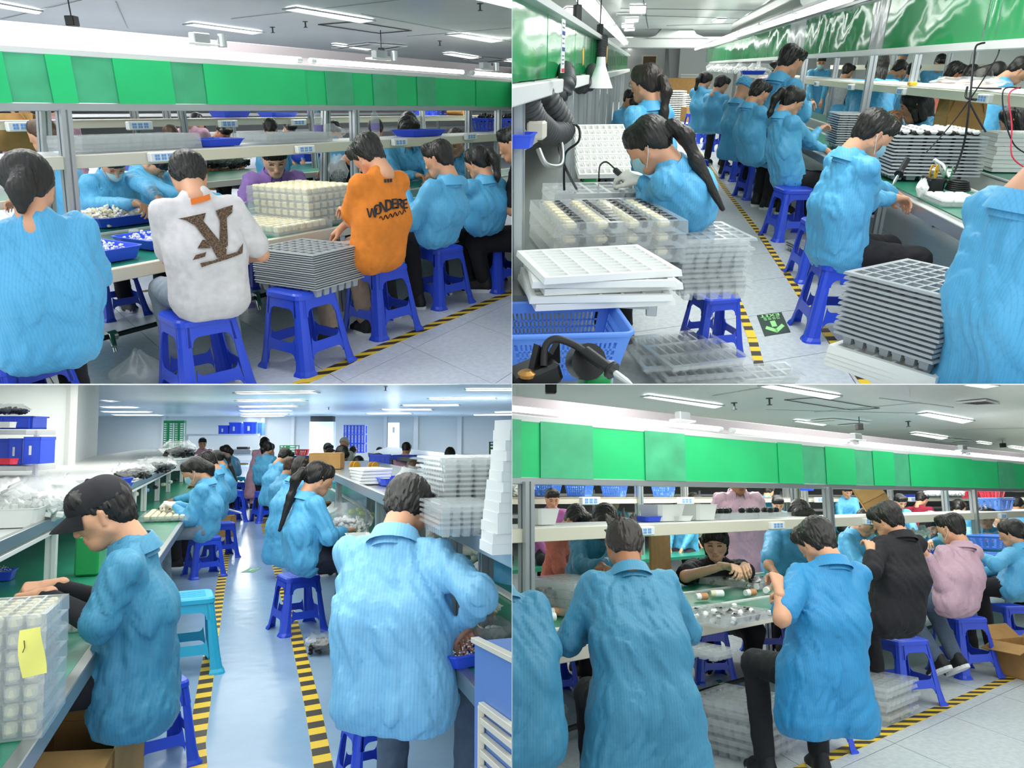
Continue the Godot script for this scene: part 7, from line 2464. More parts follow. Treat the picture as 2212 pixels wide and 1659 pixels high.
	person("worker in a white cap and pale jacket in the middle distance",V(-3.501,0,-15.277),[0,62,0,0,87,0,1,117,-6,2,129,-16,-16,111,-9,-14,88,-23,-4,76,-43,17,111,-5,19,88,-19,14,76,-41,-9,62,-1,-10,59,-43,-11,8,-37,9,62,1,21,59,-39,20,8,-33,12,-42,-90,5,91,-42,13,0,-99],{"hair": "none","cell": .026,"cap": "bouffant","cap_mat": "cream_cloth","coat_mat": "cream_cloth"})
	person("dark haired man bowed over the right bench in the middle distance",V(-2.921,0,-12.626),[0,28,0,-1,62,-2,1,104,3,8,115,19,22,97,-3,34,68,14,32,76,46,-18,97,13,-14,68,35,10,76,55,11,28,-4,40,25,41,37,11,34,-11,28,4,2,25,57,-1,11,50,27,-71,65,27,71,65,39,0,92],{"hair": "short","cell": .026,"s": 1.3})
	person("brown haired head behind the brown carton",V(-3.88,0,-15.565),[0,43,0,0,67,0,4,98,4,11,110,12,17,92,-6,30,69,1,36,76,24,-7,92,16,0,69,30,23,76,37,6,43,-6,40,40,19,36,8,14,-6,43,6,17,40,41,13,8,36,63,-42,66,29,91,31,69,0,72],{"hair": "short","cell": .026,"hair_mat": "brown_hair"})
	person("bowed dark head left of the facing woman",V(-2.881,0,-13.606),[0,21,0,-1,52,-2,1,90,2,10,97,15,18,84,-7,33,62,10,34,76,35,-14,84,13,-6,62,34,16,76,46,9,21,-5,40,18,30,36,10,24,-9,21,5,9,18,49,6,10,43,30,-82,49,43,57,70,53,0,85],{"hair": "short","cell": .026,"s": 1.138})
	person("woman with brown bob hair facing the viewer",V(-2.093,0,-11.564),[0,18,0,0,49,1,3,87,11,5,105,20,24,80,6,35,54,28,25,76,50,-18,80,17,-18,54,42,2,76,56,11,18,-3,33,15,47,31,11,39,-11,18,3,-7,15,57,-9,11,49,24,-21,95,5,98,20,25,0,97],{"hair": "bob","cell": .026,"hair_mat": "brown_hair","s": 1.3})
	person("small dark head behind the bowed man",V(-3.92,0,-18.094),[0,43,0,0,68,0,1,98,-6,2,110,-16,-15,93,-9,-18,70,-24,-3,76,-43,17,93,-4,23,70,-18,15,76,-40,-9,43,-1,-10,40,-43,-11,8,-37,9,43,1,21,40,-38,20,8,-32,13,-42,-90,6,91,-42,14,0,-99],{"hair": "short","cell": .026})
	person("far dark head left of the pink jacket man",V(-3.278,0,-18.097),[0,40,0,0,65,0,1,95,-6,3,107,-16,-15,89,-10,-17,67,-25,-2,76,-43,17,89,-4,24,67,-18,16,76,-40,-9,40,-2,-9,37,-43,-10,8,-37,9,40,2,23,37,-38,22,8,-32,16,-42,-89,7,91,-42,17,0,-99],{"hair": "short","cell": .026})
	person("dark haired man in a pink jacket seen from behind at the far right",V(-2.055,0,-14.179),[0,56,0,0,81,0,1,111,-6,2,123,-16,-16,106,-9,-17,82,-22,-4,76,-43,17,106,-5,21,82,-17,14,76,-41,-9,56,-1,-11,53,-43,-11,8,-37,9,56,1,21,53,-39,20,8,-33,11,-42,-90,5,91,-42,12,0,-99],{"hair": "short","cell": .026,"coat_mat": "pink_cloth"})
	person("bowed brown haired head left of the clear tray pile",V(-1.266,0,-9.299),[0,35,0,-1,64,-2,0,99,1,5,105,16,17,93,-2,26,71,14,22,76,39,-16,93,8,-13,71,26,4,76,45,9,35,-3,29,32,36,27,9,30,-9,35,3,-3,32,46,-5,9,40,15,-87,48,26,50,83,30,0,95],{"hair": "short","cell": .026,"hair_mat": "brown_hair","s": 1.045})
	person("short haired worker in a pink jacket at the far right",V(-1.123,0,-13.23),[0,48,0,0,73,0,1,103,-6,1,115,-16,-16,97,-8,-19,74,-22,-5,76,-43,17,97,-5,22,74,-18,13,76,-41,-9,48,-1,-12,45,-42,-13,8,-36,9,48,1,19,45,-39,19,8,-33,8,-42,-90,4,91,-42,9,0,-100],{"hair": "bob","cell": .026,"coat_mat": "pink_cloth"})
	person("worker in a pale blue jacket in the far right background",V(-2.724,0,-16.593),[0,31,0,0,56,0,2,86,-5,6,98,-15,-13,80,-12,-10,61,-31,7,76,-42,18,80,0,29,61,-17,23,76,-36,-8,31,-3,0,28,-44,-2,8,-38,8,31,3,29,28,-33,27,8,-27,32,-42,-85,15,91,-39,36,0,-93],{"hair": "short","cell": .026})
	person("gloved worker across the right bench, hidden behind the clear tray pile",V(.139,0,-5.261),[0,23,0,0,55,0,-9,94,1,-21,110,2,-8,87,22,-32,61,21,-53,80,4,-12,87,-20,-34,59,-26,-56,77,-9,1,23,11,-51,20,26,-43,11,25,-1,23,-11,-55,20,-15,-47,11,-16,-93,-34,9,-34,94,3,-99,0,10],{"hair": "short","cell": .018,"gloves": true,"hand": "relaxed","s": 1.3})
	person("gloved worker across the right bench at the right edge",V(.4,0,-4.203),[0,28,0,0,60,0,-9,98,0,-21,115,1,-9,91,22,-36,68,21,-57,86,4,-11,91,-21,-34,65,-26,-56,82,-9,0,28,11,-52,25,23,-45,11,22,0,28,-11,-54,25,-18,-46,11,-19,-94,-34,4,-34,94,1,-100,0,4],{"hair": "short","cell": .018,"gloves": true,"hand": "relaxed","s": 1.3})
func k_signs(p1: Vector3,p2: Vector3,db: Basis)->void:
	for i in 2:
		var t:=thing("wall_notice",["tall dark red notice board with an arrow on the white side wall","narrow blue notice strip at the edge of the white side wall"][i],"notice",p1.lerp(p2,[.52,.93][i])+V(0,[1.5,1.62][i],0)+db.z*-.06)
		var mb:=MB.new()
		mb.box(Vector3.ZERO,V([.9,.45][i],[1.05,1.35][i],.03),.0,db)
		part(t,"board",mb,M.white_plastic)
		for r in ([[.33,.36,"8c3a44"],[.06,.1,"d9d9d6"],[-.08,.1,"d9d9d6"],[-.3,.34,"9c5560"],[-.49,.05,"3a4048"]] if i==0 else [[.5,.26,"4f79c4"],[.1,.5,"9db8de"],[-.45,.36,"5f84c4"]]):
			mb=MB.new()
			mb.box(db*V(0,r[0],-.02),V([.8,.36][i],r[1],.012),.0,db)
			part(t,"printed_field",mb,mat(r[2],.6))
		if i==0:
			mb=MB.new()
			mb.box(db*V(0,.34,-.03),V(.08,.26,.01),.0,db)
			part(t,"arrow",mb,M.white_plastic)
func crate(label: String,at: Vector3,turn: float,s: Vector3,m: Material,paper:=true,ribs:=5)->Node3D:
	var t:=thing("plastic_crate",label,"crate",at,turn)
	var mb:=MB.new()
	var h:=s*.5
	var th:=s.x*.025
	for sg in [-1.0,1.0]:
		mb.box(V(sg*(h.x-th*.5),h.y,0),V(th,s.y,s.z),th*.2)
		mb.box(V(0,h.y,sg*(h.z-th*.5)),V(s.x,s.y,th),th*.2)
	mb.box(V(0,th*.5,0),V(s.x,th,s.z))
	part(t,"crate_body",mb,m)
	mb=MB.new()
	for sg in [-1.0,1.0]:
		mb.box(V(sg*h.x,s.y*.94,0),V(th*2.4,s.y*.12,s.z+th*2.4),th*.3)
		mb.box(V(0,s.y*.94,sg*h.z),V(s.x+th*2.4,s.y*.12,th*2.4),th*.3)
	part(t,"rim",mb,m)
	for i in ribs:
		mb=MB.new()
		var x:=lerpf(-.45,.45,float(i)/maxf(1,ribs-1))*s.x
		mb.box(V(x,s.y*.42,h.z+th*.5),V(th,s.y*.8,th),th*.2)
		part(t,"rib",mb,m)
	if paper:
		mb=MB.new()
		mb.box(V(-s.x*.1,s.y*.5,h.z+th),V(s.x*.16,s.y*.34,th*.5))
		part(t,"paper_label",mb,M.white_plastic)
	return t
func mesh_crate(label: String,at: Vector3,s: Vector3,m: Material,nx:=6,ny:=6)->void:
	var t:=thing("stacked_crate",label,"crate",at)
	var fr:=MB.new()
	for sg in [-1.0,1.0]:
		for sy in [.03,.97]:
			fr.box(V(0,s.y*sy,sg*s.z*.5),V(s.x,s.y*.07,s.z*.06))
			fr.box(V(sg*s.x*.5,s.y*sy,0),V(s.x*.05,s.y*.07,s.z))
		for sx in [-1.0,1.0]:
			fr.box(V(sx*s.x*.485,s.y*.5,sg*s.z*.5),V(s.x*.05,s.y,s.z*.06))
	part(t,"frame",fr,m)
	var bars:=MB.new()
	for i in range(1,nx):
		bars.box(V(lerpf(-.5,.5,float(i)/nx)*s.x,s.y*.5,s.z*.49),V(s.x*.5/nx,s.y,.02))
	for j in range(1,ny):
		bars.box(V(0,s.y*j/ny,s.z*.48),V(s.x,s.y*.45/ny,.02))
	var p:=part(t,"lattice",bars,m)
	p.set_meta("kind","stuff")
func room_bl_things(u: Vector3,nrm: Vector3,ty: float)->void:
	var mb:=MB.new()
	var cap:=block(.03,.034,.03,.008)
	for i in 7:
		var t:=thing("parts_tray",["lowest","second","third","fourth","fifth","sixth","topmost"][i]+" clear tray of cream caps in the near left stack","tray",V(-1.372,.72,-2.076)+V(0,0+.045*i,.02),ty)
		part(t,"tray_body",blister_shape(V(.27,.044,.24),6,5,.15),M.clear_tray)
		rows_of(t,"cream_caps",cap,M.cream,V(.25,0,.21),6,5,.006,.4)
	var nt:=thing("sticky_note","yellow note with a pencil mark stuck to the near left tray stack","note",V(-1.011,1.041,-1.585))
	var rows:=[]
	for r in 7:
		var row:=[]
		for c in 6:
			row.append(V(-.022+.0096*c+r*.0014,.05-.0165*r+.002*c,.008*sin(r*.6+c*.3)))
		rows.append(row)
	mb.sheet(rows)
	part(nt,"paper",mb,M.paper_yellow)
	mb=MB.new()
	mb.tube([V(-.006,.032,.009),V(-.003,.018,.0105),V(-.006,.008,.012)],.0008,5)
	part(nt,"pencil_mark",mb,M.print_black)
	var bt:=blue_tray("blue tray heaped with white film pieces under the capped man's hands",V(-1.892,.75,-3.104),ty,V(.2,.035,.2),"white")
	var gt:=thing("parts_tray","clear tray of rounded cream caps at the bench edge by the capped man","tray",V(-1.786,.72,-3.097),ty)
	part(gt,"tray_body",blister_shape(V(.22,.04,.16),7,4,.15),M.clear_tray)
	rows_of(gt,"cream_caps",block(.022,.034,.026,.008),M.cream,V(.2,0,.14),7,4,.006,.2)
	blue_tray("corner of a white filled blue tray at the far left of the bench",V(-2.767,.72,-4.073),ty,V(.12,.05,.12),"white")
	bag("clear bag of white film lying on the left shelf behind the cap",V(-2.422,1.065,-3.872),ty,V(.5,.22,.4),51,"white",.45)
	bag("second bag of white film at the left edge above the white bin",V(-2.722,1.065,-3.959),ty,V(.36,.2,.36),52,"white",.4)
	var wb:=thing("storage_bin","milky white bin on the left shelf at the picture's left edge","bin",V(-2.379,1.065,-3.616),ty)
	part(wb,"bin_body",tray_shape(V(.24,.09,.2),.85,.008),M.milky)
	wb=thing("storage_bin","flat milky white tray on the left shelf before the two dark heads","bin",V(-3.459,1.065,-5.956),ty)
	part(wb,"bin_body",tray_shape(V(.6,.06,.3),.9,.01),M.milky)
	for i in 2:
		blue_tray(["lower blue tray on the left shelf in front of the second dark head","upper blue tray on the left shelf in front of the second dark head"][i],V(-3.255,1.065,-6.059)+V(0,.04*i,0),.1,V(.24,.045,.3))
	bag("clear bag of black parts on the left shelf beyond the dark heads",V(-3.715,1.065,-7.315),.2,V(.36,.16,.4),53,"black",.6)
	bag("second clear bag of black parts farther along the left shelf",V(-4.073,1.065,-8.558),.2,V(.4,.18,.4),54,"black",.6)
	bag("clear bag with dark lumps on top of the white box on the left shelf",V(-4.366,1.065,-9.743)+V(0,.14,0),.2,V(.45,.22,.4),55,"black",.5)
	wb=thing("storage_bin","clear box holding bags at the far end of the left shelf","bin",V(-4.326,1.065,-9.232),.1)
	part(wb,"bin_body",tray_shape(V(.5,.14,.4),.9,.01),M.milky)
	var gp:=thing("storage_bin","bright green panel box under the left shelf behind the cap","bin",V(-2.387,.72,-4.234),ty)
	part(gp,"bin_body",block(.14,.22,.12,.01),M.green_plastic)
	var bk:=thing("parts_tray","flat tray of black parts before the masked woman","tray",V(-3.32,.76,-7.305),ty)
	part(bk,"tray_body",tray_shape(V(.3,.03,.25),.9,.008),M.clear_tray)
	heap(bk,"black_parts",[block(.03,.015,.012).mesh()],[M.black_part],V(.26,.03,.22),150,.3,V(0,.015,0))
	var cr:=thing("parts_tray","clear tray of cream rows on the bench edge before the masked woman","tray",V(-3.244,.73,-7.047),ty)
	part(cr,"tray_body",blister_shape(V(.7,.04,.42),10,5),M.clear_tray)
	rows_of(cr,"cream_caps",block(.05,.04,.05,.01),M.cream,V(.66,0,.36),11,6,.01)
	for i in 6:
		mb=MB.new()
		mb.box(V(0,.02,0),V(.05,.04,.05),.01)
		single("clip_part",["nearest","second","third","fourth","fifth","sixth"][i]+" small clip part hanging on the left bench's rear rail","part",mb,[M.cream,M.socket_blue,M.black_part,M.cream,M.white_part,M.black_part][i],(V(-3.663,.907,-7.258)).lerp(V(-4.764,.845,-10.57),i/5.0))
	var rk:=thing("storage_rack","white steel rack holding blue crates at the far left","rack")
	mb=MB.new()
	for y in [V(-5.93,1.55,-8.016),V(-5.93,1.171,-8.042)]:
		mb.box(y+V(.3,-.02,0),V(1.1,.05,.5),.005)
	part(rk,"shelf",mb,M.white_metal)
	mb=MB.new()
	var rp:=V(-5.071,1.549,-7.915)
	mb.box(V(rp.x,rp.y*.5,rp.z),V(.035,rp.y,.04))
	part(rk,"upright",mb,M.white_metal)
	crate("blue crate on the upper shelf of the far left rack",V(-5.498,1.566,-8.115),.1,V(.62,.14,.3),M.tray_blue,false)
	for i in 3:
		crate(["left blue crate on the lower rack shelf","right blue crate on the lower rack shelf","blue crate sticking out at the right of the lower rack shelf"][i],[V(-5.548,1.182,-8.141),V(-5.29,1.186,-8.041),V(-4.982,1.203,-7.839)][i],.1,[V(.26,.28,.3),V(.14,.28,.3),V(.16,.28,.3)][i],M.tray_blue,true,3)
	var rd:=thing("storage_bin","small red bin in front of the lower blue crates","bin",V(-5.138,1.205,-7.538))
	part(rd,"bin_body",tray_shape(V(.22,.06,.12),.92,.006),M.red_plastic)
	rd=thing("storage_bin","small clear bin with a yellow lump on the upper rack shelf","bin",V(-5.182,1.576,-7.613))
	part(rd,"bin_body",tray_shape(V(.14,.06,.1),.92,.006),M.milky)
	bag("clear bag of dark parts on top of the upper blue crate",V(-5.473,1.717,-8.104),.1,V(.34,.12,.28),57,"black",.6)
	for i in 2:
		mesh_crate(["left green slatted rack panel at the far wall","right green slatted rack panel at the far wall"][i],[V(-18.55,.378,-40.173),V(-17.975,.378,-40.173)][i],V(.5,1.9,.3),M.green_plastic,2,16)
	var fs:=thing("storage_shelf","wide white shelf unit standing at the far wall","shelf",V(-14.82,-.04,-38.197))
	mb=MB.new()
	for y in [1.55,.55,-.15]:
		mb.box(V(0,y,0),V(3.8,.1,.8))
	part(fs,"board",mb,M.white_metal)
	mb=MB.new()
	for x in [-1.88,1.88]:
		mb.box(V(x,.4,0),V(.1,2.4,.1))
	part(fs,"upright",mb,M.white_metal)
	for i in 4:
		crate(["small upper blue crate left on top of the far shelf","blue crate second from left on top of the far shelf","blue crate with a paper label on the right top of the far shelf","blue crate at the right end on top of the far shelf"][i],[V(-14.725,1.5,-38.091),V(-14.131,1.5,-38.091),V(-13.371,1.5,-38.091),V(-13.036,1.5,-38.291)][i],.0,[V(.5,.5,.5),V(.6,.65,.5),V(.66,.68,.5),V(.4,.66,.5)][i],M.tray_blue,true,4)
	var mc:=thing("desk_machine","grey desk machine standing on the far shelf","machine",V(-13.653,.539,-37.756))
	part(mc,"machine_body",block(.9,.25,.4,.03),M.steel)
	part(mc,"machine_head",block(.6,.12,.3,.03),M.dark_metal,Transform3D(Basis(),V(0,.25,0)))
	carton("brown carton on the lower board of the far shelf",V(-13.797,-.268,-38.012),.0,V(.5,.35,.4),[.2,.2,.2,.2],true)
	for i in 3:
		mesh_crate(["lower blue lattice crate of the far stack","middle blue lattice crate of the far stack","top blue lattice crate of the far stack"][i],V(-7.628,.647,-36.145)+V(0,.45*i,0),V(.98,.44,.6),M.tray_blue)
	var cb:=thing("storage_cabinet","pale tall cabinet at the far wall left of the blue lattice crates","cabinet",V(-10.25,.378,-40.173))
	part(cb,"cabinet_body",block(1.3,1.85,.6,.02),M.wall)
	mb=MB.new()
	mb.box(V(0,2.0,0),V(1.2,.3,.6),.02)
	part(cb,"dark_top",mb,M.dark_metal)
	var dr:=struct("door_1","white door with a small sign in the far right wall corner",block(.62,2.0,.1,.01),M.white_metal)
	dr.transform=rooms["BL"]*Transform3D(Basis(),V(-6.4,.378,-40.173)-V(0,.2,0))
	part(dr,"door_sign",block(.12,.3,.02),mat("6a7480",.6),Transform3D(Basis(),V(0,1.45,.06)))
	for i in 3:
		mesh_crate(["dark green crate on the far bench left of the red basket","dark green crate at the far right under the wall","small dark green crate beside the pink clothed head"][i],[V(-7.816,.819,-26.109),V(-.245,1.133,-14.059),V(-1.03,.961,-16.075)][i],[V(.56,.32,.4),V(.36,.24,.3),V(.34,.12,.3)][i],mat("1f6a3c",.5),2,4)
	basket("red basket on the far bench beside the dark green crate",V(-6.242,.896,-22.094),.1,V(.38,.18,.3),M.red_plastic,5,3)
	carton("brown carton on the right shelf beyond the ponytail woman",V(-1.921,1.155,-7.727),.1,V(.32,.16,.3),[.2,.2,.2,.2],true)
	for i in 3:
		crate(["long blue crate on the far right bench","blue crate on the far right bench at its right end","upright blue board crate behind the facing woman"][i],[V(-4.739,.864,-17.084),V(-1.977,1.046,-14.065),V(-1.752,.975,-9.86)][i],.1,[V(.9,.16,.3),V(.6,.08,.3),V(.28,.27,.04)][i],M.tray_blue,false)
	for i in 12:
		var t:=thing("blister_tray",nth(i,12)+" clear tray in the tall pile on the right shelf above the gloved hands","tray",V(-.182,1.155,-3.071)+V(0,.019*i,0),ty+rng.randf_range(-.03,.03),"tall clear tray pile on the right shelf")
		part(t,"tray_body",blister_shape(V(.42,.05,.34),9,5,.2,.009),M.clear_tray)
	for i in 5:
		var t:=thing("blister_tray",nth(i,5)+" clear tray in the low pile at the shelf edge behind the foreground man","tray",V(-.199,1.155,-2.665)+V(0,.018*i,0),ty,"low clear tray pile on the right shelf")
		part(t,"tray_body",blister_shape(V(.3,.04,.2),9,5,.2,.009),M.clear_tray)
	for i in 13:
		var t:=thing("foam_tray",nth(i,13)+" white crinkled tray in the leaning tower at the aisle's right edge","tray",V(-.017,1.155,-2.242)+V(0,.03*i,0)+V(.004*i,0,0),ty+rng.randf_range(-.2,.2),"leaning tower of crinkled white trays")
		part(t,"tray_body",blister_shape(V(.13,.03,.13),5,5,.1),M.white_tray)
	for i in 2:
		spool(["yellow tape roll on the right shelf behind the ponytail woman","second yellow tape roll on the right shelf by the facing woman"][i],[V(-1.367,1.155,-6.473),V(-1.179,1.155,-6.326)][i],.06,M.yellow_plastic,1.2)
	wb=thing("storage_bin","blue tray with white sheets on the right shelf","bin",V(-.829,1.155,-5.256),ty)
	part(wb,"bin_body",tray_shape(V(.34,.05,.25),.9,.01),M.tray_blue)
	for i in 5:
		mb=MB.new()
		mb.box(V(0,.012+.022*i,0),V(.3,.02,.22),.004)
		single("paper_stack",["lowest","second","third","fourth","top"][i]+" white sheet bundle on the right shelf behind the foreground head","paper",mb,M.white_plastic,V(-1.018,1.155,-5.357),ty+.05*i)
	bag("white filled film bag on the right shelf left of the clear pile",V(-.575,1.155,-4.29),.2,V(.2,.16,.2),61,"white",.5)
	bag("heap of white film pieces on the bench before the ponytail woman",V(-1.272,.72,-5.754),ty,V(.45,.26,.4),62,"white",.5)
	for i in 4:
		mb=MB.new()
		mb.lathe([Vector2(0,0),Vector2(.032,0),Vector2(.034,.02),Vector2(.026,.034),Vector2(0,.034)],14)
		single("lime_cap",["first lime green cap on the bench behind the post","second lime green cap on the bench behind the post","third lime green cap on the bench behind the post","lime green cap nearest the foreground head"][i],"cap",mb,M.lime_plastic,[V(-1.61,.72,-7.518),V(-1.473,.72,-7.344),V(-1.573,.72,-7.7),V(-1.342,.72,-7.179)][i])
	var dv:=thing("desk_device","lime green device with a black display on the right bench","device",V(-.397,.72,-4.664),ty+1.6)
	part(dv,"device_body",block(.06,.06,.03,.01),M.lime_plastic)
	part(dv,"display",block(.05,.022,.006,.002),M.black_plastic,Transform3D(Basis(),V(0,.025,.016)))
	wb=thing("storage_bin","clear box of black parts on the bench in front of the ponytail woman","bin",V(-1.044,.745,-5.109),ty)
	part(wb,"bin_body",tray_shape(V(.2,.08,.16),.85,.008),M.milky)
	blue_tray("blue tray edge under the clear box of black parts",V(-1.079,.72,-5.235),ty,V(.26,.04,.24),"black")
	wb=thing("storage_bin","clear box with white parts beside the foreground man's hand","bin",V(-.079,.72,-2.917),ty)
	part(wb,"bin_body",tray_shape(V(.17,.06,.13),.85,.006),M.clear_tray)
	heap(wb,"white_parts",[block(.02,.012,.014).mesh()],[M.white_part],V(.12,.03,.09),90,.4,V(0,.006,0))
	blue_tray("blue tray of white clips at the bench edge by the foreground man",V(-.161,.72,-2.639),ty+.2,V(.19,.045,.2),"white")
	bag("heap of cream film pieces behind the foreground man's arm",V(-.185,.72,-3.15),ty,V(.3,.12,.25),64,"cream",.7)
	var nc:=thing("louvred_cabinet","blue cabinet with a cream framed louvre at the near right corner","cabinet")
	mb=MB.new()
	var ca:=V(-.088,1.014,-1.788)
	var cz:=V(.026,1.048,-1.485)
	mb.slab([ca,cz,cz+V(.3,0,-.1),ca+V(.3,0,-.1)],V(0,-1.1,0))
	part(nc,"cabinet_body",mb,mat("5f86c8",.45))
	var ed:=(cz-ca).normalized()
	mb=MB.new()
	bar(mb,ca+V(0,.004,0),cz+V(0,.004,0),.02,.012)
	part(nc,"top_edge",mb,M.beige_metal)
	var fo:=V(-ed.z,0,ed.x).normalized()*-1.0
	if fo.x>0: fo=-fo
	mb=MB.new()
	var l0:=ca+ed*.075-V(0,.13,0)+fo*.008
	bar(mb,l0,l0+ed*.3,.014,.016)
	mb.box(l0-V(0,.3,0),V(.016,.6,.014),.002)
	part(nc,"louvre_frame",mb,M.beige_metal)
	for i in 9:
		mb=MB.new()
		bar(mb,l0+V(0,-.03-.035*i,0)+ed*.01,l0+V(0,-.03-.035*i,0)+ed*.3,.014,.014)
		part(nc,"slat",mb,M.beige_metal)
	stool("cyan plastic stool standing empty behind the capped man",V(-2.096,0,-4.879),ty+.1,1.02,M.cyan_plastic)
	var bx:=carton("open brown carton on the floor at the bottom left",V(-1.609,.3,-2.839)-V(.0,.18,.02),.12,V(.34,.26,.3),[2.0,.35,.15,.7])
	mb=text_mb("CA",.035,Transform3D(Basis(Vector3.RIGHT,-.3),V(-.12,.12,.152)),.001)
	part(bx,"printed_mark",mb,M.print_black)
	bag("crumpled black plastic bag under the ponytail woman's shoe",V(-1.28,0,-5.234),.2,V(.3,.14,.22),66,"black",.6)
	mb=MB.new()
	mb.tube([V(-3.465,.602,-9.083),V(-3.15,.599,-8.683)],.012,6)
	single("white_rod","thin white rod sticking out over a carton beside the left row","rod",mb,M.white_plastic)
	carton("brown carton on the floor beside the left row's stools",V(-4.262,0,-11.165),.0,V(.22,.3,.2),[.2,.2,.2,.2],true)
# ---------------------------------------------------------------- lower right: the bench with green screens again,other workers
func deck_lamp(label: String,at: Vector3,w: float,l: float,e: float,group: String)->void:
	var keep: Transform3D=rooms[cur]
	rooms[cur]=Transform3D()
	var t:=thing("ceiling_light",label,"ceiling light",at,.0,group)
	var mb:=MB.new()
	mb.box(V(0,-.0012,0),V(w,.0006,l))
	part(t,"diffuser",mb,M.panel_soft)
	area(at+V(0,-.004,0),Vector3.RIGHT,w,l,e)
	rooms[cur]=keep
func room_br()->void:
	cur="BR"
	var u:=V(.768,0,-.64)
	var nrm:=V(u.z,0,-u.x)
	var ty:=atan2(-u.z,u.x)
	var bx:=Basis(u,Vector3.UP,u.cross(Vector3.UP))
	var mb:=MB.new()
	mb.slab([V(-3,-.014,2),V(40,-.014,2),V(40,-.014,-45),V(-3,-.014,-45)],V(0,-.1,0))
	var fl:=struct("floor","grey tiled floor under the bench with the black jacket man",mb,M.grout)
	tiles(fl,V(2.363,0,-4.856),V(.688,0,-.563),V(.52,0,2.15)*.42,-9,30,-40,9,M.tile_grey,func(p: Vector3)->bool: return p.z<-3.2 and p.z>-11.0 and p.x>-.4 and p.x<-p.z*.75)
	mb=MB.new()
	mb.slab([V(-3,2.95,-2),V(44,2.95,-2),V(44,2.95,-45),V(-3,2.95,-45)],V(0,-.15,0))
	var ce:=struct("ceiling","greenish grey metal panel ceiling over the black jacket man's bench",mb,M.ceiling)
	for s in [[V(2.575,2.79,-9.405),V(3.013,2.79,-8.605)],[V(3.771,2.79,-10.921),V(6.339,2.79,-11.41)],[V(4.614,2.79,-11.221),V(5.628,2.79,-10.107)],[V(4.82,2.79,-9.628),V(6.385,2.79,-10.636)],[V(8.047,2.79,-14.372),V(9.623,2.79,-13.886)]]:
		var sm:=MB.new()
		bar(sm,s[0],s[1],.012,.008)
		part(ce,"panel_joint",sm,M.steel)
	mb=MB.new()
	mb.box(V(18,1.45,-42),V(60,3.2,.2))
	struct("wall_back","pale far wall behind the benches of the lower right room",mb,M.wall)
	mb=MB.new()
	mb.slab([V(36,3,-2),V(36.2,3,-2),V(36.2,3,-45),V(36,3,-45)],V(0,-3.1,0))
	struct("wall_right","pale side wall of the lower right room",mb,M.wall)
	var g:="ceiling panel lights over the black jacket man's bench"
	var k:=0
	for q in [[V(1.661,2.79,-9.405),V(1.752,2.79,-9.318),V(2.982,2.79,-10.365),V(2.938,2.79,-10.636)],[V(2.868,2.79,-8.496),V(2.954,2.79,-8.355),V(4.186,2.79,-9.318),V(4.182,2.79,-9.628)],[V(6.267,2.79,-11.41),V(6.342,2.79,-11.221),V(7.761,2.79,-12.377),V(7.847,2.79,-12.843)],[V(4.751,2.79,-12.452),V(4.785,2.79,-12.377),V(5.555,2.79,-13.006),V(5.586,2.79,-13.258)],[V(8.065,2.79,-15.001),V(8.09,2.79,-14.785),V(9.405,2.79,-15.929),V(9.547,2.79,-16.437)],[V(5.167,2.79,-8.39),V(5.262,2.79,-8.286),V(5.615,2.79,-8.425),V(5.592,2.79,-8.641)],[V(10.898,2.79,-17.407),V(10.915,2.79,-17.262),V(11.59,2.79,-17.858),V(11.577,2.79,-18.014)],[V(12.695,2.79,-19.007),V(12.745,2.79,-18.834),V(13.971,2.79,-19.922),V(14.052,2.79,-20.313)]]:
		q.reverse()
		ceiling_light(["long white ceiling light left of the smoke sensor","widest white ceiling light in the lower right room","white ceiling light at the right above the second air outlet","thin white ceiling light beside the first air outlet","slim white ceiling light under the right one","white ceiling light cut by the top edge at the right","small far ceiling light near the right end","farthest ceiling light at the right end of the lower right room"][k],q,[4.0,.0,6.0,.0,.0,.0,.0,.0][k],g)
		k+=1
	for i in 3:
		deck_lamp(["nearest","second","third"][i]+" flat lamp panel under the deck of the lower right room",V([1.9,2.7,4.3][i],1.499,[-3.3,-5.2,-7.6][i]),[3.2,4.6,7.0][i],1.4,[1.7,2.4,3.8][i],"flat lamp panels under the deck of the lower right room")
	area(V(18,2.7,-22),u,10,4,40.0)
	area(V(7,2.7,-13),u,8,3,12.0)
	area(V(3,2.7,-11),u,5,2,7.0)
	vent("black slotted air outlet in the lower right ceiling",[V(5,2.79,-12.529),V(5.297,2.79,-12.156),V(6.197,2.79,-12.763),V(5.856,2.79,-13.173)],2)
	vent("second black slotted air outlet near the right end of the ceiling",[V(9.467,2.79,-16.569),V(9.727,2.79,-16.307),V(10.483,2.79,-16.839),V(10.376,2.79,-17.407)],2)
	vent("louvred square air grille in the upper right ceiling",[V(6.046,2.79,-10.008),V(6.274,2.79,-9.72),V(6.71,2.79,-10.107),V(6.455,2.79,-10.209)],7)
	sprinkler("sprinkler head between the two long ceiling lights of the lower right room",V(3.401,2.8,-9.703),.9)
	sprinkler("sprinkler head right of the first air outlet in the lower right room",V(6.823,2.8,-12.703),.9)
	sprinkler("round smoke sensor beside the long left ceiling light",V(3.08,2.8,-10.186),.9)
	var hq:=[V(3.643,2.79,-9.814),V(3.952,2.79,-9.583),V(5.369,2.79,-10.748),V(5.055,2.79,-10.98)]
	var ht:=thing("ceiling_hatch","square access hatch outlined in the lower right ceiling","hatch")
	for e in 4:
		mb=MB.new()
		bar(mb,hq[e],hq[(e+1) % 4],.015,.008)
		part(ht,"hatch_edge",mb,M.dark_metal)
	var ca:=thing("bench_canopy","white metal light hood running above the black jacket man's bench","light hood")
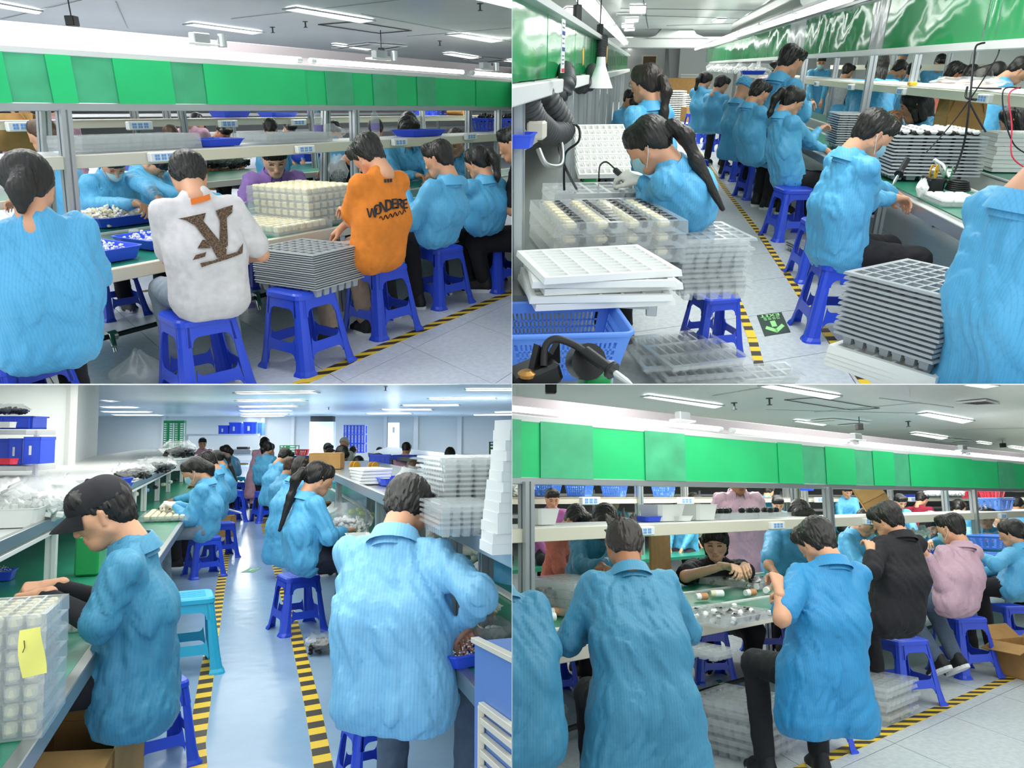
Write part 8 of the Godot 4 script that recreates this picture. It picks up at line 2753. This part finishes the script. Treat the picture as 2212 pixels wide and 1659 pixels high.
	for r in [["bottom_rail",1.605,.65,.05,.045,"aluminium"],["front_rail",2.0,.65,.05,.04,"white_metal"],["top_beam",2.16,1.05,.08,.1,"hood_grey"]]:
		mb=MB.new()
		bar(mb,V(-.358,0,-3.534)+nrm*r[2]+V(0,r[1],0),V(13.09,0,-14.732)+nrm*r[2]+V(0,r[1],0),r[3],r[4])
		part(ca,r[0],mb,M[r[5]])
	mb=MB.new()
	mb.slab([V(-.806,2.035,-4.072),V(12.642,2.035,-15.27),V(12.418,2.13,-15.539),V(-1.03,2.13,-4.341)],V(0,-.012,0))
	part(ca,"reflector",mb,M.hood_grey)
	for c in [[-1.2,1.72],[1.95,3.9],[4.15,6.9],[7.2,12.0]]:
		var a: Vector3=V(.379,2.06,-4.994)+u*c[0]
		var b: Vector3=V(.379,2.06,-4.994)+u*c[1]
		var tb:=thing("tube_lamp",["first","second","third","last"][k % 4]+" glowing lamp tube from the left on the lower right bench hood","lamp",a,.0,"hood lamp tubes of the lower right room")
		k+=1
		mb=MB.new()
		mb.tube([V(0,0,0),b-a],.02,10)
		part(tb,"tube",mb,M.tube)
		mb=MB.new()
		mb.tube([u*-.05,V(0,0,0)],.022,10)
		part(tb,"end_cap",mb,M.white_plastic)
		mb=MB.new()
		mb.tube([b-a,b-a+u*.05],.022,10)
		part(tb,"end_cap",mb,M.white_plastic)
	for x in [[V(1.342,2.086,-5.796),1.0],[V(3.549,2.075,-7.634),1.2],[V(5.75,2.083,-9.466),1.2]]:
		var br:=thing("hood_bracket",["sheet metal bracket box between the first tubes of the lower right hood","small metal bracket on the lower right hood under the camera","last metal bracket on the lower right hood"][used.get("hood_bracket",0)-3],"bracket",x[0],ty)
		part(br,"bracket_box",block(.13*x[1],.08,.06,.006),M.aluminium)
		mb=MB.new()
		mb.box(V(0,.01,0),V(.24*x[1],.015,.08),.003)
		part(br,"foot_plate",mb,M.white_metal)
	var xs:=[V(-.017,1.802,-4.664),V(.029,1.805,-4.703),V(.178,1.813,-4.826),V(.527,1.831,-5.117),V(.972,1.855,-5.488),V(1.315,1.874,-5.773),V(2.364,1.93,-6.647),V(2.663,1.947,-6.896),V(3.014,1.965,-7.188),V(3.448,1.989,-7.549),V(3.779,2.007,-7.825),V(4.135,2.026,-8.121),V(4.466,1.939,-8.397),V(5.928,1.943,-9.614),V(6.632,1.97,-10.201),V(7.091,1.988,-10.583),V(7.832,2.017,-11.2)]
	for i in xs.size()-1:
		var a: Vector3=xs[i]
		var b: Vector3=xs[i+1]
		var off:=nrm*(-.02 if i % 2==1 else -.03)
		var ov:=u*(.015 if i!=12 else -.03)
		mb=MB.new()
		mb.slab([V(a.x,1.625,a.z)+off-u*.015,V(b.x,1.625,b.z)+off+ov,V(b.x,1.99,b.z)+off+ov,V(a.x,1.99,a.z)+off-u*.015],nrm*.003)
		single("hanging_sheet",["sliver of pale","narrow bright left","first wide scuffed","wide bright left","scuffed lined","widest bright","narrow bright middle","first pale scuffed strip, a","dark bright middle","second pale scuffed strip, a","bright right middle","third pale scuffed strip, a","second widest bright","bright right-hand","fourth pale scuffed strip, a","rightmost bright"][i]+" green sheet of the lower right hood","plastic sheet",mb,M.green_sheet_pale if i in [0,2,4,7,9,11,14] else M.green_sheet)
	for x in [[V(.346,2.466,-6.529),"black box camera hanging at the left end of the lower right hood"],[V(5.633,2.634,-11.966),"black box camera hanging over the middle of the lower right hood"],[V(11.273,2.687,-17.017),"small black box camera at the far right of the lower right hood"]]:
		var cm:=thing("hanging_camera",x[1],"camera",x[0])
		part(cm,"camera_body",block(.1,.1,.1,.008),M.black_plastic,Transform3D(Basis(),V(0,-.05,0)))
		mb=MB.new()
		mb.tube([V(0,.04,0),V(0,.35,0)],.007,6)
		part(cm,"rod",mb,M.dark_metal)
	var sh:=thing("bench_shelf","long white shelf board on posts above the black jacket man's bench","shelf")
	mb=MB.new()
	mb.slab([V(-.774,1.31,-4.034),V(13.443,1.31,-15.872),V(13.059,1.31,-16.333),V(-1.158,1.31,-4.495)],V(0,-.03,0))
	part(sh,"shelf_board",mb,M.white_metal)
	mb=MB.new()
	bar(mb,V(-.768,1.265,-4.026),V(13.449,1.265,-15.864),.03,.085)
	part(sh,"front_beam",mb,M.beige_metal)
	k=0
	for p in [V(.09,1.428,-4.728),V(3.022,1.391,-7.169),V(5.878,1.355,-9.547),V(3.016,1.379,-7.971),V(6.086,1.34,-10.527)]:
		single("bench_post",["front metal post at the left end of the lower right bench","front metal post between the short sleeved man and the black jacket","front metal post right of the pink jacket man","rear metal post left of the short sleeved man's face","rear metal post behind the pink jacket man"][k],"post",post_shape(V(p.x,.72,p.z),V(p.x,1.6,p.z),.075,u),M.aluminium)
		k+=1
	k=0
	for x in [[V(2.283,1.261,-6.553),.21],[V(.929,1.263,-5.426),.21],[V(3.605,1.263,-7.654),.2],[V(6.577,1.254,-10.129),.24]]:
		socket_plate("white three-socket strip on the "+["lower right shelf edge left of the short sleeved man","lower right shelf edge behind the spiky hair","lower right shelf edge behind the glasses of the black jacket man","lower right shelf edge toward the right end"][k],Transform3D(bx,x[0]),x[1])
		k+=1
	var tb2:=thing("work_bench","long work bench with green belts before the spiky haired man","bench")
	mb=MB.new()
	mb.slab([V(-.755,.716,-3.23),V(13.846,.716,-15.388),V(12.899,.716,-16.525),V(-1.702,.716,-4.367)],V(0,-.03,0))
	part(tb2,"green_top",mb,M.green_mat)
	mb=MB.new()
	bar(mb,V(-.742,.685,-3.215),V(13.859,.685,-15.372),.045,.075)
	part(tb2,"edge_beam",mb,M.beige_metal)
	mb=MB.new()
	bar(mb,V(-1.709,.685,-4.375),V(12.892,.685,-16.533),.045,.075)
	part(tb2,"edge_beam",mb,M.beige_metal)
	for c in [.42,.98]:
		mb=MB.new()
		bar(mb,V(-.742,.722,-3.215)+nrm*c,V(13.859,.722,-15.372)+nrm*c,.035,.014)
		part(tb2,"dividing_strip",mb,M.white_metal)
	for c in [V(3.215,0,-6.9),V(2.575,0,-7.669),V(5.982,0,-9.204)]:
		part(tb2,"table_leg",post_shape(c,c+V(0,.66,0),.07,u),M.aluminium)
	var fr:=thing("foot_rail","dark foot rail with clamps under the black jacket man's bench","rail")
	mb=MB.new()
	mb.tube([V(.244,.12,-4.643),V(.408,.12,-4.796),V(1.426,.12,-5.657),V(2.1,.12,-6.238),V(5.442,.12,-9.074)],.017,8)
	part(fr,"pipe",mb,M.dark_metal)
	for p in [V(.279,.12,-4.687),V(1.537,.12,-5.792)]:
		mb=MB.new()
		mb.lathe([Vector2(0,-.03),Vector2(.034,-.03),Vector2(.034,.03),Vector2(0,.03)],12,Transform3D(basis_of(V(0,1,0),u),p))
		mb.tube([p,p+V(.03,-.1,.04)],.014,8)
		part(fr,"clamp",mb,M.chrome)
	var s2:=thing("far_bench","second bench with baskets behind the black jacket man's bench","bench")
	mb=MB.new()
	mb.slab([V(-.997,1.51,-8.208),V(19.752,1.51,-25.485),V(19.24,1.51,-26.1),V(-1.508,1.51,-8.823)],V(0,-.03,0))
	mb.slab([V(-.997,1.51,-8.208),V(19.752,1.51,-25.485),V(19.752,1.42,-25.485),V(-.997,1.42,-8.208)],nrm*.04)
	part(s2,"shelf_board",mb,M.beige_metal)
	mb=MB.new()
	mb.slab([V(-.613,.72,-7.747),V(20.136,.72,-25.024),V(19.24,.72,-26.1),V(-1.508,.72,-8.823)],V(0,-.04,0))
	part(s2,"green_top",mb,M.green_mat)
	for p in [V(1.784,1.34,-10.523),V(2.838,1.312,-12.312),V(5.235,1.296,-13.397),V(7.886,1.262,-15.605),V(5.239,1.282,-14.311)]:
		part(s2,"post",post_shape(V(p.x,0,p.z),V(p.x,1.9,p.z),.09,u),M.aluminium)
	var s3:=thing("far_bench","third bench with white shelves farthest back in the lower right room","bench")
	mb=MB.new()
	mb.slab([V(-2.85,1.6,-15.123),V(24.814,1.6,-38.159),V(23.855,1.6,-39.311),V(-3.81,1.6,-16.275)],V(0,-.06,0))
	mb.slab([V(-2.914,1.1,-15.2),V(24.75,1.1,-38.236),V(23.855,1.1,-39.311),V(-3.81,1.1,-16.275)],V(0,-.08,0))
	part(s3,"shelf_board",mb,M.white_metal)
	for i in 6:
		part(s3,"post",post_shape(V(-1.377,0,-16.479)+u*i*4.5,V(-1.377,1.7,-16.479)+u*i*4.5,.09,u),M.aluminium)
	k=0
	for x in [[V(.992,1.458,-9.799),.35],[V(2.539,1.453,-11.087),.34],[V(5.56,1.458,-13.603),.32],[V(8.579,1.461,-16.116),.32]]:
		socket_plate("white socket strip on the second shelf "+["below the second blue basket","below the fourth blue basket","left of the tilted carton","above the pink jacket man"][k],Transform3D(bx,x[0]),x[1])
		k+=1
	tape("yellow and black striped tape on the tiles beside the right-hand bench stools",[V(1.49,0,-4.29),V(1.647,0,-4.436),V(2.661,0,-5.274),V(4.308,0,-6.627),V(5.377,0,-7.519)],.085,.17,1.1)
	room_br_things(u,nrm,ty)
	stool("blue plastic stool under the teal jacket at the left edge of the lower right room",V(.02,0,-3.847),3.66,.695)
	stool("blue plastic stool under the spiky haired man in the long coat",V(.735,0,-4.025),3.31,.687)
	stool("blue plastic stool under the man in the short sleeved blue coat",V(1.867,0,-4.774),3.47,.753)
	stool("blue plastic stool under the man in the black jacket",V(2.936,0,-5.834),3.41,.998)
	stool("blue plastic stool under the man in the pink jacket",V(3.91,0,-6.701),3.35,1.049)
	stool("blue plastic stool under the woman at the right edge",V(5.204,0,-8.042),3.27,.847)
	stool("blue plastic stool across the bench at the far left",V(.333,0,-5.964),3.43,.795)
	stool("blue plastic stool across the bench under the person in the black tee",V(1.657,0,-6.488),3.24,.884)
	stool("blue plastic stool across the bench beside the short sleeved man",V(2.471,0,-7.521),3.17,.944)
	person("worker in a teal jacket cut off at the left edge of the lower right room",V(.022,0,-3.184),[0,53,0,-3,78,-2,-9,108,-11,-11,119,-21,-24,103,-7,-29,77,-15,-19,76,-38,8,103,-15,12,88,-7,7,91,-40,-9,53,2,-26,50,-36,-24,8,-30,9,53,-2,5,50,-44,6,8,-38,-22,-50,-84,-13,87,-48,-25,0,-97],{"hair": "short","coat_mat": "teal_cloth","cell": .013,"coat": .06,"wide": 1.05})
	person("spiky haired man in a long teal coat leaning over the bench",V(.563,0,-3.324),[0,60,0,0,85,-7,-1,115,-23,-2,126,-34,-18,110,-21,-31,85,-18,-7,91,-46,15,110,-23,27,87,-32,22,91,-56,-9,60,1,-19,57,-40,-18,8,-34,9,60,-1,13,57,-42,13,8,-36,-6,-56,-83,-4,83,-56,-8,0,-100],{"hair": "spiky","hair_mat": "dark_hair","coat_mat": "teal_cloth","cell": .012,"coat": .24,"wide": 1.12,"fold": .012,"skin": "skin_tan","pants": "black_cloth"})
	person("man with bowl cut hair in a short sleeved bright blue coat",V(1.589,0,-3.98),[0,61,0,6,85,-1,12,115,-8,8,126,-18,-6,109,-6,-26,91,20,-24,104,12,27,109,-11,19,84,-17,-2,96,-25,-9,61,1,-22,58,-38,-21,8,-32,9,61,-1,10,58,-43,11,8,-37,-33,-50,-80,-19,87,-46,-14,0,-99],{"hair": "bowl","coat_mat": "deep_blue_cloth","cell": .013,"cuff": -1,"coat": .2,"wide": 1.05,"hand": "pinch"})
	person("man with glasses in a black striped jacket",V(2.633,0,-5.285),[0,68,0,8,92,-3,16,122,-13,10,134,-21,-2,117,-8,-20,101,15,-16,113,7,29,117,-18,14,92,-30,-5,76,-43,-8,68,3,-28,65,-34,-26,8,-28,8,68,-3,2,65,-44,4,8,-38,-55,-37,-75,-22,93,-30,-32,0,-95],{"hair": "bowl","coat_mat": "black_cloth","cell": .015,"coat": .05,"glasses": true,"wide": 1.05})
	person("man in a dusty pink jacket and mask, short hair",V(3.593,0,-6.198),[0,67,0,7,86,-1,14,110,-8,10,124,-15,-4,105,-3,-13,81,6,-23,104,6,27,105,-13,13,87,-28,-4,76,-43,-8,67,3,-28,64,-34,-12,19,-9,8,67,-3,2,64,-44,5,19,-14,-52,-26,-81,-14,97,-22,-31,0,-95],{"hair": "short","mask": true,"coat_mat": "dusty_pink_cloth","cell": .016,"coat": .06,"pants": "denim_cloth"})
	person("woman in a blue jacket at the right edge of the bench, dark hair tied back",V(4.56,0,-6.901),[0,70,0,8,85,-1,15,104,-7,10,117,-14,-2,99,1,-32,92,24,-38,99,15,27,99,-15,8,84,-29,-12,76,-41,-8,70,4,-33,67,-28,-31,8,-23,8,70,-4,-6,67,-44,-3,8,-38,-60,-26,-76,-16,97,-20,-48,0,-88],{"hair": "bun","cell": .017,"coat": .05,"shoe": "white_shoe"})
	person("worker in an open blue jacket and white tee across from the spiky haired man",V(.659,0,-6.659),[0,49,0,4,81,1,10,121,9,13,129,25,28,114,4,18,101,37,5,98,67,-9,114,15,-9,94,40,4,97,67,10,49,-3,31,46,41,29,10,34,-10,49,3,-4,46,51,-6,10,44,9,-79,61,11,62,78,28,0,96],{"hair": "short","coat_mat": "teal_cloth","cell": .016,"hand": "grip","skin": "skin_tan","wide": 1.05,"s": 1.169})
	person("worker in a pale pink jacket at the left behind the open blue jacket",V(.466,0,-7.083),[0,42,0,0,77,1,3,119,8,12,129,20,19,113,-2,29,87,7,35,76,31,-10,113,19,-3,87,31,19,76,43,8,42,-6,40,39,26,36,9,21,-8,42,6,12,39,46,9,9,41,42,-71,57,42,71,57,59,0,81],{"hair": "short","coat_mat": "salmon_cloth","cell": .02,"s": 1.085})
	person("person with tousled hair in a black tee leaning on the bench",V(1.939,0,-7.275),[0,37,0,0,62,-1,0,91,7,-3,108,18,21,84,9,16,83,45,6,92,74,-22,84,7,-40,81,53,-15,93,87,11,37,1,18,34,54,18,11,46,-11,37,-1,-23,34,52,-23,11,44,-29,-31,90,-10,95,29,-5,0,100],{"hair": "tuft","coat_mat": "black_cloth","cuff": -1,"cell": .014,"top": "shirt","collar": false,"skin": "skin_pale","hand": "pinch","s": 1.3})
	person("man in a pink jacket standing behind the black tee, face cut by the rail",V(2.672,0,-8.791),[0,71,0,-1,109,-3,-3,155,2,-4,171,15,18,148,4,29,114,2,24,83,11,-24,148,3,-35,114,0,-31,83,9,11,71,0,11,61,3,11,11,0,-11,71,0,-12,61,3,-11,11,0,-3,-42,91,-1,91,42,-3,0,100],{"hair": "short","coat_mat": "dusty_pink_cloth","cell": .016,"coat": .2,"skin": "skin_tan","wide": 1.1,"s": 1.298})
	person("worker in a short sleeved blue shirt facing the viewer behind the rear post",V(2.847,0,-8.058),[0,42,0,6,76,1,14,117,10,14,130,26,34,110,11,31,79,28,12,76,54,-9,110,11,-28,83,46,-27,78,58,11,42,0,21,39,53,21,11,45,-11,42,0,-20,39,53,-20,11,46,1,-64,77,1,77,64,1,0,100],{"hair": "short","cuff": -1,"cell": .018,"coat_mat": "blue_cloth","s": 1.3})
	person("worker in a blue jacket behind the tipped carton",V(4.232,0,-9.375),[0,40,0,0,70,-3,3,107,2,11,119,16,23,100,-6,35,71,12,34,76,44,-15,100,13,-11,71,34,13,76,54,10,40,-5,42,37,39,38,11,32,-10,40,5,5,37,57,1,11,50,33,-64,69,28,77,58,43,0,90],{"hair": "short","cell": .02,"wide": 1.1,"s": 1.3})
	person("worker in blue leaning forward left of the pink jacket man",V(5.884,0,-10.904),[0,26,0,0,59,3,0,100,16,1,113,32,22,93,16,-3,87,50,-28,91,79,-21,93,17,-28,61,32,-11,76,55,11,26,0,21,23,53,21,11,45,-11,26,0,-20,23,54,-20,11,46,1,-64,77,1,77,64,2,0,100],{"hair": "bob","cell": .02,"s": 1.3})
	person("woman in blue facing the viewer near the right end of the bench",V(6.876,0,-11.002),[0,35,0,0,67,-2,-1,106,5,-5,122,17,19,99,13,-5,94,40,-28,99,63,-22,99,0,-35,89,32,-36,99,63,11,35,3,4,32,57,6,11,50,-11,35,-3,-35,32,45,-33,11,37,-27,-42,87,-13,91,40,-30,0,96],{"hair": "short","cell": .02,"s": 1.3})
	person("worker in blue far behind the woman at the right edge",V(8.146,0,-12.753),[0,30,0,0,63,-1,0,102,6,-1,117,21,21,95,9,25,66,29,9,76,55,-22,95,7,-28,66,26,-15,76,54,11,30,1,18,27,54,18,11,47,-11,30,-1,-23,27,52,-23,11,44,-4,-50,86,-3,87,50,-5,0,100],{"hair": "short","cell": .024,"s": 1.3})
	person("woman in a magenta top far behind the left end of the shelf",V(.47,0,-9.267),[0,81,0,0,106,0,1,136,7,2,148,16,17,130,6,18,101,20,14,79,39,-15,130,10,-13,101,24,-4,79,41,9,81,-1,21,78,39,20,8,33,-9,81,1,-11,78,43,-11,8,37,11,-34,93,4,94,34,12,0,99],{"hair": "short","cell": .024,"coat_mat": "magenta_cloth","top": "shirt"})
	person("far worker whose face shows above the two dark heads",V(1.506,0,-11.3),[0,76,0,0,99,1,0,129,9,1,143,16,17,123,9,16,96,23,11,76,42,-16,123,10,-14,96,25,-7,76,42,9,76,0,17,73,40,17,8,34,-9,76,0,-14,73,42,-14,8,36,4,-17,98,1,98,17,4,0,100],{"hair": "short","cell": .026})
	person("far dark haired worker beside the rear post of the second bench",V(4.401,0,-13.012),[0,93,0,0,118,0,3,149,-4,10,160,-12,-9,143,-15,-1,113,-25,14,89,-34,17,143,5,24,113,-4,30,89,-21,-7,93,-6,13,90,-42,10,8,-37,7,93,6,38,90,-22,34,8,-17,55,-47,-69,29,88,-37,63,0,-78],{"hair": "short","cell": .028})
	person("far worker in blue left of the tipped carton",V(6.347,0,-14.306),[0,94,0,0,119,-1,0,150,5,-1,161,16,16,144,7,15,114,20,8,90,35,-17,144,5,-18,114,17,-13,90,34,9,94,1,13,91,42,13,8,36,-9,94,-1,-19,91,40,-18,8,34,-6,-47,88,-3,88,47,-7,0,100],{"hair": "short","cell": .028})
	person("far worker in blue right of the tipped carton",V(6.798,0,-13.316),[0,70,0,0,96,-1,0,129,6,1,142,17,18,123,6,17,96,24,12,76,45,-18,123,8,-15,96,25,-8,76,46,10,70,0,19,67,44,19,9,37,-10,70,0,-15,67,45,-15,9,39,4,-47,88,2,88,47,5,0,100],{"hair": "short","cell": .028,"s": 1.082})
	person("far worker in a dark red shirt with white lettering",V(7.62,0,-14.116),[0,70,0,-1,98,0,5,133,-3,15,146,-9,-4,126,-20,13,97,-28,35,76,-33,16,126,12,31,97,1,46,76,-16,-5,70,-8,30,67,-39,24,10,-36,5,70,8,49,67,-9,43,10,-5,75,-47,-46,40,88,-24,85,0,-52],{"hair": "short","cell": .028,"coat_mat": "red_cloth","s": 1.123})
	person("far dark haired worker behind the pink jacket man",V(7.761,0,-13.16),[0,52,0,-1,81,0,5,117,-4,15,131,-12,-7,111,-20,4,83,-32,32,76,-40,18,111,10,32,83,3,46,76,-23,-7,52,-8,26,49,-45,20,10,-41,7,52,8,50,49,-16,44,10,-12,68,-47,-56,36,88,-30,77,0,-63],{"hair": "short","cell": .028,"coat_mat": "teal_cloth","s": 1.191})
	person("far dark head at the right edge of the second bench",V(10.149,0,-15.164),[0,50,0,-1,81,0,5,119,-4,16,134,-12,-6,113,-21,6,83,-34,36,76,-40,19,113,12,34,83,5,49,76,-22,-6,50,-9,30,47,-46,24,11,-42,6,50,9,53,47,-14,47,11,-10,71,-47,-52,38,88,-28,81,0,-59],{"hair": "short","cell": .028,"s": 1.257})
	person("far worker in a cream top between the milky bins",V(2.91,0,-12.302),[0,78,0,0,103,-1,2,133,5,4,145,15,18,128,1,21,99,17,20,78,37,-14,128,11,-9,99,25,3,78,42,8,78,-2,27,75,35,25,8,29,-8,78,2,-4,75,44,-5,8,38,25,-47,85,13,88,45,28,0,96],{"hair": "short","cell": .028,"coat_mat": "cream_cloth"})
	person("far worker in blue beside the right milky bin",V(2.589,0,-11.285),[0,69,0,0,94,-1,-3,124,4,-9,136,13,10,119,14,0,94,27,-15,76,40,-17,119,-4,-25,94,11,-30,76,31,7,69,5,-9,66,43,-6,8,38,-7,69,-5,-35,66,26,-32,8,21,-48,-47,74,-25,88,40,-54,0,84],{"hair": "short","cell": .028})
	person("far worker in blue right of the standing pink jacket",V(3.91,0,-11.12),[0,77,0,0,100,-1,-1,129,5,-2,140,15,14,124,8,11,97,23,2,77,40,-16,124,3,-18,97,18,-15,77,37,8,77,1,8,74,41,9,8,35,-8,77,-1,-21,74,36,-20,8,30,-15,-47,87,-8,88,46,-17,0,99],{"hair": "short","cell": .028,"s": .942})
func black_caps(t: Node3D,s: Vector3,n: int,y:=.012)->void:
	var b:=MB.new()
	b.lathe([Vector2(0,-.022),Vector2(.016,-.022),Vector2(.016,.0),Vector2(.012,.002),Vector2(.012,.02),Vector2(0,.02)],10,Transform3D(Basis(Vector3.RIGHT,PI*.5),Vector3.ZERO))
	heap(t,"black_caps",[b.mesh(),b.mesh(),b.mesh()],[M.black_part,M.white_part,M.black_part],s,n,.0,V(0,y,0))
func cylinder_part(label: String,at: Vector3,turn: float,m: Material,k:=1.0)->void:
	var t:=thing("turned_part",label,"part",at,turn)
	var f:=Transform3D(Basis(Vector3.FORWARD,PI*.5),V(0,.022*k,0))
	var mb:=MB.new()
	mb.lathe([Vector2(0,0),Vector2(.022,0),Vector2(.022,.05),Vector2(.018,.055),Vector2(0,.055)],14,f.scaled_local(Vector3.ONE*k))
	part(t,"shell",mb,m)
	mb=MB.new()
	mb.lathe([Vector2(0,-.03),Vector2(.019,-.03),Vector2(.022,.0),Vector2(0,.0)],14,f.scaled_local(Vector3.ONE*k))
	part(t,"end",mb,M.cream if m==M.white_part else M.white_part)
func room_br_things(u: Vector3,nrm: Vector3,ty: float)->void:
	var mb:=MB.new()
	for i in 4:
		var t:=thing("parts_tray",["lowest","second","third","topmost"][i]+" clear tray with black caps stacked left of the spiky haired man","tray",V(.404,.73,-5.307)+V(0,.055*i,0),ty+.02*i)
		part(t,"tray_body",blister_shape(V(.46,.05,.5),6,5),M.clear_tray)
		if i<3:
			black_caps(t,V(.4,.02,.44),36)
	for x in [[V(1.108,.73,-4.789)+V(.24,0,-.15),"clear tray of black and white caps at the bench edge beside the spiky haired man",70,.5],[V(2.12,.73,-6.861),"clear tray of black caps before the person in the black tee",60,.6]]:
		var t:=thing("parts_tray",x[1],"tray",x[0],ty)
		part(t,"tray_body",blister_shape(V(.62,.05,x[3]),8,5),M.clear_tray)
		black_caps(t,V(.56,.03,x[3]*.85),x[2])
	k_parts()
	var wb:=thing("storage_bin","clear box with an orange wrapper on the left end of the shelf","bin",V(.213,1.315,-5.246),ty)
	part(wb,"bin_body",tray_shape(V(.2,.11,.16),.8,.008),M.milky)
	for i in 2:
		wb=thing("storage_bin",["left","right"][i]+" milky white bin on the shelf above the cardboard panel","bin",[V(1.209,1.315,-6.076),V(1.566,1.315,-6.373)][i],ty)
		part(wb,"bin_body",tray_shape(V(.33-.05*i,.13,.25),.85,.01),M.milky)
	wb=thing("storage_bin","small white dish between the two milky bins","bin",V(1.357,1.315,-6.069),ty)
	part(wb,"bin_body",tray_shape(V(.17,.04,.14),.85,.008),M.white_tray)
	blue_tray("small blue lid on the shelf left of the milky bins",V(1.056,1.315,-5.948),ty,V(.2,.04,.2))
	for i in 2:
		var t:=thing("parts_tray",["left","right"][i]+" clear tray of black balls on the shelf before the standing pink jacket","tray",[V(1.884,1.315,-6.638),V(2.317,1.315,-6.998)][i],ty)
		part(t,"tray_body",blister_shape(V(.56,.05,.3),8,4),M.clear_tray)
		mb=MB.new()
		for j in 9:
			mb.lathe([Vector2(0,-.03),Vector2(.024,-.02),Vector2(.034,0),Vector2(.024,.02),Vector2(0,.03)],10,Transform3D(Basis(),V(-.24+.06*j,.07,rng.randf_range(-.1,.1))))
		var bp:=part(t,"black_ball",mb,M.black_part)
		bp.set_meta("kind","stuff")
	carton("open cardboard carton tipped over on the shelf behind the black jacket man",V(3.888,1.4,-8.307),ty,V(.42,.26,.36),[10.0,10.0,10.0,10.0],false,Basis(Vector3.FORWARD,.7)*Basis(Vector3.RIGHT,.9))
	basket("light blue slatted basket on the shelf at the right end",V(7.006,1.315,-10.902),ty,V(.6,.17,.36),M.basket_blue,3,6)
	mb=MB.new()
	mb.box(V(0,.3,0),V(.62,.62,.02),.003)
	single("cardboard_sheet","tall brown cardboard panel standing behind the spiky haired man","cardboard",mb,M.cardboard,V(1.339,.72,-6.835),ty+.4)
	for i in 4:
		var bk:=basket(["first","second","third","fourth"][i]+" blue perforated basket from the left on the second shelf",[V(.452,1.515,-9.804),V(.921,1.515,-10.195),V(1.458,1.515,-10.642),V(2.299,1.515,-11.343)][i],ty+.5,V(.42,.17,.3),mat("3f78d8",.4),12,4,"blue baskets on the second shelf of the lower right room")
		heap(bk,"blue_film",[block(.05,.02,.04).mesh()],[M.pale_film],V(.34,.12,.24),70,.3,V(0,.02,0))
	var rb:=basket("red slatted basket on the far shelf at the right",V(8.442,1.484,-13.155),ty,V(.4,.14,.3),M.red_plastic,3,6)
	rb=basket("second red slatted basket partly behind a post",V(8.387,1.492,-13.659),ty,V(.24,.12,.3),M.red_plastic,3,5)
	blue_tray("blue tray on the second shelf left of the red baskets",V(9.099,1.515,-17.004),ty,V(.4,.06,.3))
	blue_tray("small blue tray at the top of the second shelf near the rear post",V(4.777,1.611,-12.123),ty,V(.16,.07,.2))
	for i in 2:
		bag(["clear film heap on the far shelf above the pink jacket man","second clear film heap on the far shelf left of the red baskets"][i],[V(7.426,1.524,-13.148),V(7.912,1.524,-13.351)][i],ty,V(.42,.16,.3),71+i,"white",.7)
	bag("large clear bag of white film at the left end of the second shelf",V(.129,1.515,-9.536),.2,V(.36,.36,.3),74,"white",.5)
	bag("white film heap behind the black jacket man's shoulder",V(4.888,1,-9.182),ty,V(.5,.16,.3),75,"white",.7)
	blue_tray("blue tray of small green parts before the pink jacket man",V(5.82,.73,-10.54),ty,V(.5,.07,.5),"white")
	for i in 2:
		basket(["upper","lower"][i]+" blue slatted basket on the bench before the woman at the right",[V(4.911,.984,-7.768),V(4.663,.824,-7.489)][i],ty,V(.36,.13,.3),M.basket_blue,3,5)
	var c2:=crate("blue crate standing under the bench edge behind the pink jacket",V(3.92,.669,-7.108),ty,V(.24,.3,.2),M.tray_blue,false,3)
	tray_stack("clear blister tray in the pile on the tiles beside the long blue coat","clear trays piled on the floor left of the middle stool",V(1.377,0,-4.697),ty+.05,V(.46,.07,.46),6,.05,6,6,M.clear_tray,.02)
	tray_stack("clear blister tray in the pile behind the middle stool","clear trays piled on the floor behind the middle stool",V(2.548,0,-5.457),ty+.02,V(.5,.07,.4),5,.045,6,5,M.clear_tray,.02)
	tray_stack("clear tray lying under the bench behind the spiky haired man's coat","clear trays under the bench",V(1.144,.562,-4.595),ty,V(.2,.03,.3),2,.03,4,4,M.clear_tray,.02)
	carton("open brown carton on the tiles at the right edge",V(4.388,0,-6.578),.35,V(.34,.28,.34),[.9,.9,.9,1.9])
	bag("small white plastic scrap bag on the floor under the bench",V(.368,0,-5.457),.2,V(.05,.07,.05),77,"",.3)
func k_parts()->void:
	var i:=0
	for x in [[V(.211,.725,-4.855),.2],[V(.276,.725,-5.077),.3],[V(1.434,.725,-5.836),.4],[V(1.601,.725,-6.022),.1],[V(1.885,.725,-6.078),.5],[V(2.08,.725,-6.497),1.4],[V(2.087,.725,-6.25),1.0]]:
		cylinder_part(["white and cream turned part at the far left of the bench edge","brownish turned part beside the white one at the left","brown turned part behind the middle cap tray","clear turned part right of the brown one behind the cap tray","brown ringed turned part on the green belt","black capped turned part standing on the green belt","brown turned part near the short sleeved man's fingers"][i],x[0],x[1],[M.white_part,M.brown_part,M.brown_part,M.white_part,M.brown_part,M.black_part,M.brown_part][i],1.25)
		i+=1
